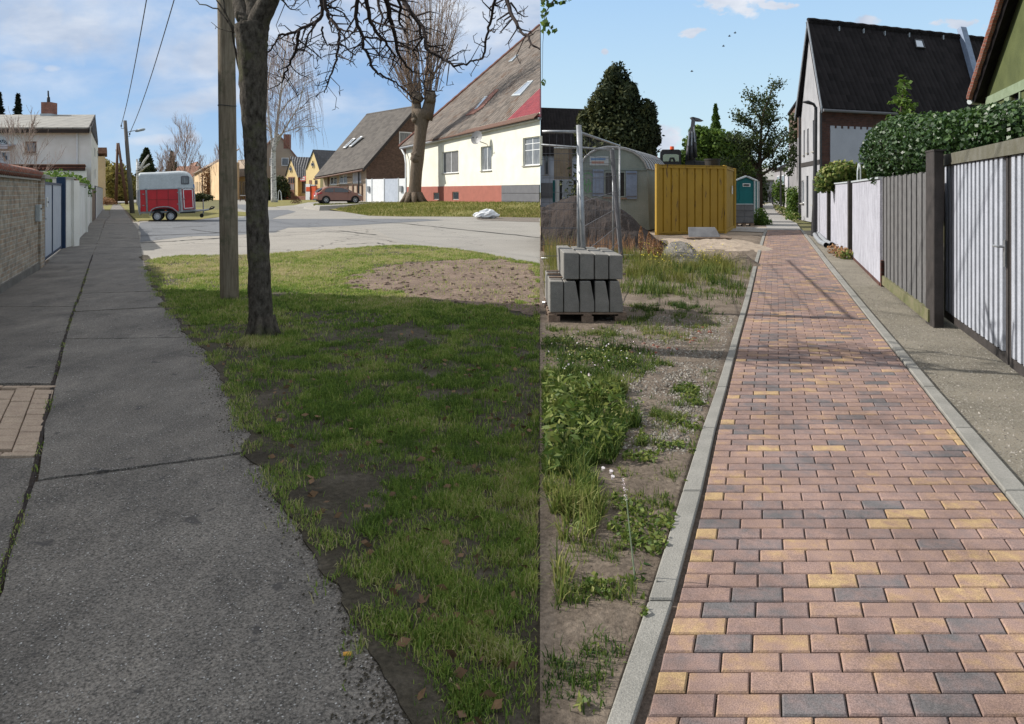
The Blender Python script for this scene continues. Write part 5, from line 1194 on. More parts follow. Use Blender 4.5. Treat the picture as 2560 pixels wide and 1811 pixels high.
def wheel(parent, c, r, wd, axis=V(0,1,0), spokes=10, hub='wheel_metal', side=-1):
    ax = axis.normalized(); a = ax.cross(V(0,0,1)).normalized(); b = V(0,0,1)
    mb = MB(); n = 28; prof = [(r*.62, -wd/2), (r*.86, -wd/2), (r*.97, -wd*.38), (r, -wd*.2), (r, wd*.2), (r*.97, wd*.38), (r*.86, wd/2), (r*.62, wd/2)]; vs = []
    for k in range(n):
        q = 2*math.pi*k/n
        for rr_, w2 in prof: vs.append(c+(a*math.cos(q)+b*math.sin(q))*rr_+ax*w2)
    m_ = len(prof); fs = [(k*m_+j, k*m_+(j+1)%m_, ((k+1)%n)*m_+(j+1)%m_, ((k+1)%n)*m_+j) for k in range(n) for j in range(m_)]
    mb.add(vs, fs); ty = mb.build('wheel', 'rubber', parent, smooth=False)
    mb = MB(); mb.tube([c+ax*side*wd*.30, c+ax*side*wd*.42], [r*.2, r*.17], 16)
    for k in range(spokes):
        q = 2*math.pi*k/spokes; e = a*math.cos(q)+b*math.sin(q); f = e.cross(ax); mb.obox(c+e*r*.16-f*r*.07+ax*side*wd*.26, e*r*.40, f*r*.14, ax*side*wd*.1)
    vs = []
    for k in range(n):
        q = 2*math.pi*k/n; e = a*math.cos(q)+b*math.sin(q)
        for rr_, w2 in ((r*.53, .25), (r*.64, .25), (r*.66, .44), (r*.55, .42)): vs.append(c+e*rr_+ax*side*wd*w2)
    mb.add(vs, [(k*4+j, k*4+(j+1)%4, ((k+1)%n)*4+(j+1)%4, ((k+1)%n)*4+j) for k in range(n) for j in range(4)]); mb.build('rim', hub, ty)
    mb = MB(); mb.tube([c+ax*side*wd*.1, c+ax*side*wd*.22], r*.56, 20); mb.build('brake_drum', 'rubber', ty)
    return ty
for u in (394, 427.5): wheel(t_, H_(u, 540.5)+V(0,-.12,0), 13.3*SC, .2, V(0,1,0), 12); wheel(t_, H_(u, 540.5)+V(0,1.85,0), 13.3*SC, .2, V(0,1,0), 6, side=1)
mb = MB(); mb.obox(H_(450,531)+V(0,.2,0), H_(489,530)-H_(450,531), V(0,1.3,0), V(0,0,-.08)); mb.build('chassis', 'dark_metal', t_)
mb = MB(); e = H_(524,526)+V(0,.88,0)
for yy2 in (.3, 1.45): mb.tube([H_(486,529)+V(0,yy2,0), H_(510,528)+V(0,lerp(yy2,.88,.6),0), e], .055, 8)
mb.build('drawbar', 'galvanised', t_)
mb = MB(); mb.tube([e, H_(535,523)+V(0,.88,0), H_(540,519)+V(0,.88,0)], [.05,.05,.03], 8); mb.tube([H_(527,523)+V(0,.88,0), H_(532,518)+V(0,.88,0), H_(537,519)+V(0,.88,0)], .025, 6); mb.build('coupling', 'dark_metal', t_)
jw = H_(505.5,541.5)+V(0,.7,0); mb = MB(); mb.tube([H_(509,500)+V(0,.7,0), H_(510,533)+V(0,.7,0), jw+V(.04,0,.05)], [.03,.04,.03], 8); mb.tube([H_(507,502)+V(0,.7,0), H_(512,499)+V(0,.7,0)], .02, 6); jk = mb.build('jockey_stand', 'galvanised', t_)
mb = MB(); mb.tube([jw+V(0,-.04,0), jw+V(0,.04,0)], .115, 18); mb.build('jockey_wheel', 'rubber', jk)
mb = MB(); ext(mb, [(484,461),(487,460.5),(488,469),(485,470)], -.02, .02); mb.build('side_sticker', 'sign_blue', t_)
for u, v in ((357,487),(357,515),(443,483),(443,512)): mb = MB(); mb.obox(H_(u,v)+V(0,-.05,0), V(.10,0,0), V(0,.03,0), V(0,0,.05)); mb.build('latch', 'galvanised', t_)
for u in (374, 412, 446): mb = MB(); mb.obox(H_(u,527.5)+V(0,-.035,0), V(.10,0,0), V(0,.03,0), V(0,0,.045)); mb.build('side_reflector', 'lamp_orange', t_)
mb = MB(); mb.obox(H_(352.5,529)+V(0,-.05,0), V(.09,0,0), V(0,.06,0), V(0,0,.22)); mb.build('tail_light', 'lamp_red', t_)
mb = MB()
for u in (392, 420): mb.obox(H_(u,517)+V(0,-.006,0), V(.02,0,0), V(0,.005,0), V(0,0,.92))
mb.obox(H_(369,500)+V(0,-.006,0), V(1.7,0,0), V(0,.005,0), V(0,0,.015)); mb.build('panel_seams', 'dark_red_brick', t_)
t_.rotation_euler = (0, 0, R(23)); t_.scale = (.905, 1, 1)

# ---------------------------------------------------------------- buildings across the street
def gable_house(name, label, A, B, depthv, ez, rz, wallm, roofm, ov=.3, cat='house', group=None, z0=0, wins=(), back=True, ridge_along=True, sill=None, frame='white_paint', pane='glass', roofth=.18, cut=None):
    """A-B front wall seen from the camera; depthv = vector to the back"""
    t_ = thing(name, label, cat, (A.x, A.y, z0), group); C = A+depthv; D_ = B+depthv
    mb = MB(); hs = [hole(A, B, *w_[:4]) for w_ in wins]; d = (B-A).normalized(); n = V(d.y, -d.x, 0); n = n if n.dot(V(0,-1,0)) > 0 else -n
    up = lambda p, z: V(p.x, p.y, z)
    if ridge_along:
        wallpanel(mb, A, B, z0, z0, ez, ez, hs, .12, n)
        m1 = A+depthv*.5; m2 = B+depthv*.5
        mb.quad(up(B,z0), up(D_,z0), up(D_,ez), up(m2,rz-.1), up(B,ez)); mb.quad(up(C,z0), up(A,z0), up(A,ez), up(m1,rz-.1), up(C,ez)); mb.quad(up(D_,z0), up(C,z0), up(C,ez), up(D_,ez))
        mb.build('wall', wallm, t_, solid=False)
        mb = MB(); dn = depthv.normalized(); k = (rz-ez)/(depthv.length*.5); o1 = -dn*ov; e = ez-ov*k
        slab(mb, [up(A+o1-d*ov,e), up(B+o1+d*ov,e), up(m2+d*ov,rz), up(m1-d*ov,rz)], roofth); slab(mb, [up(m1-d*ov,rz), up(m2+d*ov,rz), up(D_-o1+d*ov,e), up(C-o1-d*ov,e)], roofth)
        r = mb.build('roof', roofm, t_)
    else:
        wallpanel(mb, A, B, z0, z0, ez, ez, hs, .12, n); m1 = A.lerp(B,.5); m2 = m1+depthv
        mb.quad(up(A,ez), up(B,ez), up(m1,rz-.05)); mb.quad(up(B,z0), up(D_,z0), up(D_,ez), up(B,ez)); mb.quad(up(C,z0), up(A,z0), up(A,ez), up(C,ez)); mb.quad(up(D_,z0), up(C,z0), up(C,ez), up(m2,rz-.05), up(D_,ez))
        mb.build('wall', wallm, t_, solid=False)
        mb = MB(); dn = depthv.normalized()*.15; k = (rz-ez)/((B-A).length*.5); e = ez-ov*k
        slab(mb, [up(A-d*ov-dn,e), up(m1-dn,rz), up(m2+dn,rz), up(C-d*ov+dn,e)], roofth); slab(mb, [up(m1-dn,rz), up(B+d*ov-dn,e), up(D_+d*ov+dn,e), up(m2+dn,rz)], roofth)
        r = mb.build('roof', roofm, t_)
    for w_, h in zip(wins, hs): window(t_, A, B, h, .1, max(.06,(h[3]-h[2])*.06), w_[4] if len(w_) > 4 else frame, pane, w_[5] if len(w_) > 5 else 1, n=n, sill=sill)
    return t_, r
G = lambda u, v, z=0: P(u, v, z)
# white gabled house and neighbours far away
a = G(476,496); b = G(512,496); sc = a.y/FPX
gable_house('gabled_house', 'small white gabled house behind the yellow hall and the trailer', a, b, V(-7,12,0), 1.6+(480-432)*sc, 1.6+(480-404)*sc, 'white_plaster', 'reddish_tiles', .5, wins=[(489,414,493,428,'brown_wood',0)], ridge_along=False)
a = G(425,496.5); b = G(474,496.5); sc = a.y/FPX
gable_house('low_house', 'long house with red-brown roof behind the trailer top', a, b, V(0,10,0), 1.6+(480-445)*sc, 1.6+(480-414)*sc, 'white_plaster', 'reddish_tiles', .4)
a = G(262,495.5); b = G(345,495.5); sc = a.y/FPX
gable_house('distant_house', 'pale low houses closing the far end of the left street', a, b, V(0,8,0), 1.6+(480-474)*sc, 1.6+(480-462)*sc, 'white_plaster', 'reddish_tiles', .4)
# yellow hall: long wall running towards us
a = G(486,497); b = G(556,501); 
t_ = thing('yellow_hall', 'long ochre building with a climbing plant and low grey roof left of the wooden pole', 'building', tuple(a))
mb = MB(); d = (b-a).normalized(); n = V(d.y,-d.x,0); z1a = 5.8; z1b = 7.7
hs = [hole(a, b, u, 455, u+2.2, 481) for u in (489,493.5,498.5,504,511)]
wallpanel(mb, a, b, 0, 0, z1a, z1b, hs, .15, n); bk = V(-1.7, 13, 0); mb.quad(b, b+bk, b+bk+V(0,0,z1b), b+V(0,0,z1b)); mb.quad(a, a+bk, a+bk+V(0,0,z1a), a+V(0,0,z1a)); mb.build('wall', 'ochre_plaster', t_, solid=False)
for h in hs: window(t_, a, b, h, .12, .08, 'white_paint', 'glass', 0, n=n)
mb = MB(); slab(mb, [a+V(-.5,-.4,z1a), b+V(.5,-.4,z1b), b+bk+V(0,0,z1b+3), a+bk+V(0,0,z1a+3)], .2); mb.build('roof', 'beige_tiles', t_)
leafy('climbing_plant', 'bare brown climbing shrub against the ochre building', P(519,499), [(Q(u,v,150), (1.3,.8,1.8)) for u, v in [(518,448),(521,462),(519,478),(527,470),(515,435),(531,484)]], 'seed_head', 60, .25, [([P(519,499), Q(519,440,151)], .3, .1)], cat='shrub')
leafy('juniper_bush', 'low spreading green juniper beside the trailer drawbar', P(505,503), [(Q(u,v,120), (1.1,1.0,.55)) for u, v in [(494,492),(502,490),(511,493),(519,495),(490,497),(497,499)]], 'conifer_leaf', 320, .22, cat='bush')
# shop
a = G(588,497.5); b = G(640,499)
t_, r_ = gable_house('shop', 'cream shop with white framed display windows behind the wooden pole', a, b, V(-3,12,0), 1.6+(480-440)*a.y/FPX, 1.6+(480-398)*a.y/FPX, 'yellow_plaster', 'beige_tiles', .4, cat='shop', wins=[(594,454,604,490),(605,454,615,490),(618,455,630,490)])
q = G(602.5, 497.0); t_ = thing('shop_sign', 'round red sign on a thin post in front of the shop', 'sign', tuple(q)); D_ = q.y-1.2
mb = MB(); mb.tube([V(q.x,D_,0), V(q.x,D_,4.2)], .05, 8); mb.build('post', 'galvanised', t_); mb = MB(); c = Q(602.5,458,D_-.08); mb.tube([c, c+V(0,-.06,0)], .42, 20); fc = mb.build('sign_face', 'bright_red', t_); mb = MB(); mb.obox(c+V(-.26,-.08,-.05), V(.52,0,0), V(0,.015,0), V(0,0,.1)); mb.build('sign_bar', 'white_paint', fc)
t_ = thing('cafe_table', 'dark wooden trestle table in front of the shop', 'table', tuple(P(606,504))); D_ = P(606,504).y
mb = MB(); mb.obox(Q(600,490,D_), Q(614,490,D_)-Q(600,490,D_), V(0,.8,0), V(0,0,.08)); mb.build('table_top', 'white_paint', t_)
for u0, u1 in ((601,603),(613,611)): mb = MB(); mb.tube([P(u0-1 if u0 < 605 else u0+1, 504), Q(u1,490,D_)], .07, 6); mb.build('leg', 'brown_wood', t_)
# tall beige house
a = G(640,498.5); b = G(741,499.5); D_ = a.y; sc = D_/FPX
t_ = thing('beige_house', 'tall beige gabled house with a brick chimney behind the birch', 'house', tuple(a))
mb = MB(); hs = [(704,395,722,415), (674,396,688,415)]; f_ = lambda u, v: Q(u, v, D_)
out = [(636,499),(739,499.5),(741,390),(724,372),(722,368),(707,346),(697,338),(676,349),(655,372),(636,392)]
mb.prism([f_(u, v) for u, v in out], V(-3.2,12,0)); mb.build('wall', 'beige_plaster', t_)
mb = MB(); dirs = V(-3.2,12,0)
for p1, p2 in (((744,393),(697,335)), ((697,335),(630,396))): slab(mb, [f_(*p1)+V(0,-.25,0), f_(*p2)+V(0,-.25,0), f_(*p2)+dirs, f_(*p1)+dirs], .25)
rf = mb.build('roof', 'reddish_tiles', t_)
mb = MB(); mb.obox(f_(709,372)+V(0,-.05,0), f_(723,372)-f_(709,372), V(0,1.4,0), V(0,0,36*sc)); mb.build('chimney', 'red_brick', rf)
A_ = V(f_(636,0).x, D_); B_ = V(f_(739,0).x, D_)
for w_ in hs: window(t_, A_, B_, hole(A_, B_, *w_), 0, .13, 'white_paint', 'curtain_glass', 0, n=V(0,-1,0), proud=.04, sill='concrete')
leafy('dark_hedge', 'dark evergreen hedge behind the birch trunk', P(690,500), [(Q(u,v,140), (1.3,1.2,1.4)) for u, v in [(672,462),(678,475),(686,458),(694,470),(702,456),(709,468),(700,482),(684,486),(712,484),(672,490)]], 'conifer_leaf', 130, .34, cat='hedge')
for u, lab in ((698,'red drinks machine left of the small yellow fire station'), (712,'dark red vending machine against the fire station corner')):
    q = P(u, 500.5); s_ = q.y/FPX; t_ = thing('vending_machine', lab, 'vending machine', tuple(q), 'vending machines'); mb = MB(); mb.box(q.x, q.y+.4, 28*s_/2, 9*s_, .8, 28*s_); mb.build('cabinet', 'pink_red' if u < 700 else 'red_paint', t_, bevel=.06)
    mb = MB(); mb.box(q.x+.1, q.y-.01, 18*s_, 5*s_, .04, 9*s_); mb.box(q.x+.1, q.y-.01, 9*s_, 5*s_, .04, 3*s_); mb.build('front_panel', 'dark_metal' if u < 700 else 'curtain_glass', t_)
q = P(706, 501); s_ = q.y/FPX; t_ = thing('bicycle_rack', 'pale arched stand in front of the vending machines', 'stand', (q.x, q.y-2, 0)); mb = MB(); mb.tube([V(q.x-.15,q.y-2,0), V(q.x-.1,q.y-2,1.6), V(q.x+.1,q.y-2,1.9), V(q.x+.35,q.y-2,1.5), V(q.x+.5,q.y-2,0)], .07, 6); mb.build('hoop', 'white_paint', t_)
# blue banner by the dark trunk
q = P(671,500); t_ = thing('blue_banner', 'narrow blue and white flag beside the hedge', 'flag', (q.x,q.y-3,0)); mb = MB(); mb.obox(V(q.x-.35,q.y-3,1.0), V(.5,0,0), V(0,.04,0), V(0,0,2.2)); mb.build('flag', 'pale_blue_metal', t_); mb = MB(); mb.obox(V(q.x+.15,q.y-3,.2), V(.7,0,0), V(0,.05,0), V(0,0,3.2)); mb.build('panel', 'sign_blue', t_)
# twin gabled fire station
D0 = P(757,500).y; sc = D0/FPX
def f_(u, v, y=0):
    k = (u-CU)/FPX; x0 = (757-CU)/FPX*D0; D_ = (x0+.8/.6*D0)/(k+.8/.6); return Q(u, v, D_)+V(0, y, 0)
t_ = thing('fire_station', 'small yellow building with two steep gables and dark tiled roofs beside the brown car', 'building', (f_(757,500).x, D0, 0))
mb = MB()
mb.prism([f_(714.5,500.5), f_(744.5,500.5), f_(744.5,440), f_(742.5,437), f_(727,396), f_(714.5,437)], V(0,9,0)); 
mb.prism([f_(744.5,500.5,1.2), f_(766,500.5,1.2), f_(766,441,1.2), f_(744.5,441,1.2)], V(0,7,0))
mb.prism([f_(766,500.5,-.3), f_(801.5,500.5,-.3), f_(801.5,428,-.3), f_(784,378,-.3), f_(766,423,-.3)], V(0,10,0)); mb.build('wall', 'yellow_plaster', t_)
mb = MB()
slab(mb, [f_(725.5,392,-.4), f_(745,444,-.2), f_(745,444,1.0)+V(0,0,0), f_(777,444,1.0), f_(777,391,4.5), f_(730,391,4.5)][:2]+[f_(776,444,1.0), f_(776,392,3.8)], .2)
slab(mb, [f_(727,393.5,-.2), f_(713,440,-.2), f_(713,440,9), f_(727,393.5,9)], .2)
slab(mb, [f_(783,374.5,-.5), f_(800,426,-.5), f_(842,430,2.5), f_(842,374,5.5)], .2)
slab(mb, [f_(784,375,-.5), f_(765,424,-.5), f_(765,424,9), f_(784,375,9)], .2)
mb.build('roof', 'glazed_dark_tiles', t_)
mb = MB(); mb.obox(f_(713,500.7,-.06), f_(766,500.7)-f_(713,500.7), V(0,.05,0), V(0,0,10*sc)); mb.build('plinth', 'red_brick', t_)
mb = MB(); mb.obox(f_(720.5,499.8,-.12), f_(736,499.8)-f_(720.5,499.8), V(0,.1,0), V(0,0,58*sc)); dr = mb.build('door', 'pink_red', t_, label) if False else mb.build('door', 'reddish_tiles', t_)
mb = MB()
for u in (721.5, 726.8, 732): mb.obox(f_(u,458,-.15), f_(u+3.6,458)-f_(u,458), V(0,.03,0), V(0,0,13*sc))
mb.build('door_pane', 'glass', dr)
mb = MB()
for u in (722, 727, 732): mb.obox(f_(u,475,-.15), f_(u+3,475)-f_(u,475), V(0,.03,0), V(0,0,14*sc))
mb.build('door_panel', 'grey_plaster', dr)
mb = MB(); mb.obox(f_(751,482,1.1), f_(762,482)-f_(751,482), V(0,.1,0), V(0,0,29*sc)); wf = mb.build('window', 'brown_wood', t_); mb = MB(); mb.obox(f_(755,480,1.05), f_(761,480)-f_(755,480), V(0,.06,0), V(0,0,26*sc)); mb.build('pane', 'curtain_glass', wf)
mb = MB(); mb.obox(f_(749,484,1.0), f_(764,484)-f_(749,484), V(0,.2,0), V(0,0,1.5*sc)); mb.build('sill', 'concrete', wf)
for u, m_ in ((774,'reddish_tiles'),(788,'dark_wood')): mb = MB(); mb.obox(f_(u,461,-.36), f_(u+6.5,461)-f_(u,461), V(0,.08,0), V(0,0,10*sc)); mb.build('window', m_, t_)
mb = MB(); mb.obox(f_(766,475,-.40), f_(770,475)-f_(766,475), V(0,.12,0), V(0,0,7*sc)); mb.build('meter_box', 'brown_wood', t_)
for u, v, y in ((727,423,-.1),(783.5,412,-.4)):
    mb = MB(); mb.tube([f_(u,v,y), f_(u,v,y-.12)], .36, 18); e = mb.build('emblem', 'panel_plaster', t_); mb = MB(); mb.obox(f_(u,v+9,y-.06)-V(.08,0,0), V(.16,0,0), V(0,.05,0), V(0,0,18*sc)); mb.obox(f_(u,v,y-.14)-V(.12,0,.12), V(.24,0,0), V(0,.03,0), V(0,0,.24)); mb.build('emblem_bar', 'dark_metal', e)
# red sign with white field
t2 = thing('shop_fascia_sign', 'red box sign with a worn white field above the window of the fire station', 'sign', tuple(f_(756,452,.6)))
mb = MB(); mb.prism([f_(746.5,441.5,.3), f_(764,440.5,.3), f_(764,451,.3), f_(760,453.5,.3), f_(750,453.5,.3), f_(747,451,.3)], V(0,.7,0)); s_ = mb.build('sign_box', 'pink_red', t2)
mb = MB(); mb.obox(f_(750,450.5,.25), f_(761,450.5)-f_(750,450.5), V(0,.04,0), V(0,0,7.5*sc)); fd = mb.build('sign_field', 'white_paint', s_); 
mb = MB(); x = 751.5
for k in range(5): mb.obox(f_(x,448.2,.235), f_(x+1.1,448.2)-f_(x,448.2), V(0,.012,0), V(0,0,3*sc)); x += 1.8
mb.build('lettering', 'pink_red', s_)
q = f_(784,500,-1.6); s_ = sc
t2 = thing('parcel_locker', 'white and orange-red box machine between the fire station and the car', 'kiosk', (q.x, q.y, 0))
mb = MB(); mb.obox(f_(772,500,-2.2), f_(782.5,500)-f_(772,500), V(0,1,0), V(0,0,39*sc)); mb.build('cabinet', 'white_paint', t2); mb = MB(); mb.obox(f_(773,479,-2.25), f_(782.5,479)-f_(773,479), V(0,.04,0), V(0,0,11*sc)); mb.build('front_panel', 'orange_red', t2)
mb = MB(); mb.obox(f_(783,500,-2.0), f_(796,500)-f_(783,500), V(0,1.2,0), V(0,0,34*sc)); mb.build('side_cabinet', 'orange_red', t2); mb = MB(); mb.obox(f_(782.5,465.4,-2.1), f_(794,465)-f_(782.5,465), V(0,1.3,0), V(0,0,3*sc)); mb.build('roof', 'pale_grey_plastic', t2)
leafy('leafless_shrub', 'low brown leafless shrub on the verge between the birch and the car', P(741,512), [(Q(u,v,98), (.5,.5,.4)) for u, v in [(734,505),(741,503),(748,506),(741,509)]], 'leaf_litter', 240, .12, cat='bush')

# brown house
zb = .44
a = P(808, 503.5, zb); b = P(916, 505.5, zb-.0)
sa = a.y/FPX; sb = b.y/FPX
eL, eR = 1.6+(480-426)*sa, 1.6+(480-403)*sb; ez = (eL+eR)/2
ln_ = b-a; dpt = V(9.5, 7.5, 0)
t_ = thing('brown_house', 'brown brick house with a steep grey roof, white gate beside it', 'house', (a.x, a.y, zb))
hs = [(825,432,842,462), (848,430,868,459), (881,426,903,459)]
mb = MB(); d = ln_.normalized(); n = V(d.y,-d.x,0); HS = [hole(a, b, *w_) for w_ in hs]
wallpanel(mb, a, b, zb-.3, zb-.3, eL, eR, HS, .15, n); mb.build('front_wall', 'tan_brick', t_, solid=False)
for i, h in enumerate(HS): window(t_, a, b, h, .1, .10, 'white_paint', 'glass', 1 if i < 2 else 0, n=n, blind=.42 if i < 2 else .96, blindmat='panel_plaster', sill='white_paint' if i < 2 else None)
c = b+V(15, 11, 0); apex_m = b+V(7.5, 5.5, 0)
dq = (c-b).normalized(); ra = wallpt(b, c, 1033, 268); rz = ra[1]; mt = b.lerp(c, ra[0])
c = b+(mt-b)*2
mb = MB(); h3 = hole(b, c, 998, 330, 1030, 366)
wallpanel(mb, b, c, zb-.3, zb-.3, eR, eR, [h3], .15, V(dq.y,-dq.x,0))
# gable above the eaves with the window opening cut through
m_ = MB(); bz = lambda p, z: V(p.x, p.y, z)
mb.v = []; mb.f = []
s0, s1, h0, h1 = h3
def gz(s): return eR+(rz-.15-eR)*(1-abs(s-.5)*2)
for x0_, x1_ in ((0, s0), (s1, .5), (.5, 1)): mb.quad(*[bz(b.lerp(c, s), z) for s, z in ((x0_, zb-.3), (x1_, zb-.3), (x1_, gz(x1_)), (x0_, gz(x0_)))])
mb.quad(*[bz(b.lerp(c, s), z) for s, z in ((s0, zb-.3), (s1, zb-.3), (s1, h0), (s0, h0))]); mb.quad(*[bz(b.lerp(c, s), z) for s, z in ((s0, h1), (s1, h1), (s1, gz(s1)), (s0, gz(s0)))])
mb.quad(bz(c, zb-.3), bz(a+(c-b), zb-.3), bz(a+(c-b), eL), bz(c, eR)); mb.build('gable_wall', 'brown_brick', t_, solid=False)
window(t_, b, c, h3, .08, .13, 'white_paint', 'curtain_glass', 0, n=V(dq.y,-dq.x,0), sill='white_paint')
rl = Q(929, 297, 1); kx = (929-CU)/FPX
am = a+(mt-b); rl_t = am
mb = MB(); k_ = (rz-eR)/((mt-b).length); o1 = -(mt-b).normalized()*.9; o2 = d*.8
lift = .0
R1 = bz(a+o1-d*.5, eL-.9*k_+.15); R2_ = bz(b+o1+o2, eR-.9*k_+.15); R3 = bz(mt+o2, rz+.15); R4 = bz(am-d*.3, rz+.0)
slab(mb, [R1, R2_, R3, R4], .22); R5 = bz(c-o1+o2, eR-.9*k_+.15); R6 = bz(a+(c-b)-o1-d*.5, eL-.9*k_); slab(mb, [R4, R3, R5, R6], .22)
rf = mb.build('roof', 'grey_tiles', t_)
mb = MB(); mb.prism([R2_+d*.01-V(0,0,.45), R3+d*.01-V(0,0,.45), R3+d*.01, R2_+d*.01], d*.08); mb.build('bargeboard', 'dark_board', rf)
mb = MB(); mb.tube([R1-V(0,0,.25), R2_-V(0,0,.25)], .12, 8); mb.build('gutter', 'brown_wood', rf)
mb = MB(); q = b+n*.25+d*-1.2; mb.tube([bz(b+o1*.9-d*1.5, eR-.9*k_), bz(q, eR-1.3), bz(q, zb)], .09, 8); mb.build('downpipe', 'dark_metal', t_)
for qd in ([(858,371),(884,347),(890,347),(864,371)], [(873,368),(903,342),(908,342),(879,367)]): roofwindow(t_, R1+V(0,0,.0), R2_-R1, R4-R1, qd, None, 'white_paint', 'sky_glass')
mb = MB()
for (u0,v0,u1,v1) in [(868,432,880,434),(868,443,880,445),(843,462,906,464),(868,464,871,500),(881,464,884,500),(893,464,895,500),(905,464,907,500),(850,466,868,468),(850,466,852,480),(820,426,823,500)]:
    s0, z0 = wallpt(a, b, u0, v1); s1, z1 = wallpt(a, b, u1, v0); p0 = a.lerp(b, s0)+n*.03; mb.obox(bz(p0, z0), (b-a)*(s1-s0), n*.05, V(0,0,z1-z0))
mb.build('timber_frame', 'brown_wood', t_)
# white metal gate
ga = P(917, 505.5, .5); gb = P(1016, 504.5, .62)
t_ = thing('white_gate', 'white sheet metal yard gate in two leaves beside the pollarded tree', 'gate', tuple(ga)); d = (gb-ga); d.z = 0; ln = d.length; d.normalize(); n = V(d.y,-d.x,0); z1 = 1.6+(480-449)*ga.y/FPX
for s0, s1 in ((0,.15),(.15,.46),(.48,.82),(.82,1)):
    mb = MB(); mb.obox(ga+d*ln*s0+d*.04, d*(ln*(s1-s0)-.08), n*.05, V(0,0,z1-.5)); mb.build('gate_panel', 'pale_blue_metal' if .4 < s0 < .6 else 'white_paint', t_)
for s in (0,.15,.47,.82,1): mb = MB(); mb.obox(ga+d*ln*s-d*.06+n*.0, d*.12, n*.09, V(0,0,z1-.42)); mb.build('gate_post', 'pale_grey_plastic', t_)
for s in (.04,.87): mb = MB(); mb.obox(ga+d*ln*s+n*.06+V(0,0,1.1), d*.4, n*.15, V(0,0,.6)); mb.build('mail_box', 'galvanised', t_)

# cream house (large, on the bank)
A = V((1015-CU)/FPX*80, 80); B = V((1350-CU)/FPX*54, 54); eA, eB = 1.6+(480-360)/FPX*80, 1.6+(480-281)/FPX*54
t_ = thing('cream_house', 'cream plastered house with red plinth and huge mossy tiled roof on the grass bank', 'house', (A.x, A.y, .7))
d = (B-A).normalized(); n = V(d.y,-d.x,0)
if n.y > 0: n = -n
W = [(1105.5,379,1146,433), (1202,366,1229,427), (1307,343,1349.5,414)]; HS = [hole(A, B, *w_) for w_ in W]
pt_ = lambda s: lerp(1.6+(480-469.5)/FPX*70, 1.6+(480-459)/FPX*46, s)
# plinth height follows the photograph
pzA = wallpt(A, B, 1052, 469.5)[1]; pzB = wallpt(A, B, 1349, 459)[1]; pz = (pzA+pzB)/2
mb = MB(); wallpanel(mb, A, B, pz, pz, eA, eB, HS, .22, n)
Tp = V(SEAM*88, 88); tz = 1.6+(480-66)/FPX*88
mb.quad(V(B.x,B.y,.5), V(Tp.x,Tp.y,.5), V(Tp.x,Tp.y,tz-.2), V(B.x,B.y,eB)); mb.quad(V(A.x,A.y,.5), V(Tp.x,Tp.y,.5), V(Tp.x,Tp.y,tz-.2), V(A.x,A.y,eA)); mb.build('wall', 'cream_plaster', t_, solid=False)
sR = wallpt(A, B, 1255, 470)[0]; cw = [hole(A, B, 1085, 482, 1099, 500), hole(A, B, 1132, 480, 1148, 500)]
mb = MB(); Ar = A+n*.05; M1 = A.lerp(B, sR)+n*.05; hs2 = [(h[0]/sR, h[1]/sR, h[2], h[3]) for h in cw]
wallpanel(mb, Ar, M1, .2, .2, pz, pz, hs2, .15, n); mb.quad(V(Ar.x,Ar.y,pz), V(M1.x,M1.y,pz), V(M1.x,M1.y,pz)-n*.06, V(Ar.x,Ar.y,pz)-n*.06); mb.build('plinth', 'red_plinth', t_, solid=False)
for h in hs2: window(t_, Ar, M1, h, .12, .07, 'concrete', 'glass', 0, n=n, name='cellar_window')
mb = MB(); Br = B+n*.08
for k in range(3): z0 = .2+(pz-.2)*k/3; mb.obox(V(M1.x,M1.y,z0+.01), (Br-M1), -n*.07, V(0,0,(pz-.2)/3-.03))
mb.build('plinth', 'grey_plinth', t_).__setitem__('label', 'grey panelled plinth at the right end')
window(t_, A, B, HS[0], .18, .08, 'white_paint', 'curtain_glass', 1, n=n, blind=.97, blindmat='grey_leaf_dish', sill='concrete')
window(t_, A, B, HS[1], .18, .09, 'white_paint', 'curtain_glass', 1, n=n, sill='concrete')
window(t_, A, B, HS[2], .20, .09, 'white_paint', 'curtain_glass', 1, n=n, sill='concrete', hbars=(.55,.8))
sP = wallpt(A, B, 1268, 400)[0]; q = A.lerp(B, sP)
O = V(A.x,A.y,eA); dB = V(B.x,B.y,eB)-O; dT = V(Tp.x,Tp.y,tz)-O
nr = dB.cross(dT).normalized(); nr = nr if nr.z > 0 else -nr; down = V(nr.x,nr.y,0).normalized()
Oe = O+n*.5-V(0,0,.42)-d*.5; Be = V(B.x,B.y,eB)+n*.5-V(0,0,.42); Be.x = SEAM*Be.y
s_split = lambda u, v: onroof(O+nr*.15, dB, dT, u, v)
p1 = s_split(1252, 303); p2 = s_split(1350, 222)
mb = MB(); E0 = Oe+nr*.15; E1 = s_split(1252,301.5); Tt = V(Tp.x,Tp.y,tz)+nr*.15; Tt.x = SEAM*Tt.y; p2.x = SEAM*p2.y; Ee = Be+nr*.15; Ee.x = SEAM*Ee.y
Ecut = E0.lerp(Ee, sR+.02)
slab(mb, [E0, Ecut, p2, Tt], .16); rf = mb.build('roof', 'old_tiles', t_)
mb = MB(); slab(mb, [Ecut+nr*.03, Ee+nr*.03, p2+nr*.03], .18); mb.build('red_roof', 'maroon_tiles', t_)
mb = MB(); mb.tube([E0+(Tt-E0)*k/40+nr*(.06+.03*(k%2)) for k in range(41)], .16, 6); mb.build('verge_tiles', 'red_brick', rf)
mb = MB(); g1 = E0-nr*.25+n*.05; g2 = Ee-nr*.25+n*.05; mb.tube([g1, g1.lerp(g2,.5), V(SEAM*(g2.y+.05),g2.y+.05,g2.z)], .14, 10); mb.build('gutter', 'galvanised', rf)
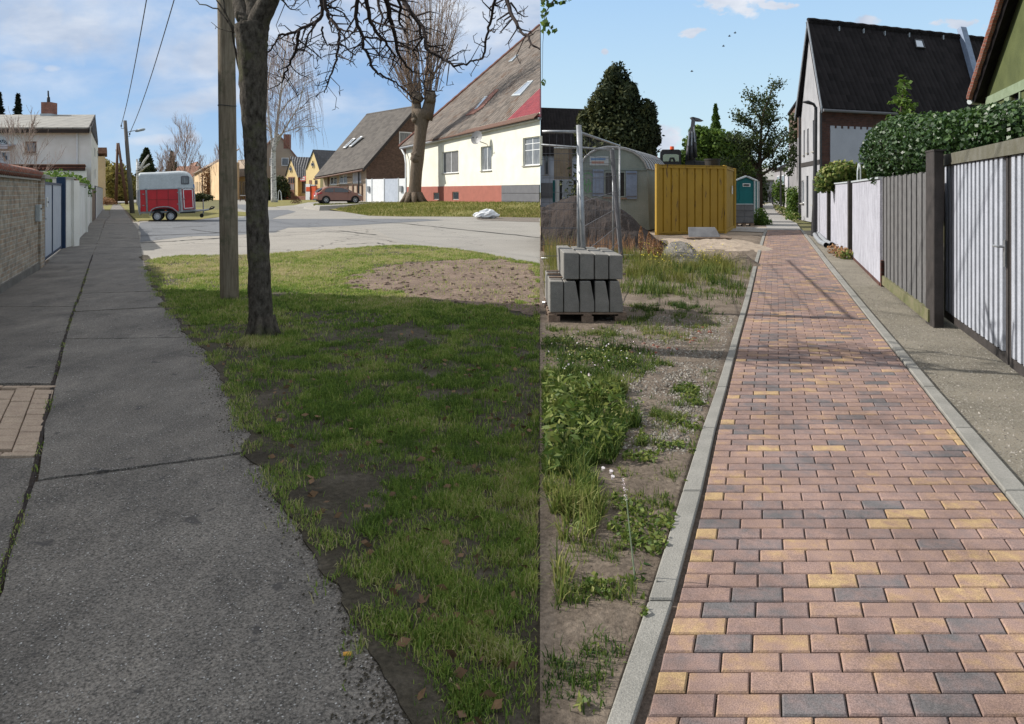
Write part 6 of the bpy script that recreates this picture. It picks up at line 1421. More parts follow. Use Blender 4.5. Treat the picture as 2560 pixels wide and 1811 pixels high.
mb = MB(); e0 = V(A.x,A.y,eA-.1)+n*.02; mb.prism([e0, V(B.x-.05,B.y,eB-.1)+n*.02, V(B.x-.05,B.y,eB-.1)+n*.45-V(0,0,.38), e0+n*.45-V(0,0,.38)], V(0,0,.08)); mb.build('soffit', 'brown_wood', rf)
mb = MB(); q = A+n*.35+d*.6; mb.tube([g1+d*.3, bz(q,eA-1.3), bz(q+d*.35,eA-2.2), bz(q+d*.35,.75)], .11, 8); mb.build('downpipe', 'white_paint', t_)
roofwindow(t_, O+nr*.15, dB, dT, [(1186,276),(1213,243),(1221,242),(1194,273)], None, 'pale_grey_plastic')
mb = MB(); c4 = [onroof(O+nr*.17, dB, dT, *q_) for q_ in [(1163,290),(1240,224),(1247,225),(1205,272),(1184,286)]]; mb.prism(c4, nr*.05); mb.build('flashing_tiles', 'red_brick', rf)
roofwindow(t_, O+nr*.15, dB, dT, [(1279,242),(1321,205),(1334,203),(1301,240)], None, 'pale_grey_plastic')
roofwindow(t_, O+nr*.15, dB, dT, [(1272,156),(1291,139),(1296,138),(1281,154)], None, 'pale_grey_plastic')
mb = MB(); s_, z_ = wallpt(A, B, 1217, 362); q = A.lerp(B, s_)+n*.02; dc = bz(q, wallpt(A, B, 1217, 346)[1])+n*.9
dish = thing('satellite_dish', 'round grey satellite dish above the middle window of the cream house', 'satellite dish', tuple(dc))
ax = V(-.55,-.8,.25).normalized(); a1 = ax.cross(V(0,0,1)).normalized(); a2 = a1.cross(ax); vs = []; rd = 17/FPX*dc.y
for r in range(5):
    for k in range(24): th = 2*math.pi*k/24; rr_ = rd*(r+.2)/4.2; vs.append(dc+(a1*math.cos(th)+a2*math.sin(th)*1.05)*rr_+ax*(rr_*rr_*.28))
mb = MB(); mb.add(vs, [(r*24+k, r*24+(k+1)%24, (r+1)*24+(k+1)%24, (r+1)*24+k) for r in range(4) for k in range(24)]+[tuple(range(24))]); n0 = len(mb.v); mb.build('reflector', 'grey_leaf_dish', dish, smooth=True, solid=False)
mb = MB(); mb.tube([dc-ax*.05, dc-ax*.4-V(0,0,.2), bz(q, dc.z-.5)], .04, 6); mb.tube([dc+a2*-rd*.95, dc+ax*.55-a2*.15], .02, 6); mb.build('mount_arm', 'galvanised', dish)
mb = MB(); mb.tube([dc+ax*.5-a2*.15, dc+ax*.62-a2*.17], .05, 8); mb.build('receiver', 'dark_metal', dish)
# white bag on the bank
q = P(1216, 538, .22); t_ = tag(MB().sph(V(q.x+.05,q.y,q.z+.06), .55, .4, .30, 14, 9, .13).sph(V(q.x-.38,q.y-.05,q.z+.0), .42, .3, .17, 12, 8, .18).sph(V(q.x+.45,q.y-.05,q.z-.02), .32, .28, .16, 10, 7, .2).build('plastic_sack', 'bag_plastic', smooth=False), 'crumpled white plastic sack lying on the grass bank below the cream house', 'sack')

# ---------------------------------------------------------------- cars
def car(name, label, base, heading, paint, L_=4.05, W_=1.72, Hh=1.46, group=None):
    """local x forward, y left; heading = angle of forward direction"""
    t_ = bpy.data.objects.new(name, None); COL.objects.link(t_); WL[t_.name] = V(0,0,0); tag(t_, label, 'car', group)
    prof = [(-2.0,.30),(-2.03,.55),(-1.98,.82),(-1.90,.95),(-1.62,1.16),(-1.35,1.38),(-1.0,1.455),(-.4,1.48),(.2,1.43),(.55,1.30),(1.05,1.0),(1.5,.92),(1.85,.80),(2.0,.62),(2.03,.40),(1.98,.26)]
    k = L_/4.06; kh = Hh/1.48
    def hw(z): return (W_/2)*(1-.03*abs(z-.6)) if z < .97 else (W_/2)*(.985-(z-.97)*.42)
    n = 9; vs = []; m_ = len(prof)
    # rings across the width: y from -w to w following profile, rounded at the sides
    fr = [-1,-.96,-.85,-.5,0,.5,.85,.96,1]; sh = [.965,.985,.997,1,1,1,.997,.985,.965]
    for f, s in zip(fr, sh):
        for x, z in prof: vs.append(V(x*k*s, hw(z)*f, (.28+(z-.28)*(s if z > .5 else 1))*kh))
    fs = [(a*m_+b, a*m_+(b+1)%m_, (a+1)*m_+(b+1)%m_, (a+1)*m_+b) for a in range(n-1) for b in range(m_)]
    # side faces as strips from lower line to profile
    fs += [tuple(range(m_)), tuple(range((n-1)*m_, n*m_))[::-1]]
    mb = MB(); mb.add(vs, fs); bd = mb.build('body', paint, t_, smooth=False)
    bd.data.shade_smooth(); 
    try: bd.data.set_sharp_from_angle(angle=R(32))
    except Exception: pass
    for s in (-1, 1):
        y = lambda z: s*(hw(z)+.004)
        def side(pl, name_, mat_, par, e=.012):
            mb = MB(); pts = [V(x*k, y(z)*(1), z*kh) for x, z in pl]; mb.prism(pts, V(0, s*e, 0)); return mb.build(name_, mat_, par)
        side([(-1.42,1.0),(-.62,.98),(-.60,1.34),(-1.05,1.33),(-1.28,1.22)], 'window', 'glass', t_)
        side([(-.54,.98),(.93,.97),(.50,1.24),(.12,1.34),(-.52,1.35)], 'window', 'glass', t_)
        side([(-.60,.40),(-.585,.40),(-.57,1.33),(-.585,1.33)], 'door_seam', 'rubber', bd, .006); side([(.62,.42),(.635,.42),(.66,.96),(.645,.96)], 'door_seam', 'rubber', bd, .006)
        for xx in (-.78, .34): side([(xx,.86),(xx+.16,.865),(xx+.16,.89),(xx,.885)], 'door_handle', paint, bd, .03)
        side([(-1.95,.78),(-1.58,.90),(-1.62,.98),(-1.88,.93)], 'tail_light', 'lamp_red', t_, .02)
        mb = MB(); mb.prism([V(-2.005*k,s*.45,.72*kh), V(-2.005*k,s*.80,.74*kh), V(-1.93*k,s*.80,.95*kh), V(-1.95*k,s*.55,.90*kh)], V(-.03,0,0)); mb.build('tail_light', 'lamp_red', t_)
        side([(1.55,.72),(1.90,.64),(1.78,.78),(1.5,.86)], 'headlight', 'lamp_clear', t_, .015)
        mb = MB(); mb.sph(V(.72*k, s*(W_/2+.08), 1.0*kh), .07, .1, .07, 10, 6); mb.build('wing_mirror', paint, t_)
        for xx in (-1.27, 1.28):
            c = V(xx*k, s*(W_/2-.055), .31); wheel(t_, c, .31, .2, V(0,1,0), 7, side=s)
            mb = MB(); mb.tube([c+V(0,s*.060,0), c+V(0,s*.066,0)], .37, 24); mb.build('wheel_arch', 'rubber', bd)
    mb = MB(); mb.prism([V(-1.93*k,-.62,1.0*kh), V(-1.93*k,.62,1.0*kh), V(-1.52*k,.55,1.30*kh), V(-1.52*k,-.55,1.30*kh)], V(-.035,0,.03)); mb.build('rear_window', 'glass', t_)
    mb = MB(); mb.prism([V(1.03*k,-.70,1.03*kh), V(1.03*k,.70,1.03*kh), V(.52*k,.56,1.33*kh), V(.52*k,-.56,1.33*kh)], V(.02,0,.025)); mb.build('windscreen', 'glass', t_)
    mb = MB(); mb.obox(V(-2.05*k,-.26,.60), V(-.02,0,0), V(0,.52,0), V(0,0,.12)); mb.build('number_plate', 'white_paint', t_)
    mb = MB(); mb.obox(V(-2.04*k,-.75,.27), V(-.03,0,0), V(0,1.5,0), V(0,0,.13)); mb.build('bumper_insert', 'dark_metal', t_)
    mb = MB(); mb.box(0,0,.24,3.6,1.5,.14); mb.build('underbody', 'rubber', t_)
    t_.location = base; t_.rotation_euler = (0,0,heading); return t_
# brown hatchback on the driveway: rear near, nose to the right
z_ = .41; cc = car('parked_car', 'brown hatchback parked on the drive in front of the brown house', V((846-CU)/FPX*70, 70, .482), R(27), 'car_paint')
cc.scale = (1.1, 1.1, 1.12)
q = P(325, 497.5); car('parked_car', 'dark blue car parked across the far end of the left street', V(q.x, q.y, 0), R(8), 'dark_car_paint')
q = P(345, 496.5); car('parked_car', 'dark car partly hidden behind the rear of the trailer at the street end', V(q.x+2.5, q.y+6, 0), R(5), 'dark_car_paint')
# cigarette end and leaves on the pavement
q = P(868, 1657); o = MB().tube([V(q.x-.014,q.y,.029), V(q.x+.014,q.y+.003,.029)], .0065, 12).build('cigarette_end', 'filter_ochre', smooth=True); tag(o, 'orange cigarette filter on the near pavement', 'cigarette end')
# ================================================================ the summer lane (right of the seam)
rust_m, t, b = newmat('rusty_yellow'); co_ = coords(t)
c_ = ramp(t, noise(t, co_, 1.2, 6), [(.3, (.30,.175,.010)), (.7, (.37,.225,.016))])
st = noise(t, coords(t, sc=(5, 5, .9)), 1.6, 8, .7); c_ = mixc(t, ramp(t, st, [(.58, (0,0,0)), (.66, (1,1,1))]), c_, (.075,.04,.018))
t.links.new(c_, b.inputs['Base Color']); b.inputs['Roughness'].default_value = .65; bump(t, b, noise(t, co_, 30, 4), .2, .01)
# barn with dark roof
D0 = 75; f_ = lambda u, v, D=D0: Q(u, v, D)
t_ = thing('barn', 'long barn with dark tiled roof and blue-white wall behind the site fence', 'barn', (SEAM*D0, D0, 0))
mb = MB(); mb.obox(V(SEAM*D0+.05, D0, 0), V(6.5,0,0), V(.6,12,0), V(0,0,f_(0,378).z)); mb.build('wall', 'blue_white', t_)
mb = MB(); a = V(SEAM*(D0-.5)+.06, D0-.5, f_(0,385).z); b_ = V(a.x+7.2, a.y, a.z); c = V(b_.x+.3, D0+7, f_(0,277).z*1.0+ .9); d = V(SEAM*(D0+7)+.06, D0+7, c.z+.25); slab(mb, [a, b_, c, d], .25); mb.build('roof', 'dark_tiles', t_)
A_ = V(f_(1350,0).x, D0); B_ = V(f_(1450,0).x, D0)
window(t_, A_, B_, hole(A_, B_, 1361,388,1372,438), 0, .1, 'grey_plaster', 'glass', 0, n=V(0,-1,0), proud=.04, sill='concrete')
mb = MB(); mb.obox(V(f_(1352,0).x, D0-.3, f_(0,492).z), V(1.5,0,0), V(0,.28,0), V(0,0,f_(0,458).z-f_(0,492).z)); mb.build('plinth', 'grey_plinth', t_)
t_ = thing('plank_hoarding', 'tan board hoarding with white and dark panels stacked under it', 'hoarding', tuple(f_(1412,495,60)))
for k in range(5): mb = MB(); u0 = 1385+k*9.2; mb.obox(f_(u0,449,60), f_(u0+8.9,449,60)-f_(u0,449,60), V(0,.08,0), V(0,0,79*60/FPX)); mb.build('board', 'beige_tiles' if k < 4 else 'pallet_wood', t_)
for u0, u1, m_ in ((1382,1388,'teal_plastic'),(1390,1398,'white_paint'),(1399,1405,'dark_metal'),(1408,1421,'pale_blue_metal'),(1422,1432,'pale_blue_metal'),(1434,1440,'dark_metal')): mb = MB(); mb.obox(f_(u0,530,60), f_(u1,530,60)-f_(u0,530,60), V(0,.1,0), V(0,0,79*60/FPX)); mb.build('panel', m_, t_)
mb = MB(); mb.tube([f_(1385,370,60), f_(1441,371,60), f_(1445,440,60)], .06, 8); mb.build('rail', 'white_paint', t_)
sheet('grass_strip', [seam(33), V(6,33), V(8,58), seam(58)], .03, 'far_lawn')

# dark conifer
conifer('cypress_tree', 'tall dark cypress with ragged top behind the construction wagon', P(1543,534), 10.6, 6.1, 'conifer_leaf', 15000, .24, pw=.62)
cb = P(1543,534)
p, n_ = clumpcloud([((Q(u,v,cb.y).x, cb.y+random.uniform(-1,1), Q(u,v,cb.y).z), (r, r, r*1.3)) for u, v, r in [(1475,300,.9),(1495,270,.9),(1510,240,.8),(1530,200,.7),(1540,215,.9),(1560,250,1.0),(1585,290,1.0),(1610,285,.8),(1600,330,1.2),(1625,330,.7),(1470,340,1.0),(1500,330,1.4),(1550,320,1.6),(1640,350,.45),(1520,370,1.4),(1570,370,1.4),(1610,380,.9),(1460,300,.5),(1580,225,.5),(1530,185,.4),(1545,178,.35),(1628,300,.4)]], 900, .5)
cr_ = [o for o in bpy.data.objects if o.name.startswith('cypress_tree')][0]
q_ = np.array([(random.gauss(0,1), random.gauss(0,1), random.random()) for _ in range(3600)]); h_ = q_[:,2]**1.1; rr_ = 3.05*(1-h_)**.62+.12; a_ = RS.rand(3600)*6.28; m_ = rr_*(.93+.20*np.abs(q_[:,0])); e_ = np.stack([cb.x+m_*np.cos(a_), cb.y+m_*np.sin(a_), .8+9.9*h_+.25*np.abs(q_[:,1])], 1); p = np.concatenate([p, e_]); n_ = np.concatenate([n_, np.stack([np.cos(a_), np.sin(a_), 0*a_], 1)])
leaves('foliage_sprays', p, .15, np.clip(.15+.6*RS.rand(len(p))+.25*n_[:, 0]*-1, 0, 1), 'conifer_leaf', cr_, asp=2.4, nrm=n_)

# construction wagon
DW = P(1540, 580).y; g = lambda u, v, k=0: Q(u, v, DW)+WV*k
WV = V(2.2, 5.9, 0)
t_ = thing('site_wagon', 'pale green barrel roofed construction wagon with blue-grey shutters', 'wagon', tuple(P(1540,580)))
arch = [(1452,428),(1455,412),(1464,396),(1478,384),(1496,375),(1517,371),(1540,371.5),(1562,375),(1582,382),(1598,393),(1610,407),(1617,424)]
mb = MB(); w_ = [(1452,572),(1624,577),(1620,430)]; mb.prism([g(*p) for p in [(1452,572),(1624,576)]+arch[::-1]], WV); mb.build('wall', 'wagon_paint', t_)
mb = MB()
for (p1, p2) in lines(arch):
    a, b_ = g(*p1, -.012), g(*p2, -.012); nn_ = V(-(b_-a).z, 0, (b_-a).x).normalized(); nn_ = nn_ if nn_.z > 0 or nn_.x > 0 else nn_
    mb.prism([a, b_, b_+nn_*.05, a+nn_*.05], WV*1.02)
rf = mb.build('roof', 'wagon_roof', t_)
for k in range(9):
    mb = MB(); pts = [g(*p_, .02+k*.115) for p_ in arch]; c0 = g(1535,480,.02+k*.115); mb.tube([p_+(p_-c0).normalized()*.07 for p_ in pts], .035, 5); mb.build('roof_rib', 'galvanised', rf)
A_ = V(g(1452,0).x, DW); B_ = V(g(1624,0).x, DW); nf = V(0,-1,0)
window(t_, A_, B_, hole(A_, B_, 1510,429,1536,492), 0, .05, 'wagon_paint', 'rubber', 0, n=nf, proud=.03, sill='pallet_wood'); window(t_, A_, B_, hole(A_, B_, 1541,429,1563,494), 0, .05, 'wagon_paint', 'rubber', 0, n=nf, proud=.03, sill='pallet_wood')
def face(mb, u0, v0, u1, v1, y, th): a = Q(u0, v1, DW); mb.obox(V(a.x, DW-y, a.z), V((u1-u0)*DW/FPX,0,0), V(0,-th,0), V(0,0,(v1-v0)*DW/FPX))
for u0, v0, u1, v1 in ((1481,424,1509,491),(1564,428,1592,498)): mb = MB(); face(mb, u0, v0, u1, v1, .02, .05); sh = mb.build('shutter', 'shutter_paint', t_, bevel=.006); [(lambda b_: (face(b_, u0+2, va, u1-2, va+3, .07, .015), b_.build('batten', 'grey_plinth', sh)))(MB()) for va in (v0+5, v1-8)]
mb = MB()
for k in range(34):
    u = 1454+k*5.02; face(mb, u, 430, u+.45, 574, -.012, .022)
mb.build('board_joints', 'wagon_roof', t_); mb = MB(); face(mb, 1452, 424.5, 1619, 426.5, .0, .04); mb.build('eaves_batten', 'wagon_paint', t_)
mb = MB(); face(mb, 1474, 391, 1521, 414, .0, .03); sg = mb.build('sign', 'pale_grey_plastic', t_); mb = MB()
x = 1476.5
for k in range(13): w2 = random.choice((1.8,2.4,2.9)); face(mb, x, 396.0, x+w2, 400.5, .03, .008); x += w2+.6
mb.build('lettering', 'sign_blue', sg); mb = MB(); x = 1479
for k in range(10): w2 = random.choice((2.2,2.8,3.3)); face(mb, x, 404, x+w2, 409.5, .03, .008); x += w2+.5
mb.build('lettering', 'sign_rust', sg)
mb = MB()
for pl in ([(1458,440),(1462,452),(1459,470),(1464,480),(1468,462),(1472,448),(1476,458),(1473,476),(1480,480)], [(1460,436),(1470,432),(1480,438),(1482,450)], [(1457,458),(1466,462),(1480,458)], [(1462,474),(1468,482),(1476,478)]):
    mb.tube([Q(u,v,DW)+V(0,-.012,0) for u, v in pl], .022, 4)
mb.build('graffiti', 'green_beam', t_); bpy.data.objects[-1] if False else None
M['graffiti_green'] = plain('graffiti_green', (.10,.26,.11), (.12,.3,.13), 4, .7, 20, 0)
[o for o in t_.children if o.name.startswith('graffiti')][0].data.materials[0] = M['graffiti_green']
# container
cA = P(1641, 590); cB = P(1816, 584.5); cd = V(1.45, 3.7, 0); ht = 1.6+(480-404)/FPX*cA.y; hr = 1.6+(480-418)/FPX*cB.y; hC = (ht+hr)/2-.05
t_ = thing('yellow_container', 'rusty yellow steel site container beside the lane', 'container', tuple(cA))
cx_ = (cB-cA).normalized(); cl_ = (cB-cA).length; cn = V(cx_.y,-cx_.x,0)
def corr(mb, o_, dx, ln, n_, z0, z1, nrm, dep=.05, gap=.2):
    pr = []; w_ = ln/n_
    for k in range(n_): x = k*w_; pr += [(x, 0), (x+w_*(1-gap), 0), (x+w_*(1-gap*.75), -dep), (x+w_*(1-gap*.25), -dep)]
    pr.append((ln, 0))
    for (x0, d0), (x1, d1) in zip(pr[:-1], pr[1:]):
        a = o_+dx*x0+nrm*d0; b_ = o_+dx*x1+nrm*d1; mb.quad(a+V(0,0,z0), b_+V(0,0,z0), b_+V(0,0,z1), a+V(0,0,z1))
sdv = cd.normalized(); sdl = cd.length; sn = V(sdv.y,-sdv.x,0)
mb = MB(); corr(mb, cA-cn*.03, cx_, cl_, 9, .1, hC-.08, cn); corr(mb, cB-sn*.03, sdv, sdl, 10, .1, hC-.08, sn); mb.build('wall', 'rusty_yellow', t_, solid=False)
mb = MB(); up = V(0,0,.12)
for o_, dx_, l_, n2 in ((cA, cx_, cl_, cn), (cB, sdv, sdl, sn)): mb.obox(o_+V(0,0,hC-.1), dx_*l_, -n2*.1, up); mb.obox(o_+V(0,0,.02), dx_*l_, -n2*.1, up)
for o_ in (cA, cB-cx_*.1, cB+cd-sdv*.1): mb.obox(o_+cn*.01, cx_*.1, -cn*.1, V(0,0,hC+.04))
mb.build('frame', 'rusty_yellow', t_); mb = MB(); mb.prism([cA+V(0,0,hC-.03), cB+V(0,0,hC-.03), cB+cd+V(0,0,hC-.03), cA+cd+V(0,0,hC-.03)], V(0,0,.03)); mb.build('roof', 'rusty_yellow', t_)
mb = MB(); q = cB+sdv*2.3+sn*.02; mb.obox(q+V(0,0,1.5), sdv*.3, sn*.02, V(0,0,.35)); mb.build('notice', 'white_paint', t_)
mb = MB(); mb.obox(cA+cx_*.02-V(0,0,.0), cx_*(cl_-.04), cd, V(0,0,.1)); mb.build('floor', 'dark_metal', t_)
q = Q(1781, 411, 28.2); t_ = thing('rubber_tub', 'black tub standing on top of the yellow container', 'tub', (q.x, q.y, hC+.01)); mb = MB(); mb.tube([V(q.x,q.y,hC+.01), V(q.x,q.y,hC+.30)], [.27,.31], 20); mb.tube([V(q.x,q.y,hC+.27), V(q.x,q.y,hC+.31)], [.33,.33], 20); mb.build('body', 'black_plastic', t_)
# excavator
DE = 34; e = lambda u, v, y=0: Q(u, v, DE)+V(0, y, 0)
t_ = thing('excavator', 'black excavator with raised boom behind the yellow container', 'excavator', (e(1690,0).x, DE, 0))
mb = MB(); mb.prism([e(1647,470), e(1703,470), e(1703,377), e(1697,374), e(1655,374), e(1650,380)], V(.4,1.7,0)); cab = mb.build('cab', 'dark_metal', t_, bevel=.03)
mb = MB(); mb.prism([e(1657,404,-.02), e(1697,404,-.02), e(1697,388,-.02), e(1690,386,-.02), e(1661,386,-.02), e(1657,390,-.02)], V(0,.03,0)); mb.build('window', 'sky_glass', cab); mb = MB(); mb.tube([e(1674,404,-.05), e(1676,396,-.05), e(1683,396,-.05), e(1686,404,-.05)], .05, 6); mb.build('seat', 'dark_metal', cab)
mb = MB(); mb.tube([e(1680,374), e(1680,366.5)], [.1,.09], 12); mb.build('beacon', 'lamp_orange', t_); mb = MB(); mb.tube([e(1639,396,-.03), e(1639,396,.05)], .08, 14); mb.build('work_light', 'lamp_orange', t_)
mb = MB(); mb.prism([e(1712,470), e(1741,470), e(1739,395), e(1742,340), e(1737,325), e(1726,322), e(1720,345), e(1714,395)], V(.1,.5,0)); mb.build('boom', 'black_plastic', t_, bevel=.03)
mb = MB(); mb.prism([e(1722,345,-.1), e(1733,345,-.1), e(1737,300,-.1), e(1733,294,-.1), e(1728,294,-.1)], V(.1,.4,0)); mb.build('dipper_arm', 'grey_plinth', t_)
for u0, u1, v0, v1 in ((1717,1721,400,330),(1738,1733,395,318),(1727,1728,400,330)): mb = MB(); mb.tube([e(u0,v0,-.12), e((u0+u1)/2,(v0+v1)/2,-.12)], .07, 8); rm_ = mb.build('hydraulic_ram', 'dark_metal', t_, smooth=True); mb = MB(); mb.tube([e((u0+u1)/2,(v0+v1)/2,-.12), e(u1,v1,-.12)], .035, 8); mb.build('ram_rod', 'galvanised', rm_)
mb = MB(); mb.prism([e(1729,293,-.1), e(1734,293.5,-.1), e(1747,297,-.1), e(1758,303,-.1), e(1748,303,-.1), e(1738,301,-.1), e(1734,299,-.1)], V(0,.5,0)); mb.build('bucket', 'grey_plinth', t_)
mb = MB(); mb.prism([e(1733,470), e(1800,470), e(1800,404), e(1735,402)], V(.4,1.6,0)); mb.build('engine_cover', 'dark_metal', t_, bevel=.03)
# trees behind
bb_ = P(1789, 515); D_ = bb_.y
conifer('thuja_tree', 'slender pointed green tree behind the excavator boom', P(1789,515), 11.6, 3.8, 'green_leaf', 5200, .36, pw=.75)
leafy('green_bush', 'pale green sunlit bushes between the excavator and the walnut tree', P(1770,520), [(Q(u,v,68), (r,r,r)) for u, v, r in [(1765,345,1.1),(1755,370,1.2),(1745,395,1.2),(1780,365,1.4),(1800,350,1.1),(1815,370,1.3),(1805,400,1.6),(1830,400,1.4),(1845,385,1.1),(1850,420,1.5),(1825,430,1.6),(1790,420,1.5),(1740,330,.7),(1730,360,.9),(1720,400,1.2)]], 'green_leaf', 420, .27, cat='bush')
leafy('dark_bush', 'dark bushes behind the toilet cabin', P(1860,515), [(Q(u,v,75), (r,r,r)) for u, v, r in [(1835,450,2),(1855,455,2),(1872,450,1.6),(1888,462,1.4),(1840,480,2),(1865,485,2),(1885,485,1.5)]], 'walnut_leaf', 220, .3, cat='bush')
wb_ = P(1898, 536); D_ = wb_.y
t_ = thing('walnut_tree', 'open crowned leafy tree with dark trunk behind the toilet cabin', 'tree', tuple(wb_))
mb = MB(); limb(mb, [wb_, Q(1898,480,D_), Q(1898,430,D_), Q(1900,380,D_), Q(1902,340,D_), Q(1905,300,D_)], .27, .05, 10); tips = []
for (u, v, r_, ang) in [(1898,455,.13,-.95),(1899,440,.15,.9),(1898,420,.14,-.7),(1900,405,.15,.75),(1900,385,.13,-.85),(1901,370,.12,.6),(1902,350,.1,-.5),(1903,330,.09,.45),(1904,310,.08,-.25),(1905,300,.07,.15),(1898,435,.12,-.5),(1899,415,.12,.3),(1899,395,.1,-.2)]:
    p0 = Q(u, v, D_); ln = random.uniform(2.0, 3.0); pts = [p0]; d = V(math.sin(ang), random.uniform(-.7,.7), math.cos(ang)*.75)
    for i in range(5): d = (d.normalized()+V(random.gauss(0,.12), random.gauss(0,.12), .06)).normalized(); pts.append(pts[-1]+d*ln/5)
    limb(mb, pts, r_*.8, .025, 6); tips += pts[2:]
    for k in range(6):
        q = pts[random.randint(1,4)]; d2 = (d+V(random.gauss(0,.7), random.gauss(0,.5), random.gauss(0,.5))).normalized(); l2 = random.uniform(.5,1.1); p2 = [q, q+d2*l2*.5, q+d2*l2+V(0,0,random.uniform(-.1,.2))]; limb(mb, p2, .03, .012, 4); tips += p2[1:]
mb.build('trunk', 'brown_bark', t_, smooth=True)
P_ = []
for q in tips:
    for k in range(38): P_.append((q.x+random.gauss(0,.24), q.y+random.gauss(0,.28), q.z+random.gauss(0,.2)))
P_ = np.array(P_); leaves('crown', P_, .105, RS.rand(len(P_)), 'walnut_leaf', t_, asp=1.8, hang=.3)
# toilet cabin
tA = P(1837.5, 557); tB = P(1885, 557); k_ = tA.y/FPX; T = lambda u, v, y=0: Q(u, v, tA.y)+V(0, y, 0); tv = V(.55, 1.1, 0)
t_ = thing('toilet_cabin', 'teal portable toilet cabin with pale frame and pitched roof by the lane', 'toilet cabin', tuple(tA))
mb = MB(); mb.prism([T(1839,558), T(1884,558), T(1884,452), T(1864.5,444), T(1839,453)], tv); mb.build('body', 'teal_plastic', t_)
mb = MB(); mb.prism([T(1841,551,-.02), T(1880,551,-.02), T(1880,456,-.02), T(1864.5,448.5,-.02), T(1841,456,-.02)], V(0,.02,0)); dr = mb.build('door', 'teal_plastic', t_); mb = MB(); mb.prism([T(1848,546,-.045), T(1878,546,-.045), T(1878,460,-.045), T(1850,460,-.045), T(1846,474,-.045), T(1849,480,-.045), T(1849,498,-.045), T(1846,502,-.045)], V(0,.025,0)); mb.build('door_panel', 'teal_plastic', dr)
mb = MB()
for (a, b_) in lines([(1838,557),(1838,451.5),(1864.5,441),(1886,450.5),(1886,557)]):
    p0, p1 = T(*a,-.05), T(*b_,-.05); d = (p1-p0).normalized(); nn_ = V(-d.z,0,d.x)*.07; mb.obox(p0-nn_*.5, p1-p0, nn_, V(0,.10,0))
mb.build('frame', 'pale_grey_plastic', t_); mb = MB(); slab(mb, [T(1864.5,440.5,-.1), T(1887.5,450.5,-.1), T(1887.5,450.5)+tv, T(1864.5,440.5)+tv], .05); slab(mb, [T(1836.5,451,-.1), T(1864.5,440.5,-.1), T(1864.5,440.5)+tv, T(1836.5,451)+tv], .05); mb.build('roof', 'pale_grey_plastic', t_)
mb = MB(); q = tB+tv; mb.tube([V(q.x+.06,q.y,0), V(q.x+.06,q.y,1.6+(480-453)*k_)], .05, 6); mb.build('corner_post', 'pale_grey_plastic', t_)
mb = MB(); a = T(1856,467,-.06); mb.obox(a, V(19*k_,0,0), V(0,.015,0), V(0,0,8*k_)); sg = mb.build('sign', 'white_paint', t_); mb = MB(); x = 1857.6
for w2 in (2.2,1.4,2.4,2.6,2.2,1.8): mb.obox(T(x,465.6,-.07), V(w2*k_,0,0), V(0,.01,0), V(0,0,4.8*k_)); x += w2+.45
mb.build('lettering', 'dark_metal', sg)
# pallet of grey blocks in front of it
pA = P(1836, 566); k_ = pA.y/FPX; t_ = thing('block_pallet', 'pallet stacked with grey concrete blocks in front of the toilet cabin', 'pallet of blocks', tuple(pA))
for j in range(3):
    for i in range(2): mb = MB(); x0 = pA.x+.01+i*24*k_; mb.obox(V(x0, pA.y, .15+j*.285), V(23.6*k_,0,0), V(.25,.8,0), V(0,0,.275)); mb.build('block', 'grey_slab', t_, bevel=.01)
mb = MB(); mb.obox(V(pA.x-.02,pA.y-.03,.10), V(51*k_,0,0), V(.25,.86,0), V(0,0,.03)); 
for i in range(3): mb.obox(V(pA.x+.0+i*20*k_,pA.y-.02,0), V(9*k_,0,0), V(.2,.84,0), V(0,0,.10))
mb.build('pallet', 'pallet_wood', t_); mb = MB(); mb.obox(V(pA.x,pA.y-.01,1.01), V(48*k_,0,0), V(.2,.8,0), V(0,0,.02)); mb.build('cover_sheet', 'pale_grey_plastic', t_)
def grassclump(name, label, pts, hmin, hmax, per, mat, wd=.02, spread=.25, cat=None, group=None):
    X, Y, Z, Hh = [], [], [], []
    for p in pts:
        for k in range(per): X.append(p.x+random.gauss(0,spread)); Y.append(p.y+random.gauss(0,spread)); Z.append(p.z); Hh.append(random.uniform(hmin,hmax))
    X = np.array(X); o = blades(name, X, np.array(Y), np.array(Z), np.array(Hh), wd, RS.rand(len(X)), mat, lean=.85); tag(o, label, cat or 'grass', group, None if cat else 'stuff'); return o
leafy('green_shrub', 'rounded green shrub at the foot of the walnut tree beside the lane', P(1905,566), [(Q(u,v,34.5), (.33,.4,.33)) for u, v in [(1896,552),(1905,545),(1912,556),(1903,560),(1915,564),(1897,564),(1900,536)]], 'green_leaf', 2200, .07, cat='shrub')
# far lane: hedges, buildings, lamp, people
leafy('tall_hedge', 'clipped yellow-green hedge against the corner of the white gabled house', P(1985,545), [(Q(u,v,44), (.25,.5,.45)) for u in (1976,1983,1990) for v in (485,500,515,530,541)], 'green_leaf', 1500, .08, cat='hedge')
leafy('ivy_bush', 'bright green bush beside the lane near the walking people', P(1950,528), [(Q(u,v,62), (.5,.5,.6)) for u, v in [(1945,465),(1950,475),(1943,482),(1953,488),(1946,495),(1956,500)]], 'green_leaf', 600, .13, cat='bush')
leafy('roadside_plants', 'low green plants on the verge between the lane and the hedge', P(1965,540), [(P(u,v)+V(0,0,.2), (.45,.45,.3)) for u, v in [(1944,522),(1950,528),(1957,533),(1963,538),(1970,543),(1978,549),(1984,552),(1966,530),(1975,536)]], 'weed_leaf', 500, .09, cat='bush')
q = P(1970,530); t_ = thing('stone_post', 'pale stone gate post on the verge of the far lane', 'post', tuple(q)); mb = MB(); mb.box(q.x,q.y,.85,.3,.3,1.7); mb.build('shaft', 'concrete', t_); mb = MB(); mb.box(q.x,q.y,1.74,.38,.38,.08); mb.build('cap', 'concrete', t_)
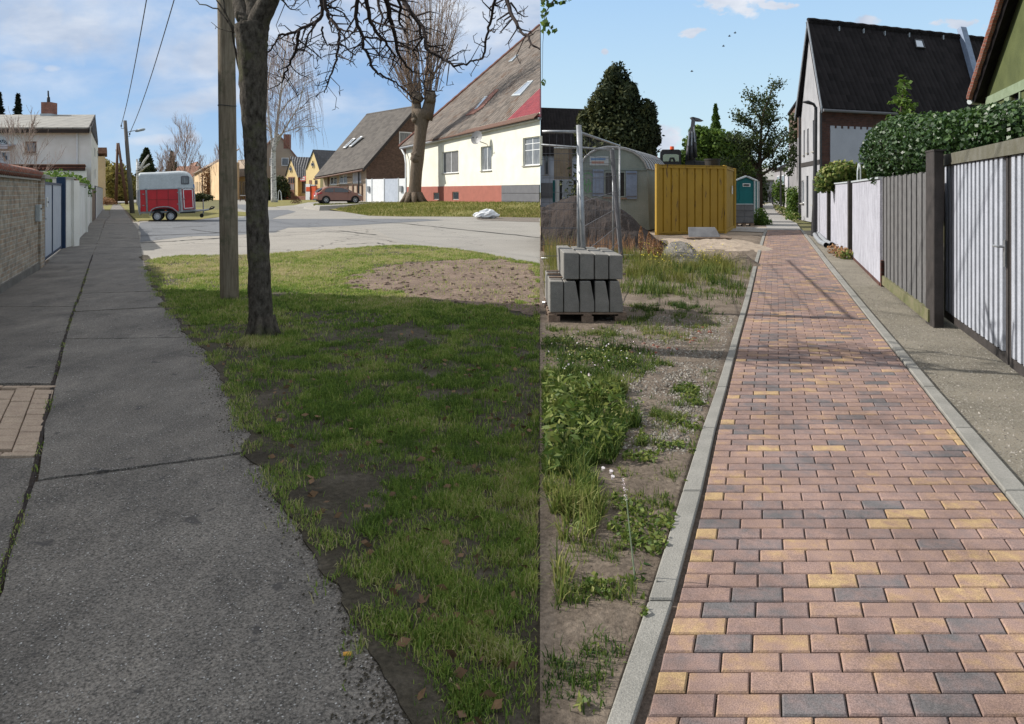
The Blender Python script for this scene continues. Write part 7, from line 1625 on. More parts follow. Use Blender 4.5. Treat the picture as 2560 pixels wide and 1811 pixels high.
q = P(1952,528); t_ = thing('lamp_post', 'thin black lamp post beside the far bend of the lane', 'street lamp', tuple(q)); mb = MB(); mb.tube([q, V(q.x,q.y,4.2)], [.09,.05], 8); mb.build('post', 'dark_metal', t_); mb = MB(); mb.tube([V(q.x,q.y,4.15), V(q.x,q.y,4.3), V(q.x,q.y,4.6)], [.06,.22,.05], 10); mb.build('lantern', 'dark_metal', t_)
def simple_house(name, label, A, B, dv, z1, wallm, roofm, rzz, wins=(), cat='house', zb2=None):
    t_ = thing(name, label, cat, tuple(A)); mb = MB(); mb.prism([A, B, B+dv, A+dv], V(0,0,z1)); mb.build('wall', wallm, t_)
    d = (B-A).normalized(); n = V(d.y,-d.x,0); n = n if n.dot(V(-A.x,-A.y,0)) > 0 else -n
    mb = MB(); m1 = (A+B)/2
    u_ = lambda p, z: V(p.x, p.y, z)
    slab(mb, [u_(A-d*.3+n*.3, z1-.05), u_(B+d*.3+n*.3, z1-.05), u_(B+d*.3+dv*.5, rzz), u_(A-d*.3+dv*.5, rzz)], .15); slab(mb, [u_(A-d*.3+dv*.5, rzz), u_(B+d*.3+dv*.5, rzz), u_(B+d*.3+dv-n*.3, z1-.05), u_(A-d*.3+dv-n*.3, z1-.05)], .15)
    mb.prism([u_(A+n*.0,z1), u_(A+dv*.5,rzz-.15), u_(A+dv,z1)], d*.1); mb.prism([u_(B-d*.1,z1), u_(B-d*.1+dv*.5,rzz-.15), u_(B-d*.1+dv,z1)], d*.1)
    mb.build('roof', roofm, t_)
    for w_ in wins: window(t_, A, B, hole(A, B, *w_[:4]), 0, .08, 'white_paint', 'glass', w_[4] if len(w_) > 4 else 0, n=n, proud=.03, sill='concrete')
    return t_
# grey building behind the gabled house, seen between tree and gable
gA2 = V((1974-CU)/FPX*66, 66); gB2 = V((2012-CU)/FPX*50, 50)
t_ = thing('grey_house', 'tall grey rendered house with brown brick upper storey behind the lamp and hedge', 'house', tuple(gA2)); mb = MB(); a, b_ = Q(1972,500,66), Q(2014,500,50); mb.prism([V(a.x,a.y,0), V(b_.x,b_.y,0), V(b_.x+9,b_.y+5,0), V(a.x+9,a.y+5,0)], V(0,0,1.6+(480-365)/FPX*66)); mb.build('wall', 'grey_plaster', t_)
mb = MB(); z0 = 1.6+(480-365)/FPX*66; mb.prism([V(a.x,a.y,z0), V(b_.x,b_.y,z0), V(b_.x+9,b_.y+5,z0), V(a.x+9,a.y+5,z0)], V(0,0,1.6+(480-290)/FPX*66-z0)); mb.build('upper_wall', 'brown_brick', t_)
mb = MB(); z0 = 1.6+(480-290)/FPX*66; mb.prism([V(a.x-.2,a.y-.2,z0), V(b_.x-.2,b_.y-.3,z0), V(b_.x+9,b_.y+5,z0), V(a.x+9,a.y+5,z0)], V(0,0,.2)); mb.build('roof', 'dark_tiles', t_)
mb = MB(); a2 = Q(1962,500,72); mb.prism([V(a2.x,a2.y,0), V(a.x,a.y-.2,0), V(a.x+6,a.y+4,0), V(a2.x+6,a2.y+4,0)], V(0,0,1.6+(480-418)/FPX*72)); mb.build('annex', 'panel_plaster', t_)
leafy('wall_climber', 'green and rust climbing plant on the upper wall of the grey house', Q(1990,520,60), [(Q(u,v,57), (.5,.35,.5)) for u, v in [(1985,300),(1995,292),(2002,310),(1990,325),(1980,345),(1998,340),(1985,385),(1992,375),(1978,405),(1972,425)]], 'walnut_leaf', 420, .15, cat='climbing plant')
a = V((1908-CU)/FPX*110, 110); b_ = V((1950-CU)/FPX*110, 110)
simple_house('low_house', 'low house with pale sunlit roof beyond the walnut tree', a, b_, V(2,8,0), 1.6+(480-449)/FPX*110, 'grey_plaster', 'concrete', 1.6+(480-420)/FPX*112, cat='house')
a = V((1936-CU)/FPX*90, 90); b_ = V((1972-CU)/FPX*78, 78)
simple_house('dark_house', 'shaded grey house front beside the far lane', a, b_, V(6,4,0), 1.6+(480-425)/FPX*90, 'grey_plaster', 'dark_tiles', 1.6+(480-400)/FPX*90, [(1944,440,1950,462),(1956,438,1962,462)])
leafy('lane_trees', 'dark trees closing the far end of the lane', P(1925,503), [(Q(u,v,120), (2.2,2,2.2)) for u, v in [(1900,440),(1912,452),(1925,462),(1938,455),(1905,470),(1920,478),(1935,480),(1948,470),(1895,465)]], 'walnut_leaf', 110, .4, cat='trees')
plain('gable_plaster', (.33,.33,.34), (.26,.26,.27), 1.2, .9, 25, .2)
# white gabled house with black roof
hA = V((2050-CU)/FPX*36, 36); hC = V((2003-CU)/FPX*40.8, 40.8); hB = hA+V(.935,.355,0)*14.5
dA = (hC-hA); ngb = V(-dA.y, dA.x, 0).normalized(); ngb = ngb if ngb.x < 0 else -ngb
ez = 1.6+(480-266)/FPX*36; mp = hA.lerp(hC, .5); rz = 1.6+(480-52)/FPX*mp.y
t_ = thing('gable_house', 'white gabled house with high black roof and brown brick flank wall beside the lane', 'house', tuple(hA))
W = [(2009,326,2012,388),(2018,322,2022,382),(2032,300,2040,378)]; W2 = [(2004,452,2010,508),(2031,450,2039,512)]; Dd = (2016,440,2021,545)
HS = [hole(hC, hA, *w_) for w_ in W+W2]+[hole(hC, hA, *Dd)]
mb = MB(); wallpanel(mb, hC, hA, 0, 0, ez, ez, HS, .14, ngb); mb.quad(V(hC.x,hC.y,ez), V(hA.x,hA.y,ez), V(mp.x,mp.y,rz-.1)); mb.build('gable_wall', 'gable_plaster', t_, solid=False)
for i, h in enumerate(HS[:-1]): window(t_, hC, hA, h, .11, .05, 'white_paint' if i > 2 else 'grey_plaster', 'glass', 0, n=ngb, sill='concrete')
h = HS[-1]; mb = MB(); o_ = hC.lerp(hA, h[0])-ngb*.12; mb.obox(V(o_.x,o_.y,.05), (hA-hC)*(h[1]-h[0]), ngb*.04, V(0,0,h[3]-.05)); mb.build('door', 'dark_metal', t_)
mb = MB(); zb1 = wallpt(hC, hA, 2040, 412)[1]; o_ = hC+ngb*.0; mb.obox(V(o_.x,o_.y,zb1), hA-hC, ngb*.05, V(0,0,.22)); mb.build('string_course', 'dark_board', t_)
mb = MB(); mb.tube([V(hC.x,hC.y,0)+ngb*.08, V(hC.x,hC.y,ez)+ngb*.08], .07, 8); mb.build('downpipe', 'dark_metal', t_)
fd = (hB-hA).normalized(); fn = V(fd.y,-fd.x,0); fn = fn if fn.y < 0 else -fn
hE = hA+fd*((hB-hA).length*1.25)
mb = MB(); mb.quad(V(hA.x,hA.y,0), V(hE.x,hE.y,0), V(hE.x,hE.y,ez), V(hA.x,hA.y,ez)); bkv = (hC-hA); mb.quad(hE, hE+bkv, V((hE+bkv).x,(hE+bkv).y,ez), V(hE.x,hE.y,ez)); mb.quad(hC, hE+bkv, V((hE+bkv).x,(hE+bkv).y,ez), V(hC.x,hC.y,ez)); mb.build('brick_wall', 'dark_red_brick', t_, solid=False)
s0, za = wallpt(hA, hB, 2075, 321); s1, zb_ = wallpt(hA, hB, 2330, 340); _, zc = wallpt(hA, hB, 2072, 409); 
o_ = hA+(hB-hA)*s0+fn*.03; mb = MB(); ln2 = (hB-hA).length*(s1-s0); mb.obox(V(o_.x,o_.y,zc), fd*ln2, -fn*.03, V(0,0,za-zc)); 
k = 0
while k*.42 < ln2-.3: mb.obox(V(o_.x,o_.y,za)+fd*(k*.42), fd*.27, -fn*.03, V(0,0,.13)); k += 1
mb.build('render_panel', 'lilac_plaster', t_)
ra = V(mp.x, mp.y, rz); rB_ = ra+(Q(2508,97,43)-Q(2039,49,38.3))*1.1; rB_.z = rz
E1 = V(hA.x,hA.y,ez)+fn*.3-fd*.15-V(0,0,.12); E2 = V(hE.x,hE.y,ez)+fn*.3-V(0,0,.12); R1 = ra-fd*.15; R2 = R1+(E2-E1)*1.02; R2.z = rz
mb = MB(); slab(mb, [E1, E2, R2, R1], .16); E3 = V(hC.x,hC.y,ez)-fn*.3-fd*.15; E4 = E3+(E2-E1); slab(mb, [R1, R2, E4, E3], .16); rf = mb.build('roof', 'dark_tiles', t_)
mb = MB(); mb.tube([R1+(R2-R1)*k/44+V(0,0,.04+.03*(k%2)) for k in range(45)], .10, 6); mb.build('ridge_tiles', 'dark_tiles', rf)
mb = MB(); mb.tube([E1+fn*.06-V(0,0,.12), E2+fn*.06-V(0,0,.12)], .075, 8); mb.build('gutter', 'grey_plinth', rf)
mb = MB(); nq = (E2-E1).cross(R1-E1).normalized(); nq = nq if nq.z > 0 else -nq
mb.obox(E1-V(0,0,.25), R1-E1, -fd*.06, V(0,0,.3)); mb.obox(E3-V(0,0,.25), R1-E3, -fd*.06, V(0,0,.3)); mb.build('verge', 'galvanised', rf)
roofwindow(t_, E1, E2-E1, R1-E1, [(2283,100),(2304,102),(2311,123),(2287,121)], None, 'dark_metal', 'sky_glass')
m1_, m2_, m3_, m4_ = [onroof(E1, E2-E1, R1-E1, *p_) for p_ in [(2392,74),(2406,76),(2466,296),(2452,292)]]
mb = MB(); mb.prism([m1_, m2_, m3_, m4_], nq*.28); mb.build('fire_wall_capping', 'shutter_paint', rf)
mb = MB(); nst = [onroof(E1, E2-E1, R1-E1, *p_)+nq*.03 for p_ in [(2093,70),(2154,76),(2207,82),(2268,86),(2353,92)]]
for q in nst: mb.obox(q, V(.05,0,0), nq*.12, V(0,0,-.25))
mb.build('snow_hooks', 'galvanised', rf)['kind'] = 'stuff'
mb = MB(); mb.tube([hA+fn*.10-fd*.05+V(0,0,0), V(hA.x,hA.y,ez-.3)+fn*.10-fd*.05], .06, 8); mb.build('downpipe', 'dark_metal', t_)
# lamp post at the corner
q = P(2034, 592); tz_ = 1.6+(480-268)/FPX*q.y
t_ = thing('lamp_post', 'tall black lamp post with curved head at the near corner of the gabled house', 'street lamp', tuple(q))
mb = MB(); mb.tube([q, V(q.x+.04,q.y,1.2), V(q.x+.08,q.y,tz_)], [.10,.075,.055], 12); mb.build('post', 'dark_metal', t_); mb = MB(); mb.tube([V(q.x+.08,q.y,tz_-.02), V(q.x+.0,q.y,tz_+.1), V(q.x-.2,q.y,tz_+.17), V(q.x-.38,q.y,tz_+.18)], [.04,.05,.07,.03], 10); mb.build('lamp_head', 'dark_metal', t_, smooth=True)
# people
def person(label, base, heading, top, legs, hgt=1.75, ph=0):
    t_ = thing('person', label, 'person', tuple(base)); s = hgt/1.75
    V_ = [(0,0,.95),(0,0,1.15),(0,0,1.38),(0,0,1.50),(0,.02,1.62),(0,.02,1.72), (.09,0,.90),(.10,.10+ph,.50),(.10,.0+ph,.08),(.10,.14+ph,.03), (-.09,0,.90),(-.10,-.02-ph,.50),(-.10,-.22-ph,.10),(-.10,-.10-ph,.03), (.19,0,1.40),(.25,-.04,1.12),(.23,.06,.88),(.22,.09,.78), (-.19,0,1.40),(-.25,.04,1.12),(-.23,.12,.88),(-.22,.14,.78)]
    E_ = [(0,1),(1,2),(2,3),(3,4),(4,5),(0,6),(6,7),(7,8),(8,9),(0,10),(10,11),(11,12),(12,13),(2,14),(14,15),(15,16),(16,17),(2,18),(18,19),(19,20),(20,21)]
    R_ = [.15,.14,.17,.06,.09,.08,.10,.075,.05,.045,.10,.075,.05,.045,.075,.05,.04,.035,.075,.05,.04,.035]
    me = bpy.data.meshes.new('body'); me.from_pydata([(x*s, y*s, z*s) for x, y, z in V_], E_, []); o = bpy.data.objects.new('body', me); COL.objects.link(o); o.parent = t_; WL[o.name] = Vector(base)
    md = o.modifiers.new('skin', 'SKIN'); sv = me.skin_vertices[0].data
    for i, r in enumerate(R_): sv[i].radius = (r*s, r*s*.8)
    sv[0].use_root = True; o.modifiers.new('sub', 'SUBSURF').levels = 1; me.materials.append(M[top])
    mb = MB(); b0 = V(*base); mb.sph(b0+V(0,.03,1.69)*s, .10*s, .115*s, .10*s, 12, 8); mb.build('hair', 'hair', t_)
    mb = MB(); mb.tube([b0+V(0,0,1.45)*s, b0+V(0,0,1.2)*s, b0+V(0,0,.9)*s], [.13*s,.19*s,.17*s], 12); mb.build('jacket', top, t_)
    for x in (.1,-.1): mb = MB(); yy_ = ph if x > 0 else -ph; mb.tube([b0+V(x*.9,0,.92)*s, b0+V(x,.1*(x>0)+yy_,.5)*s, b0+V(x,-.1*(x<0)+yy_,.1)*s], [.11*s,.085*s,.065*s], 10); mb.build('trouser_leg', legs, t_)
    t_.rotation_euler = (0,0,heading)
person('person in dark clothes walking on the far lane, the tallest of the group', P(1931,512), .2, 'dark_cloth', 'dark_cloth', 1.9, .06)
person('person in grey walking left of the taller dark figure on the lane', P(1925,509), .4, 'grey_cloth', 'dark_cloth', 1.75, .05)
person('person in dark clothes at the left edge of the far lane', P(1917,509), .1, 'dark_cloth', 'grey_cloth', 1.7, .04)
# birds
for u, v, lab in ((1729,179,'small dark bird low in the sky above the container'),(1808,116,'small dark bird, lowest of the three flying together'),(1823,91,'small dark bird in the middle of the three flying together'),(1837,83,'small dark bird, highest of the three flying together')):
    q = Q(u, v, 60); mb = MB(); mb.tube([q+V(-.10,0,0), q+V(-.03,0,0), q+V(.05,0,0), q+V(.14,0,.02)], [.012,.04,.045,.015], 8); t_ = thing('bird', lab, 'bird', tuple(q), 'birds in the summer sky'); mb.build('body', 'dark_metal', t_)
    for s in (-1,1): mb = MB(); mb.prism([q+V(-.05,0,.01), q+V(.05,0,.01), q+V(.02,s*.18,.08), q+V(-.02,s*.16,.08)], V(0,0,.008)); mb.build('wing', 'dark_metal', t_)

# ---------------------------------------------------------------- fences on the right
def gp(u, v): return P(u, v)
line = [gp(2044,589), gp(2068,607), gp(2077,612), gp(2121,641), gp(2131,648), gp(2200,717)]
t_ = thing('panel_wall', 'streaked pale concrete panel wall between dark posts along the lane', 'wall', tuple(line[5]))
for (a, b_) in ((line[0], line[1]), (line[2], line[3]), (line[4], line[5])):
    d = (b_-a).normalized(); n = V(d.y,-d.x,0); n = n if n.x < 0 else -n
    mb = MB(); mb.obox(a+V(0,0,.02), b_-a, -n*.09, V(0,0,1.80)); pn = mb.build('wall_panel', 'streaked_panel' if 'streaked_panel' in M else 'panel_plaster', t_); mb = MB(); mb.obox(a+n*.03+V(0,0,1.82), b_-a, -n*.15, V(0,0,.035)); mb.build('coping', 'pale_grey_plastic', pn)
    mb = MB(); mb.obox(a+n*.01+V(0,0,-.05), b_-a, -n*.11, V(0,0,.12)); mb.build('footing', 'dark_red_brick', pn)
for p0, p1 in ((line[1], line[2]), (line[3], line[4])):
    d = (p1-p0).normalized(); n = V(d.y,-d.x,0); n = n if n.x < 0 else -n; c = (p0+p1)/2; mb = MB(); mb.obox(c-d*.14+n*.05+V(0,0,-.05), d*.22, -n*.22, V(0,0,1.92)); mb.build('post', 'dark_board', t_)
mb = MB(); c = line[0]; mb.obox(c+V(-.02,.1,-.05), V(.14,0,0), V(.1,.25,0), V(0,0,1.85)); mb.build('post', 'grey_plaster', t_)
mb = MB(); c = line[5]; d = (line[5]-line[4]).normalized(); n = V(-abs(d.y), -abs(d.x), 0); mb.obox(c+V(0,0,-.05), d*.14, V(.16,.04,0), V(0,0,.5)); mb.build('post_stump', 'dark_red_brick', t_)
fA, fB = gp(2205,712), gp(2334,817); d = (fB-fA).normalized(); n = V(d.y,-d.x,0); n = n if n.x < 0 else -n; ln = (fB-fA).length
t_ = thing('board_fence', 'grey fence of narrow vertical boards over a mossy bottom beam', 'fence', tuple(fA))
n_b = 23; 
for k in range(n_b): mb = MB(); w_ = ln/n_b; mb.obox(fA+d*(k*w_+.012)+n*(.02+.012*(k%2))+V(0,0,.20), d*(w_-.022), -n*.025, V(0,0,1.64+.012*math.sin(k*2.1))); mb.build('board', 'grey_board', t_) if 'grey_board' in M else mb.build('board', 'grey_plinth', t_)
mb = MB(); mb.obox(fA+n*.06+V(0,0,.05), d*ln, -n*.08, V(0,0,.15)); mb.build('bottom_beam', 'mossy_board', t_); mb = MB(); mb.obox(fA-n*.015+V(0,0,.1), d*ln, -n*.03, V(0,0,1.6)); mb.build('backing', 'dark_board', t_)
pp = gp(2350,824); t_ = thing('gate_post', 'massive dark timber gate post between the board fence and the ribbed gate', 'gate post', tuple(pp))
d2 = (gp(2507,917)-gp(2374,812)); d2.z = 0; d2.normalize(); n2 = V(d2.y,-d2.x,0); n2 = n2 if n2.x < 0 else -n2
mb = MB(); mb.obox(gp(2337,824)+V(0,0,-.05)+V(0,.02,0), V(.13,.02,0), V(.10,.34,0), V(0,0,2.13)); mb.build('shaft', 'dark_board', t_, bevel=.008)
mb = MB(); mb.obox(gp(2337,824)+V(-.01,.0,2.075), V(.155,.02,0), V(.105,.37,0), V(0,0,.02)); mb.build('cap', 'dark_board', t_)
def leafgate(name, label, a, b_, handle=None, top=2.02):
    d = (b_-a); d.z = 0; ln = d.length; d.normalize(); n = V(d.y,-d.x,0); n = n if n.x < 0 else -n
    t_ = thing(name, label, 'gate', tuple(a)); mb = MB()
    for (x, z, w_, h_) in ((0,.06,.05,top-.06),(ln-.06,.06,.06,top-.06),(.05,.06,ln-.11,.09)): mb.obox(a+d*x+V(0,0,z), d*w_, -n*.05, V(0,0,h_))
    mb.build('frame', 'dark_board', t_); mb = MB(); mb.obox(a-d*.06+n*.03+V(0,0,top-.10), d*(ln+.06), -n*.10, V(0,0,.13)); mb.build('top_rail', 'mossy_rail', t_)
    mb = MB(); mb.obox(a+d*.05+V(0,0,.15)-n*.03, d*(ln-.11), -n*.01, V(0,0,top-.25)); sh = mb.build('sheet', 'gate_shade', t_)  # darker sheet colour stands in for shade between the ribs
    mb = MB(); per = .165; k = 0
    while (k+1)*per < ln-.10: mb.obox(a+d*(.07+k*per)+n*.004+V(0,0,.155), d*per*.55, -n*.032, V(0,0,top-.26)); k += 1
    mb.build('ribs', 'gate_white', sh)
    if handle:
        q = a+d*(ln-.03)+n*.01+V(0,0,handle); mb = MB(); mb.obox(q-d*.02-V(0,0,.12), d*.04, n*.012, V(0,0,.24)); pl = mb.build('handle_plate', 'galvanised', t_); mb = MB(); mb.tube([q+V(0,0,.06), q+n*.06+V(0,0,.06), q+n*.07-d*.10+V(0,0,.06)], .012, 8); mb.build('handle', 'galvanised', pl)
    return t_
plain('gate_shade', (.13,.135,.145), (.10,.105,.115), 5, .6, 30, .1); plain('gate_white', (.42,.44,.49), (.35,.37,.41), 4, .5, 30, .1); plain('grey_board', (.135,.132,.13), (.10,.098,.097), 9, .8, 60, .3, fine=.25); plain('mossy_rail', (.135,.13,.105), (.09,.085,.055), 7, .85, 40, .3, lo=.3, hi=.7)
m, t, b = newmat('streaked_panel'); st = noise(t, coords(t, sc=(3,3,.7)), 3.2, 8, .7); t.links.new(mixc(t, .25, ramp(t, st, [(.3, (.21,.21,.24)), (.5, (.34,.34,.38)), (.72, (.48,.48,.53))]), ramp(t, noise(t, coords(t), 60, 3), [(.3,(0,0,0)),(.7,(1,1,1))]), 'OVERLAY'), b.inputs['Base Color']); b.inputs['Roughness'].default_value = .9; bump(t, b, noise(t, coords(t), 50, 4), .4, .01)
for o in bpy.data.objects:
    if o.name.startswith('wall_panel') and o.data.materials[0].name == 'panel_plaster': o.data.materials[0] = M['streaked_panel']
    if o.name.startswith('board') and o.parent and o.parent.name == 'board_fence': o.data.materials[0] = M['grey_board']
a = gp(2360,805); b_ = gp(2520,930); leafgate('yard_gate', 'left leaf of the white ribbed metal gate, shade painted between its ribs, with the door handle', a, b_, 1.05)
c = gp(2524,934); dd = (b_-a).normalized(); leafgate('yard_gate', 'right leaf of the white ribbed metal gate, shade painted between its ribs, cut by the picture edge', c, c+dd*2.2)
mb = MB(); q = gp(2126,642)
hp = thing('metal_hoop', 'pale metal hoop rising above the concrete panel wall', 'hoop', (Q(2150,455,18).x, 18, 0)); mb = MB(); q = Q(2151,450,18); mb.tube([V(q.x-.07,18,0), V(q.x-.07,18,2.1), V(q.x-.02,18.05,2.3), V(q.x+.03,18.1,2.32), V(q.x+.08,18.15,2.16), V(q.x+.08,18.15,0)], .02, 8); mb.build('tube', 'pale_grey_plastic', hp, smooth=True)
# pipes
for k, (pl, lab) in enumerate((([(2036,590),(2040,600),(2050,612),(2066,621)], 'grey plastic drain pipe lying nearer to the path of the two'), ([(2046,589),(2053,600),(2064,611),(2080,620)], 'grey plastic drain pipe lying nearer to the wall of the two'))):
    pts = [P(u, v) for u, v in pl]; q = []
    for i in range(3):
        for j in range(4): q.append(pts[i].lerp(pts[i+1], j/4)+V(0,0,.085))
    q.append(pts[3]+V(0,0,.085)); t_ = thing('drain_pipe', lab, 'pipe', tuple(pts[0])); mb = MB(); mb.tube(q, .07, 14, False); mb.tube([q[-1], q[-2]], .062, 14, False); mb.build('tube', 'grey_pipe', t_, smooth=True, solid=False); mb = MB(); mb.tube([q[-1]+(q[-2]-q[-1])*.3, q[-1]+(q[-2]-q[-1])*.35], .06, 14); mb.build('dark_inside', 'rubber', t_); mb = MB(); mb.tube([q[-1], q[-1]+(q[-2]-q[-1])*.4], [.08,.08], 14, False); mb.build('socket', 'grey_pipe', t_)
# green house
A = V((2468-CU)/FPX*20, 20); B = V(8.2, 7.3); B = A+(V(12.0,16.9)-A).normalized()*12; 
d = (B-A).normalized(); n = V(d.y,-d.x,0); n = n if n.x < 0 else -n; ez = 1.6+(480-224)/FPX*20
t_ = thing('green_house', 'olive green rendered house gable with pale beams at the right edge', 'house', tuple(A))
s_, za = wallpt(A, B, 2534, 32); ap = .5; slope = (za-ez)/(s_*12)
wv = [(2528,228,2550,330)]; HS = [hole(A, B, *w_) for w_ in wv]
mb = MB(); wallpanel(mb, A, B, 0, 0, ez, ez, HS, .15, n); m_ = A.lerp(B,.5); mz = ez+slope*6; mb.quad(V(A.x,A.y,ez), V(B.x,B.y,ez), V(m_.x,m_.y,mz)); bk = V(9,4,0); mb.quad(A, A+bk, V((A+bk).x,(A+bk).y,ez), V(A.x,A.y,ez)); mb.build('wall', 'green_plaster', t_, solid=False)
window(t_, A, B, HS[0], .12, .06, 'dark_board', 'glass', 0, n=n)
mb = MB(); _, zb1 = wallpt(A, B, 2475, 252); mb.obox(V(A.x,A.y,zb1-.12)+n*.0, d*12, n*.04, V(0,0,.24)); 
for (u0, u1) in ((2514,2527),(2551,2554),): s0 = wallpt(A,B,u0,300)[0]; s1 = wallpt(A,B,u1,300)[0]; q = A.lerp(B,s0); mb.obox(V(q.x,q.y,0), d*12*(s1-s0), n*.035, V(0,0,zb1-.13))
mb.build('beams', 'green_beam', t_)
mb = MB(); o1 = n*.35; R0 = V(A.x,A.y,ez)-d*.3+o1-V(0,0,slope*.3); R1 = V(m_.x,m_.y,mz)+o1; slab(mb, [R0, R1, R1+bk, R0+bk], .2); rf = mb.build('roof', 'dark_tiles', t_)
mb = MB(); mb.tube([R0+V(0,0,.0)+(R1-R0)*k/26+V(0,0,.03*(k%2)) for k in range(27)], .10, 8); mb.build('verge_tiles', 'red_brick', rf); mb = MB(); mb.tube([R0-d*.05-V(0,0,.1), R0-d*.05-V(0,0,.1)+bk], .08, 10); mb.build('gutter', 'pale_grey_plastic', rf)
# ivy hedge, sapling, bush
cl = []
for u, v, D_, r in [(2196,395,12.9,.33),(2205,370,12.8,.35),(2225,352,12.5,.4),(2215,410,12.6,.35),(2250,345,12,.42),(2275,342,11.6,.42),(2245,385,12,.4),(2290,375,11,.45),(2300,345,11,.4),(2325,340,10.6,.4),(2345,340,10.2,.38),(2330,380,10.2,.42),(2370,345,9.7,.38),(2395,342,9.3,.36),(2370,385,9.6,.4),(2420,335,9,.36),(2440,328,8.8,.34),(2465,325,8.5,.34),(2490,322,8.3,.33),(2430,365,8.8,.34),(2515,325,8.1,.33),(2540,318,7.9,.33),(2565,322,7.7,.33),(2480,355,8.3,.33),(2530,350,8,.33),(2210,435,12.7,.28),(2260,415,11.9,.35),(2200,415,12.9,.25)]:
    cl.append((Q(u, v, D_), (r, r, r*.9)))
leafy('ivy_hedge', 'dense glossy ivy hedge overtopping the board fence and ribbed gate', V(7.5,10.5,0), cl, 'ivy_leaf', 13000, .046, cat='hedge', asp=1.15, shell=.55)
q = Q(2246,330,12.6); t_ = thing('maple_sapling', 'young leafy sapling sticking up out of the ivy hedge before the black roof', 'sapling', (q.x,12.6,0))
mb = MB(); mb.tube([V(q.x,12.6,0), Q(2247,320,12.6), Q(2254,260,12.6), Q(2262,200,12.6)], [.03,.022,.014,.004], 6); P_ = []
for k in range(30):
    v = 205+k*4.6; s_ = random.choice((-1,1)); w_ = (v-190)*.33*random.uniform(.4,1); c0 = Q(2262-(v-200)*.13, v, 12.6); e_ = Q(2262-(v-200)*.13+s_*w_, v-random.uniform(2,14), 12.6+random.uniform(-.3,.3)); mb.tube([c0, e_], [.006,.003], 4)
    for j in range(int(4+w_*.28)): z_ = c0.lerp(e_, random.uniform(.35,1.05)); P_.append((z_.x+random.gauss(0,.035), z_.y+random.gauss(0,.05), z_.z+random.gauss(0,.03)))
mb.build('stem', 'brown_bark', t_); leaves('foliage', np.array(P_), .085, np.clip(.35+.5*RS.rand(len(P_)),0,1), 'green_leaf', t_, asp=1.25, flat=.5)
leafy('vine_bush', 'bright vine bush spilling over the far end of the concrete panel wall', P(2070,600), [(Q(u,v,21), (r,r,r*.8)) for u, v, r in [(2060,455,.3),(2075,440,.38),(2090,432,.4),(2105,428,.4),(2120,430,.42),(2138,434,.36),(2150,445,.3),(2100,448,.4),(2075,462,.3),(2052,470,.2),(2128,450,.35),(2160,452,.25)]], 'weed_leaf', 4200, .085, cat='bush', asp=1.2)
leafy('wall_weed', 'small reddish green weed at the foot of the concrete panel wall', P(2100,640), [(P(u,v)+V(0,0,.12), (.2,.16,.15)) for u, v in [(2088,636),(2096,641),(2106,646),(2114,648)]], 'seed_head', 2500, .045, cat='weed')
leafy('wall_weed', 'small bright green weed beside the reddish one at the wall foot', P(2115,648), [(P(u,v)+V(0,0,.10), (.16,.14,.13)) for u, v in [(2104,646),(2113,650),(2119,650)]], 'weed_leaf', 2800, .045, cat='weed')

# ---------------------------------------------------------------- building site left of the lane
def heap(name, label, mat, prof, D_, depth, cat='heap', seed=1, y0=0):
    """prof: silhouette points (u,v) from left to right at distance D_"""
    nx, ny = 70, 26; vs = []; us = np.linspace(prof[0][0], prof[-1][0], nx); vv_ = np.interp(us, [p[0] for p in prof], [p[1] for p in prof])
    for j in range(ny):
        t_ = j/(ny-1); y = D_+depth*(t_-.5)*1.6
        for i in range(nx):
            x = (us[i]-CU)/FPX*D_+(t_-.5)*depth*.15; z = max(0, 1.6+(480-vv_[i])/FPX*D_)*math.sin(math.pi*t_)**.8
            z += float(fbm(np.array([x]), np.array([y]), 2.2, seed, 5)[0]-.5)*.22*min(1, z*3)+float(vnoise(np.array([x]), np.array([y]), 9, seed)[0]-.5)*.06*min(1, z*3)
            x = max(x, SEAM*y+.02); vs.append((x, y, max(z, -.02)-.015))
    mb = MB(); mb.add(vs, [(j*nx+i, j*nx+i+1, (j+1)*nx+i+1, (j+1)*nx+i) for j in range(ny-1) for i in range(nx-1)]); o = mb.build(name, mat, solid=False, smooth=False); tag(o, label, cat); return o
heap('soil_heap', 'dark heap of excavated soil behind the site fence', 'spoil_soil', [(1345,520),(1385,512),(1410,497),(1432,490),(1455,492),(1490,500),(1530,505),(1550,520),(1575,540),(1600,565),(1630,590),(1650,604)], 22.5, 4.5, seed=3)
heap('gravel_heap', 'small heap of grey gravel beside the flowering weeds', 'grey_grit', [(1655,652),(1668,622),(1680,607),(1700,605),(1722,612),(1735,625),(1750,645),(1756,655)], 16.6, 1.5, seed=5)
heap('sand_heap', 'low ridge of disturbed sandy soil beside the lane', 'brown_soil', [(1795,660),(1812,640),(1835,628),(1850,626),(1868,640),(1882,650)], 16.2, 1.6, seed=8)
heap('soil_ridge', 'flat strip of dug sandy earth in front of the yellow container', 'sand_heap', [(1660,606),(1700,602),(1760,604),(1800,601),(1850,604),(1890,608)], 21.5, 4, seed=11)
heap('leaf_pile', 'scatter of orange-brown debris beside the kerb', 'pebble', [(1828,706),(1835,702),(1845,701),(1852,706)], 12.7, .4, seed=4)
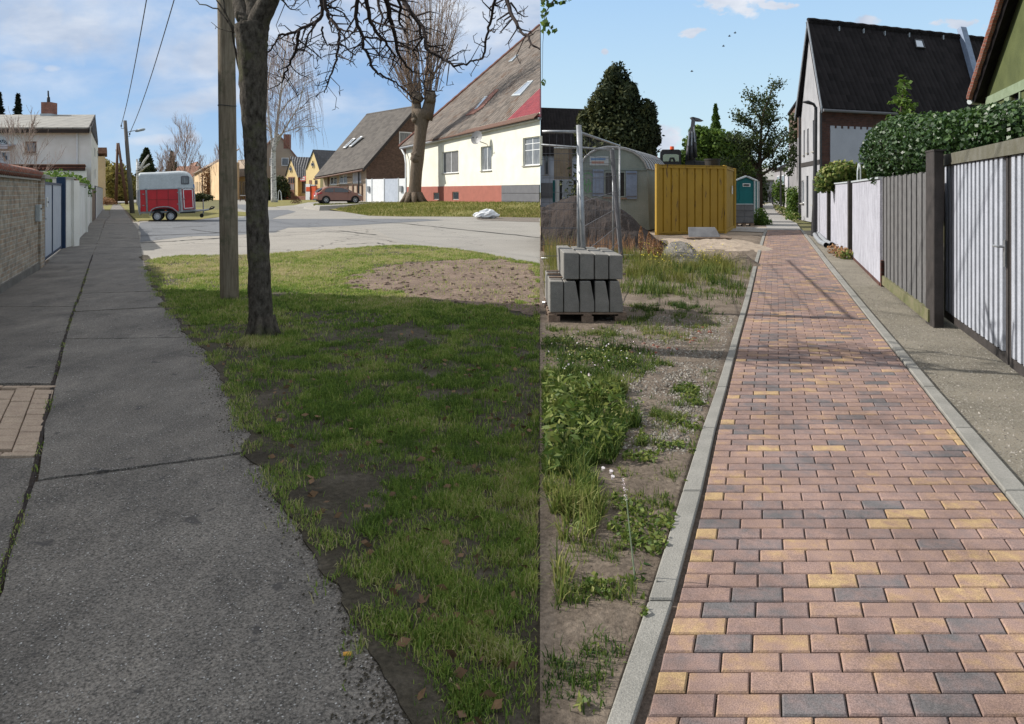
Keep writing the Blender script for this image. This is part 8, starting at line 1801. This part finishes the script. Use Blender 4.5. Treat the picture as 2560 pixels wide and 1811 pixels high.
# kerb channel stone on a pallet
qA = P(1722, 606); k_ = qA.y/FPX; t_ = thing('stone_trough', 'grey L-shaped concrete channel block on a low pallet before the container', 'concrete block', (qA.x,qA.y,0))
z0 = .17; a = V(qA.x,qA.y,z0); mb = MB(); mb.prism([a, a+V(78*k_,0,0), a+V(74*k_,.35,.26), a+V(6*k_,.35,.26)], V(.0,.05,.03)); mb.prism([a+V(74*k_,.3,.26), a+V(78*k_,0,0), a+V(88*k_,.4,0)], V(0,.08,0)); mb.build('channel', 'grey_slab', t_)
mb = MB(); mb.obox(V(qA.x-8*k_,qA.y-.15,.12), V(112*k_,0,0), V(.1,1,0), V(0,0,.03)); 
for i in range(4): mb.obox(V(qA.x-2*k_+i*28*k_,qA.y-.13,0), V(12*k_,0,0), V(.1,.95,0), V(0,0,.12))
mb.build('pallet', 'pallet_wood', t_)
# mobile site fence
mA = Q(1446,314,9.6); mB = Q(1549,362,17.2)
def fpanel(label, a, b_, zt0, zt1, r=.021, verts=14, z0=.12, posts=(True, True), second=None):
    t_ = thing('site_fence', label, 'fence', (a.x, a.y, 0), 'mobile site fence panels'); mb = MB(); a0 = V(a.x,a.y,z0); b0 = V(b_.x,b_.y,z0); a1 = V(a.x,a.y,zt0); b1 = V(b_.x,b_.y,zt1)
    if posts[0]: mb.tube([a0-V(0,0,z0), a1], r*1.25, 10)
    if posts[1]: mb.tube([b0-V(0,0,z0), b1], r, 10)
    mb.tube([a1-V(0,0,.03), b1-V(0,0,.03)], r, 10); mb.tube([a0, b0], r, 10); mb.build('frame', 'galvanised', t_, smooth=True)
    mb = MB()
    for k in range(1, verts): p0 = a0.lerp(b0, k/verts); p1 = a1.lerp(b1, k/verts); mb.tube([p0, p1], .0023, 4)
    for q in (.12,.27,.43,.58,.72,.86): mb.tube([a0.lerp(a1, q), b0.lerp(b1, q)], .0055, 4)
    mb.build('mesh', 'grey_plinth', t_, solid=False); return t_
a = V(SEAM*9.6+.03, 9.6, 0); fpanel('short piece of site fence left of the thick upright tube', a, V(mA.x,9.6,0), 1.6+(480-324)/FPX*9.6, 1.6+(480-324)/FPX*9.6, verts=5, posts=(False, True))
fpanel('long mobile site fence panel running back from the thick upright tube', V(mA.x+.03,9.65,0), V(mB.x,17.2,0), 1.6+(480-326)/FPX*9.6, mB.z, verts=34)
t_ = thing('fence_tube', 'thick galvanised upright tube of the site fence behind the block stack', 'tube', (mA.x,9.55,0)); mb = MB(); mb.tube([V(mA.x+.09,9.55,0), V(mA.x,9.55,mA.z)], .035, 12); mb.build('tube', 'galvanised', t_, smooth=True); mb = MB(); mb.obox(V(mA.x-.1,9.4,0), V(.6,0,0), V(0,.22,0), V(0,0,.12)); mb.build('foot_block', 'grey_slab', t_)
a = V(SEAM*16+.03, 16, 0); b_ = Q(1533,372,16.2); fpanel('rear site fence panel in front of the wagon window', a, V(b_.x,16.2,0), 1.6+(480-359)/FPX*16, b_.z, verts=16, posts=(False, True), r=.024)
t_ = thing('fence_strut', 'slanting grey steel strut bracing the site fence', 'strut', (Q(1553,640,16).x,16,0)); mb = MB(); mb.tube([Q(1530,375,16.05), Q(1553,645,16.05)], .05, 8); mb.build('tube', 'grey_plinth', t_)
mb = MB(); q = P(1563,650); t_ = thing('concrete_foot', 'grey concrete fence foot at the far end of the long panel', 'fence foot', tuple(q)); mb.box(q.x,q.y,.06,.6,.22,.12); mb.build('block', 'grey_slab', t_)

# stack of kerb blocks
t_ = thing('euro_pallet', 'wooden pallet carrying two layers of grey concrete kerb blocks', 'pallet', tuple(P(1470,813)))
x0 = P(1371,813).x; x1 = P(1567,813).x; y0 = P(1470,813).y; k_ = y0/FPX; pdp = 1.25
mb = MB()
for i in range(7): mb.obox(V(x0-.0+.0, y0+.02+i*(pdp-.1)/6, .125), V(x1-x0,0,0), V(0,.10,0), V(0,0,.022))
for i in range(3): xx = x0+(x1-x0-.10)*i/2; mb.obox(V(xx,y0,.103), V(.10,0,0), V(0,pdp,0), V(0,0,.022)); mb.obox(V(xx,y0,.0), V(.10,0,0), V(0,pdp,0), V(0,0,.022))
mb.build('deck', 'pallet_wood', t_)
for i in range(3):
    for j in range(3): xx = x0+(x1-x0-.14)*i/2; mb = MB(); mb.obox(V(xx,y0+.005+j*(pdp-.15)/2,.022), V(.14,0,0), V(0,.14,0), V(0,0,.081)); mb.build('spacer_block', 'pallet_wood', t_)
def kblock(label, xl, xr, z0, z1, yf, dep, taper, grp):
    b_ = MB(); c_ = taper; w_ = xr-xl
    prof_ = [V(xl,yf,z0), V(xr,yf,z0), V(xr,yf,z1-.0), V(xl,yf,z1)] if taper == 0 else [V(xl,yf,z0), V(xr,yf,z0), V(xr,yf,z0+.12), V(xr-taper,yf,z1), V(xl,yf,z1)]
    b_.prism(prof_, V(-.0,dep,0)); o = b_.build('kerb_block', 'block_concrete', bevel=.008); tag(o, label, 'concrete block', grp); return o
ords = ['leftmost', 'second from left', 'middle', 'fourth from left', 'rightmost']
lx = [1373.5,1409,1449,1487,1524,1559]
for i in range(5): kblock(f'{ords[i]} grey kerb block in the lower layer on the pallet', Q(lx[i]+1,0,y0).x, Q(lx[i+1]-1,0,y0).x, .15, Q(0,704,y0).z, y0+.01, 1.2, .045 if i else 0, 'kerb blocks in the lower layer')
ux = [1408,1449,1486.5,1523,1559]; ords = ['leftmost', 'second from left', 'third from left', 'rightmost']
for k in range(3): q = Q(1412+k*1.5, 701, y0); o = MB().obox(V(Q(1375,0,y0).x,y0+.2+k*.35,q.z), V(1.0 if k else .9,0,0), V(0,.06,0), V(0,0,.018)).build('spacer_lath', 'pallet_wood'); tag(o, ['front','middle','rear'][k]+' wooden lath between the two layers of kerb blocks', 'lath', 'laths between block layers')
for i in range(4):
    xl = Q(ux[i]+1,0,y0).x; xr = Q(ux[i+1]-1.5,0,y0).x; zt = Q(0,632+i*2,y0).z; zb_ = Q(0,704,y0).z+.022; b_ = MB()
    # tapered L blocks: the top narrows towards the back left
    b_.add([V(xl,y0+.02,zb_), V(xr,y0+.02,zb_), V(xr,y0+1.15,zb_), V(xl,y0+1.15,zb_), V(xl,y0+.02,zt), V(xr-.0,y0+.02,zt-.006), V(xr-.045,y0+1.15,zt), V(xl-.02,y0+1.15,zt)], [(0,3,2,1),(4,5,6,7),(0,1,5,4),(1,2,6,5),(2,3,7,6),(3,0,4,7)])
    o = b_.build('kerb_block', 'block_concrete', bevel=.008); tag(o, f'{ords[i]} grey kerb block in the upper layer on the pallet', 'concrete block', 'kerb blocks in the upper layer')

# ---------------------------------------------------------------- wild plants
def region(poly, n):
    pts = [P(*p) for p in poly]; xs = [p.x for p in pts]; ys = [p.y for p in pts]; out = []
    pl = [(p.x, p.y) for p in pts]
    while len(out) < n:
        x = np.array([random.uniform(min(xs), max(xs)) for _ in range(n*2)]); y = np.array([random.uniform(min(ys), max(ys)) for _ in range(n*2)]); m_ = inpoly(x, y, pl)
        out += [V(a, b_, .02) for a, b_ in zip(x[m_], y[m_]) if a > SEAM*b_+.012]
    return out[:n]
def field(name, label, poly, n, h0, h1, wd, mat, lean=.7, thr=None, sc=1.5, seed=1, base=.015):
    pts = region(poly, n); x = np.array([p.x for p in pts]); y = np.array([p.y for p in pts]); am = .07*y; x = x+am*(fbm(x, y, .9, seed+50)-.5)*2.2+am*(fbm(x, y, 3.5, seed+51)-.5)*1.2; y = y*(1+.16*(fbm(x, y, .9, seed+60)-.5)+.10*(fbm(x, y, 3.5, seed+61)-.5)); ok = x < np.interp(y, LO[0], LO[1])-.02; x, y = x[ok], y[ok]
    if thr is not None: k = fbm(x, y, sc, seed, 5)+.07*RS.normal(size=len(x)) > thr; x = x[k]; y = y[k]
    h = (h0+(h1-h0)*RS.rand(len(x))**1.6)*(.6+.8*fbm(x, y, 1.4, seed+3)); ok = x-h*.25 > SEAM*y; x, y, h = x[ok], y[ok], h[ok]
    return tag(blades(name, x, y, np.full(len(x), base), h, wd, np.clip(fbm(x, y, 1.2, seed+7)*.9+.2*RS.normal(size=len(x)), 0, 1), mat, lean=lean), label, 'grass', kind='stuff')
meadow = [(1556,735),(1600,742),(1700,752),(1800,742),(1850,735),(1872,690),(1880,668),(1800,668),(1740,655),(1660,655),(1590,640),(1560,640)]
field('meadow_grass', 'tall grass and weeds in bloom between the block stack and the lane', meadow, 15000, .06, .27, .009, 'weed_leaf', .75, .44, seed=2)
field('dry_meadow_grass', 'straw coloured tall grasses among the blooming weeds', [(1580,700),(1850,710),(1868,672),(1740,650),(1590,640)], 8500, .14, .38, .007, 'dry_grass', .6, .42, seed=5)
pts = region([(1585,690),(1650,700),(1800,700),(1830,672),(1720,652),(1600,645)], 260); P_ = np.array([(p.x, p.y, random.uniform(.25,.5)) for p in pts]); tag(leaves('yellow_flowers', P_, .022, RS.rand(len(P_)), 'yellow_flower', flat=.3, asp=1.1), 'small yellow blossoms dotted over the tall weeds', 'flowers', kind='stuff')
for k, (u, v, hh) in enumerate([(1600,668,.85),(1620,672,.75),(1634,670,.6),(1648,668,.55)]):
    b0 = P(u, v); t_ = thing('dock_plant', ['tallest rusty brown dock seed head beside the site fence', 'second tall rusty dock seed head beside the first', 'shorter dock seed head right of the two tall ones', 'smallest dock seed head at the gravel heap'][k], 'plant', tuple(b0), 'rusty dock seed heads'); mb = MB(); mb.tube([b0, b0+V(.02,0,hh)], .005, 5); mb.build('stem', 'brown_bark', t_)
    n_ = 420; f = RS.rand(n_); r = .055*np.sin(np.pi*np.clip(f*.9+.08,0,1)); a = RS.rand(n_)*6.28; leaves('seed_head', np.stack([b0.x+r*np.cos(a)+.02, b0.y+r*np.sin(a), b0.z+hh*(.42+.6*f)], 1), .018, RS.rand(n_), 'seed_head', t_)
field('brown_weeds', 'dry brown weeds standing behind the block stack', [(1352,745),(1410,735),(1410,640),(1352,640)], 2600, .25, .75, .007, 'dry_grass', .5, None, seed=9)
field('brown_weeds', 'dark dock stems in front of the soil heap', [(1352,650),(1480,660),(1560,650),(1640,640),(1600,620),(1352,615)], 1500, .2, .6, .012, 'seed_head', .4, .5, seed=14)
field('mid_weeds', 'patchy green weeds on the trodden soil between meadow and rubble', [(1575,870),(1600,930),(1660,900),(1740,860),(1820,820),(1855,755),(1872,720),(1740,745),(1600,745),(1560,790)], 22000, .02, .09, .007, 'weed_leaf', .95, .53, sc=4, seed=21)
field('mid_weeds', 'dark green weeds in the shade before the block stack', [(1352,1010),(1600,1010),(1610,905),(1575,860),(1352,835)], 15000, .02, .11, .008, 'weed_leaf', .95, .46, sc=4, seed=24)
field('near_weeds', 'dense rank weeds at the left edge of the soil strip in the foreground', [(1352,1540),(1430,1420),(1480,1250),(1560,1130),(1600,1010),(1560,960),(1352,960)], 30000, .03, .17, .008, 'weed_leaf', .95, .43, sc=4.5, seed=31)
field('near_weeds', 'scattered grass tufts on the bare soil beside the kerb', [(1400,1811),(1540,1811),(1640,1450),(1720,1180),(1780,1000),(1760,930),(1600,1080),(1500,1300),(1352,1560),(1352,1811)], 26000, .015, .07, .0055, 'weed_leaf', .98, .575, sc=6, seed=37)
# broad leaves
pts = region([(1352,1250),(1480,1200),(1560,1120),(1560,1010),(1352,990)], 1500); P_ = np.array([(p.x, p.y, .04+.16*random.random()) for p in pts]); k = fbm(P_[:,0], P_[:,1], 2.2, 41) > .47; P_ = P_[k]; P_ = P_[P_[:,0] > SEAM*P_[:,1]+.03]
tag(leaves('broad_weeds', P_, .022, np.clip(.3+.5*RS.rand(len(P_)),0,1), 'weed_leaf', flat=.45, asp=3.6), 'broad strap-like leaves of dock in the near weeds', 'weeds', kind='stuff')
pts = region([(1352,1500),(1450,1400),(1560,1130),(1620,1000),(1600,880),(1352,860)], 5200); P_ = np.array([(p.x, p.y, .03+.12*random.random()**1.5) for p in pts]); k = fbm(P_[:,0], P_[:,1], 2.6, 47) > .48; P_ = P_[k]; P_ = P_[P_[:,0] > SEAM*P_[:,1]+.03]
tag(leaves('small_leaf_weeds', P_, .016, RS.rand(len(P_)), 'weed_leaf', flat=.3, asp=1.5), 'low small-leaved creeping weeds in the foreground', 'weeds', kind='stuff')
pts = region([(1440,1811),(1560,1811),(1650,1450),(1780,1000),(1700,960),(1560,1150),(1450,1500)], 9000); P_ = np.array([(p.x, p.y, .025+.035*random.random()) for p in pts]); k = fbm(P_[:,0], P_[:,1], 5, 53) > .58; P_ = P_[k]
tag(leaves('seedlings', P_, .016, np.clip(.3+.5*RS.rand(len(P_)),0,1), 'weed_leaf', flat=.4, asp=1.8), 'small seedlings on the bare soil beside the left kerb', 'weeds', kind='stuff')
pts = region([(1352,1060),(1600,1060),(1620,900),(1560,860),(1352,860)], 90); P_ = np.array([(p.x, p.y, random.uniform(.06,.2)) for p in pts]); P_ = P_[P_[:,0] > SEAM*P_[:,1]+.03]; tag(leaves('bindweed_flowers', P_, .017, RS.rand(len(P_)), 'white_flower', flat=.5, asp=1.0), 'small white bindweed flowers in the shaded weeds', 'flowers', kind='stuff')
for k, (u, v, lab) in enumerate([(1506,1200,'pink bindweed blossom nearest the broad leaves'),(1526,1208,'pink bindweed blossom beside the first one'),(1530,1222,'lowest pink bindweed blossom in the foreground weeds')]):
    q = P(u, v)+V(0,0,.05); mb = MB(); mb.tube([q, q+V(.004,-.006,.02)], [.003,.011], 9); o = mb.build('bindweed_blossom', 'white_flower', solid=False); tag(o, lab, 'flower', 'pink bindweed blossoms')
q = P(1590,1470); t_ = thing('plantain_stalk', 'single upright plantain with a white flower spike on the bare soil', 'plant', tuple(q)); mb = MB(); mb.tube([q, q+V(-.02,.02,.2), q+V(-.035,.03,.36)], [.004,.003,.0025], 5); mb.build('stem', 'green_beam', t_); n_ = 60; f = RS.rand(n_); leaves('flower_spike', np.stack([q.x-.035-.012*f+RS.normal(size=n_)*.004, q.y+.03+RS.normal(size=n_)*.004, q.z+.34+.09*f], 1), .0035, RS.rand(n_), 'white_flower', t_)
pts = [q+V(random.gauss(0,.05), random.gauss(0,.05), .03) for _ in range(26)]; leaves('leaves', np.array([tuple(p) for p in pts]), .018, RS.rand(26), 'weed_leaf', t_, asp=3.5, flat=.3)
# verge weeds, debris
pts = region([(1560,900),(1700,900),(1790,850),(1780,820),(1600,850)], 24); mb = MB()
for p in pts: mb.sph(p+V(0,0,.012), random.uniform(.01,.035), random.uniform(.01,.03), .015, 6, 4, .3)
tag(mb.build('brick_rubble', 'red_brick'), 'small red brick fragments lying on the soil', 'rubble', kind='stuff')
# overhanging leafy branch at the top beside the seam
t_ = thing('overhanging_branch', 'leafy green branch hanging into the top left of the clear summer sky', 'branch', (.25, 4.6, 3.4)); mb = MB(); P_ = []
LQ = lambda u, v, D=5.0: Q(u, v, D)
mb.tube([LQ(1600,-240), LQ(1480,-110), LQ(1420,-45), LQ(1385,0), LQ(1362,35)], [.02,.014,.009,.006,.003], 6); mb.tube([LQ(1420,-45), LQ(1450,-15)], [.005,.003], 5); mb.tube([LQ(1385,0), LQ(1410,-5), LQ(1418,5)], [.004,.003,.002], 5); mb.tube([LQ(1362,35), LQ(1375,70), LQ(1388,80)], [.003,.0025,.002], 4); mb.tube([LQ(1362,35), LQ(1357,110), LQ(1356,205)], [.003,.002,.0015], 4)
mb.build('stem', 'brown_bark', t_, solid=False)
for (u, v) in [(1352,4),(1358,12),(1366,6),(1375,10),(1362,22),(1372,18),(1384,12),(1390,4),(1400,6),(1412,3),(1424,0),(1354,30),(1364,34),(1356,44),(1366,52),(1355,60),(1366,64),(1378,66),(1362,72),(1374,78),(1386,78),(1353,78),(1354,198),(1362,204),(1356,208),(1380,-6),(1396,-12),(1410,-14),(1430,-16),(1357,-4),(1368,-10),(1352,14),(1360,4)]:
    for _ in range(2): q = LQ(u+random.uniform(-3,3), v+random.uniform(-4,4), 5+random.uniform(-.08,.08)); P_.append((max(q.x, SEAM*q.y+.018), q.y, q.z))
leaves('leaves', np.array(P_), .03, RS.rand(len(P_)), 'green_leaf', t_, asp=1.5)
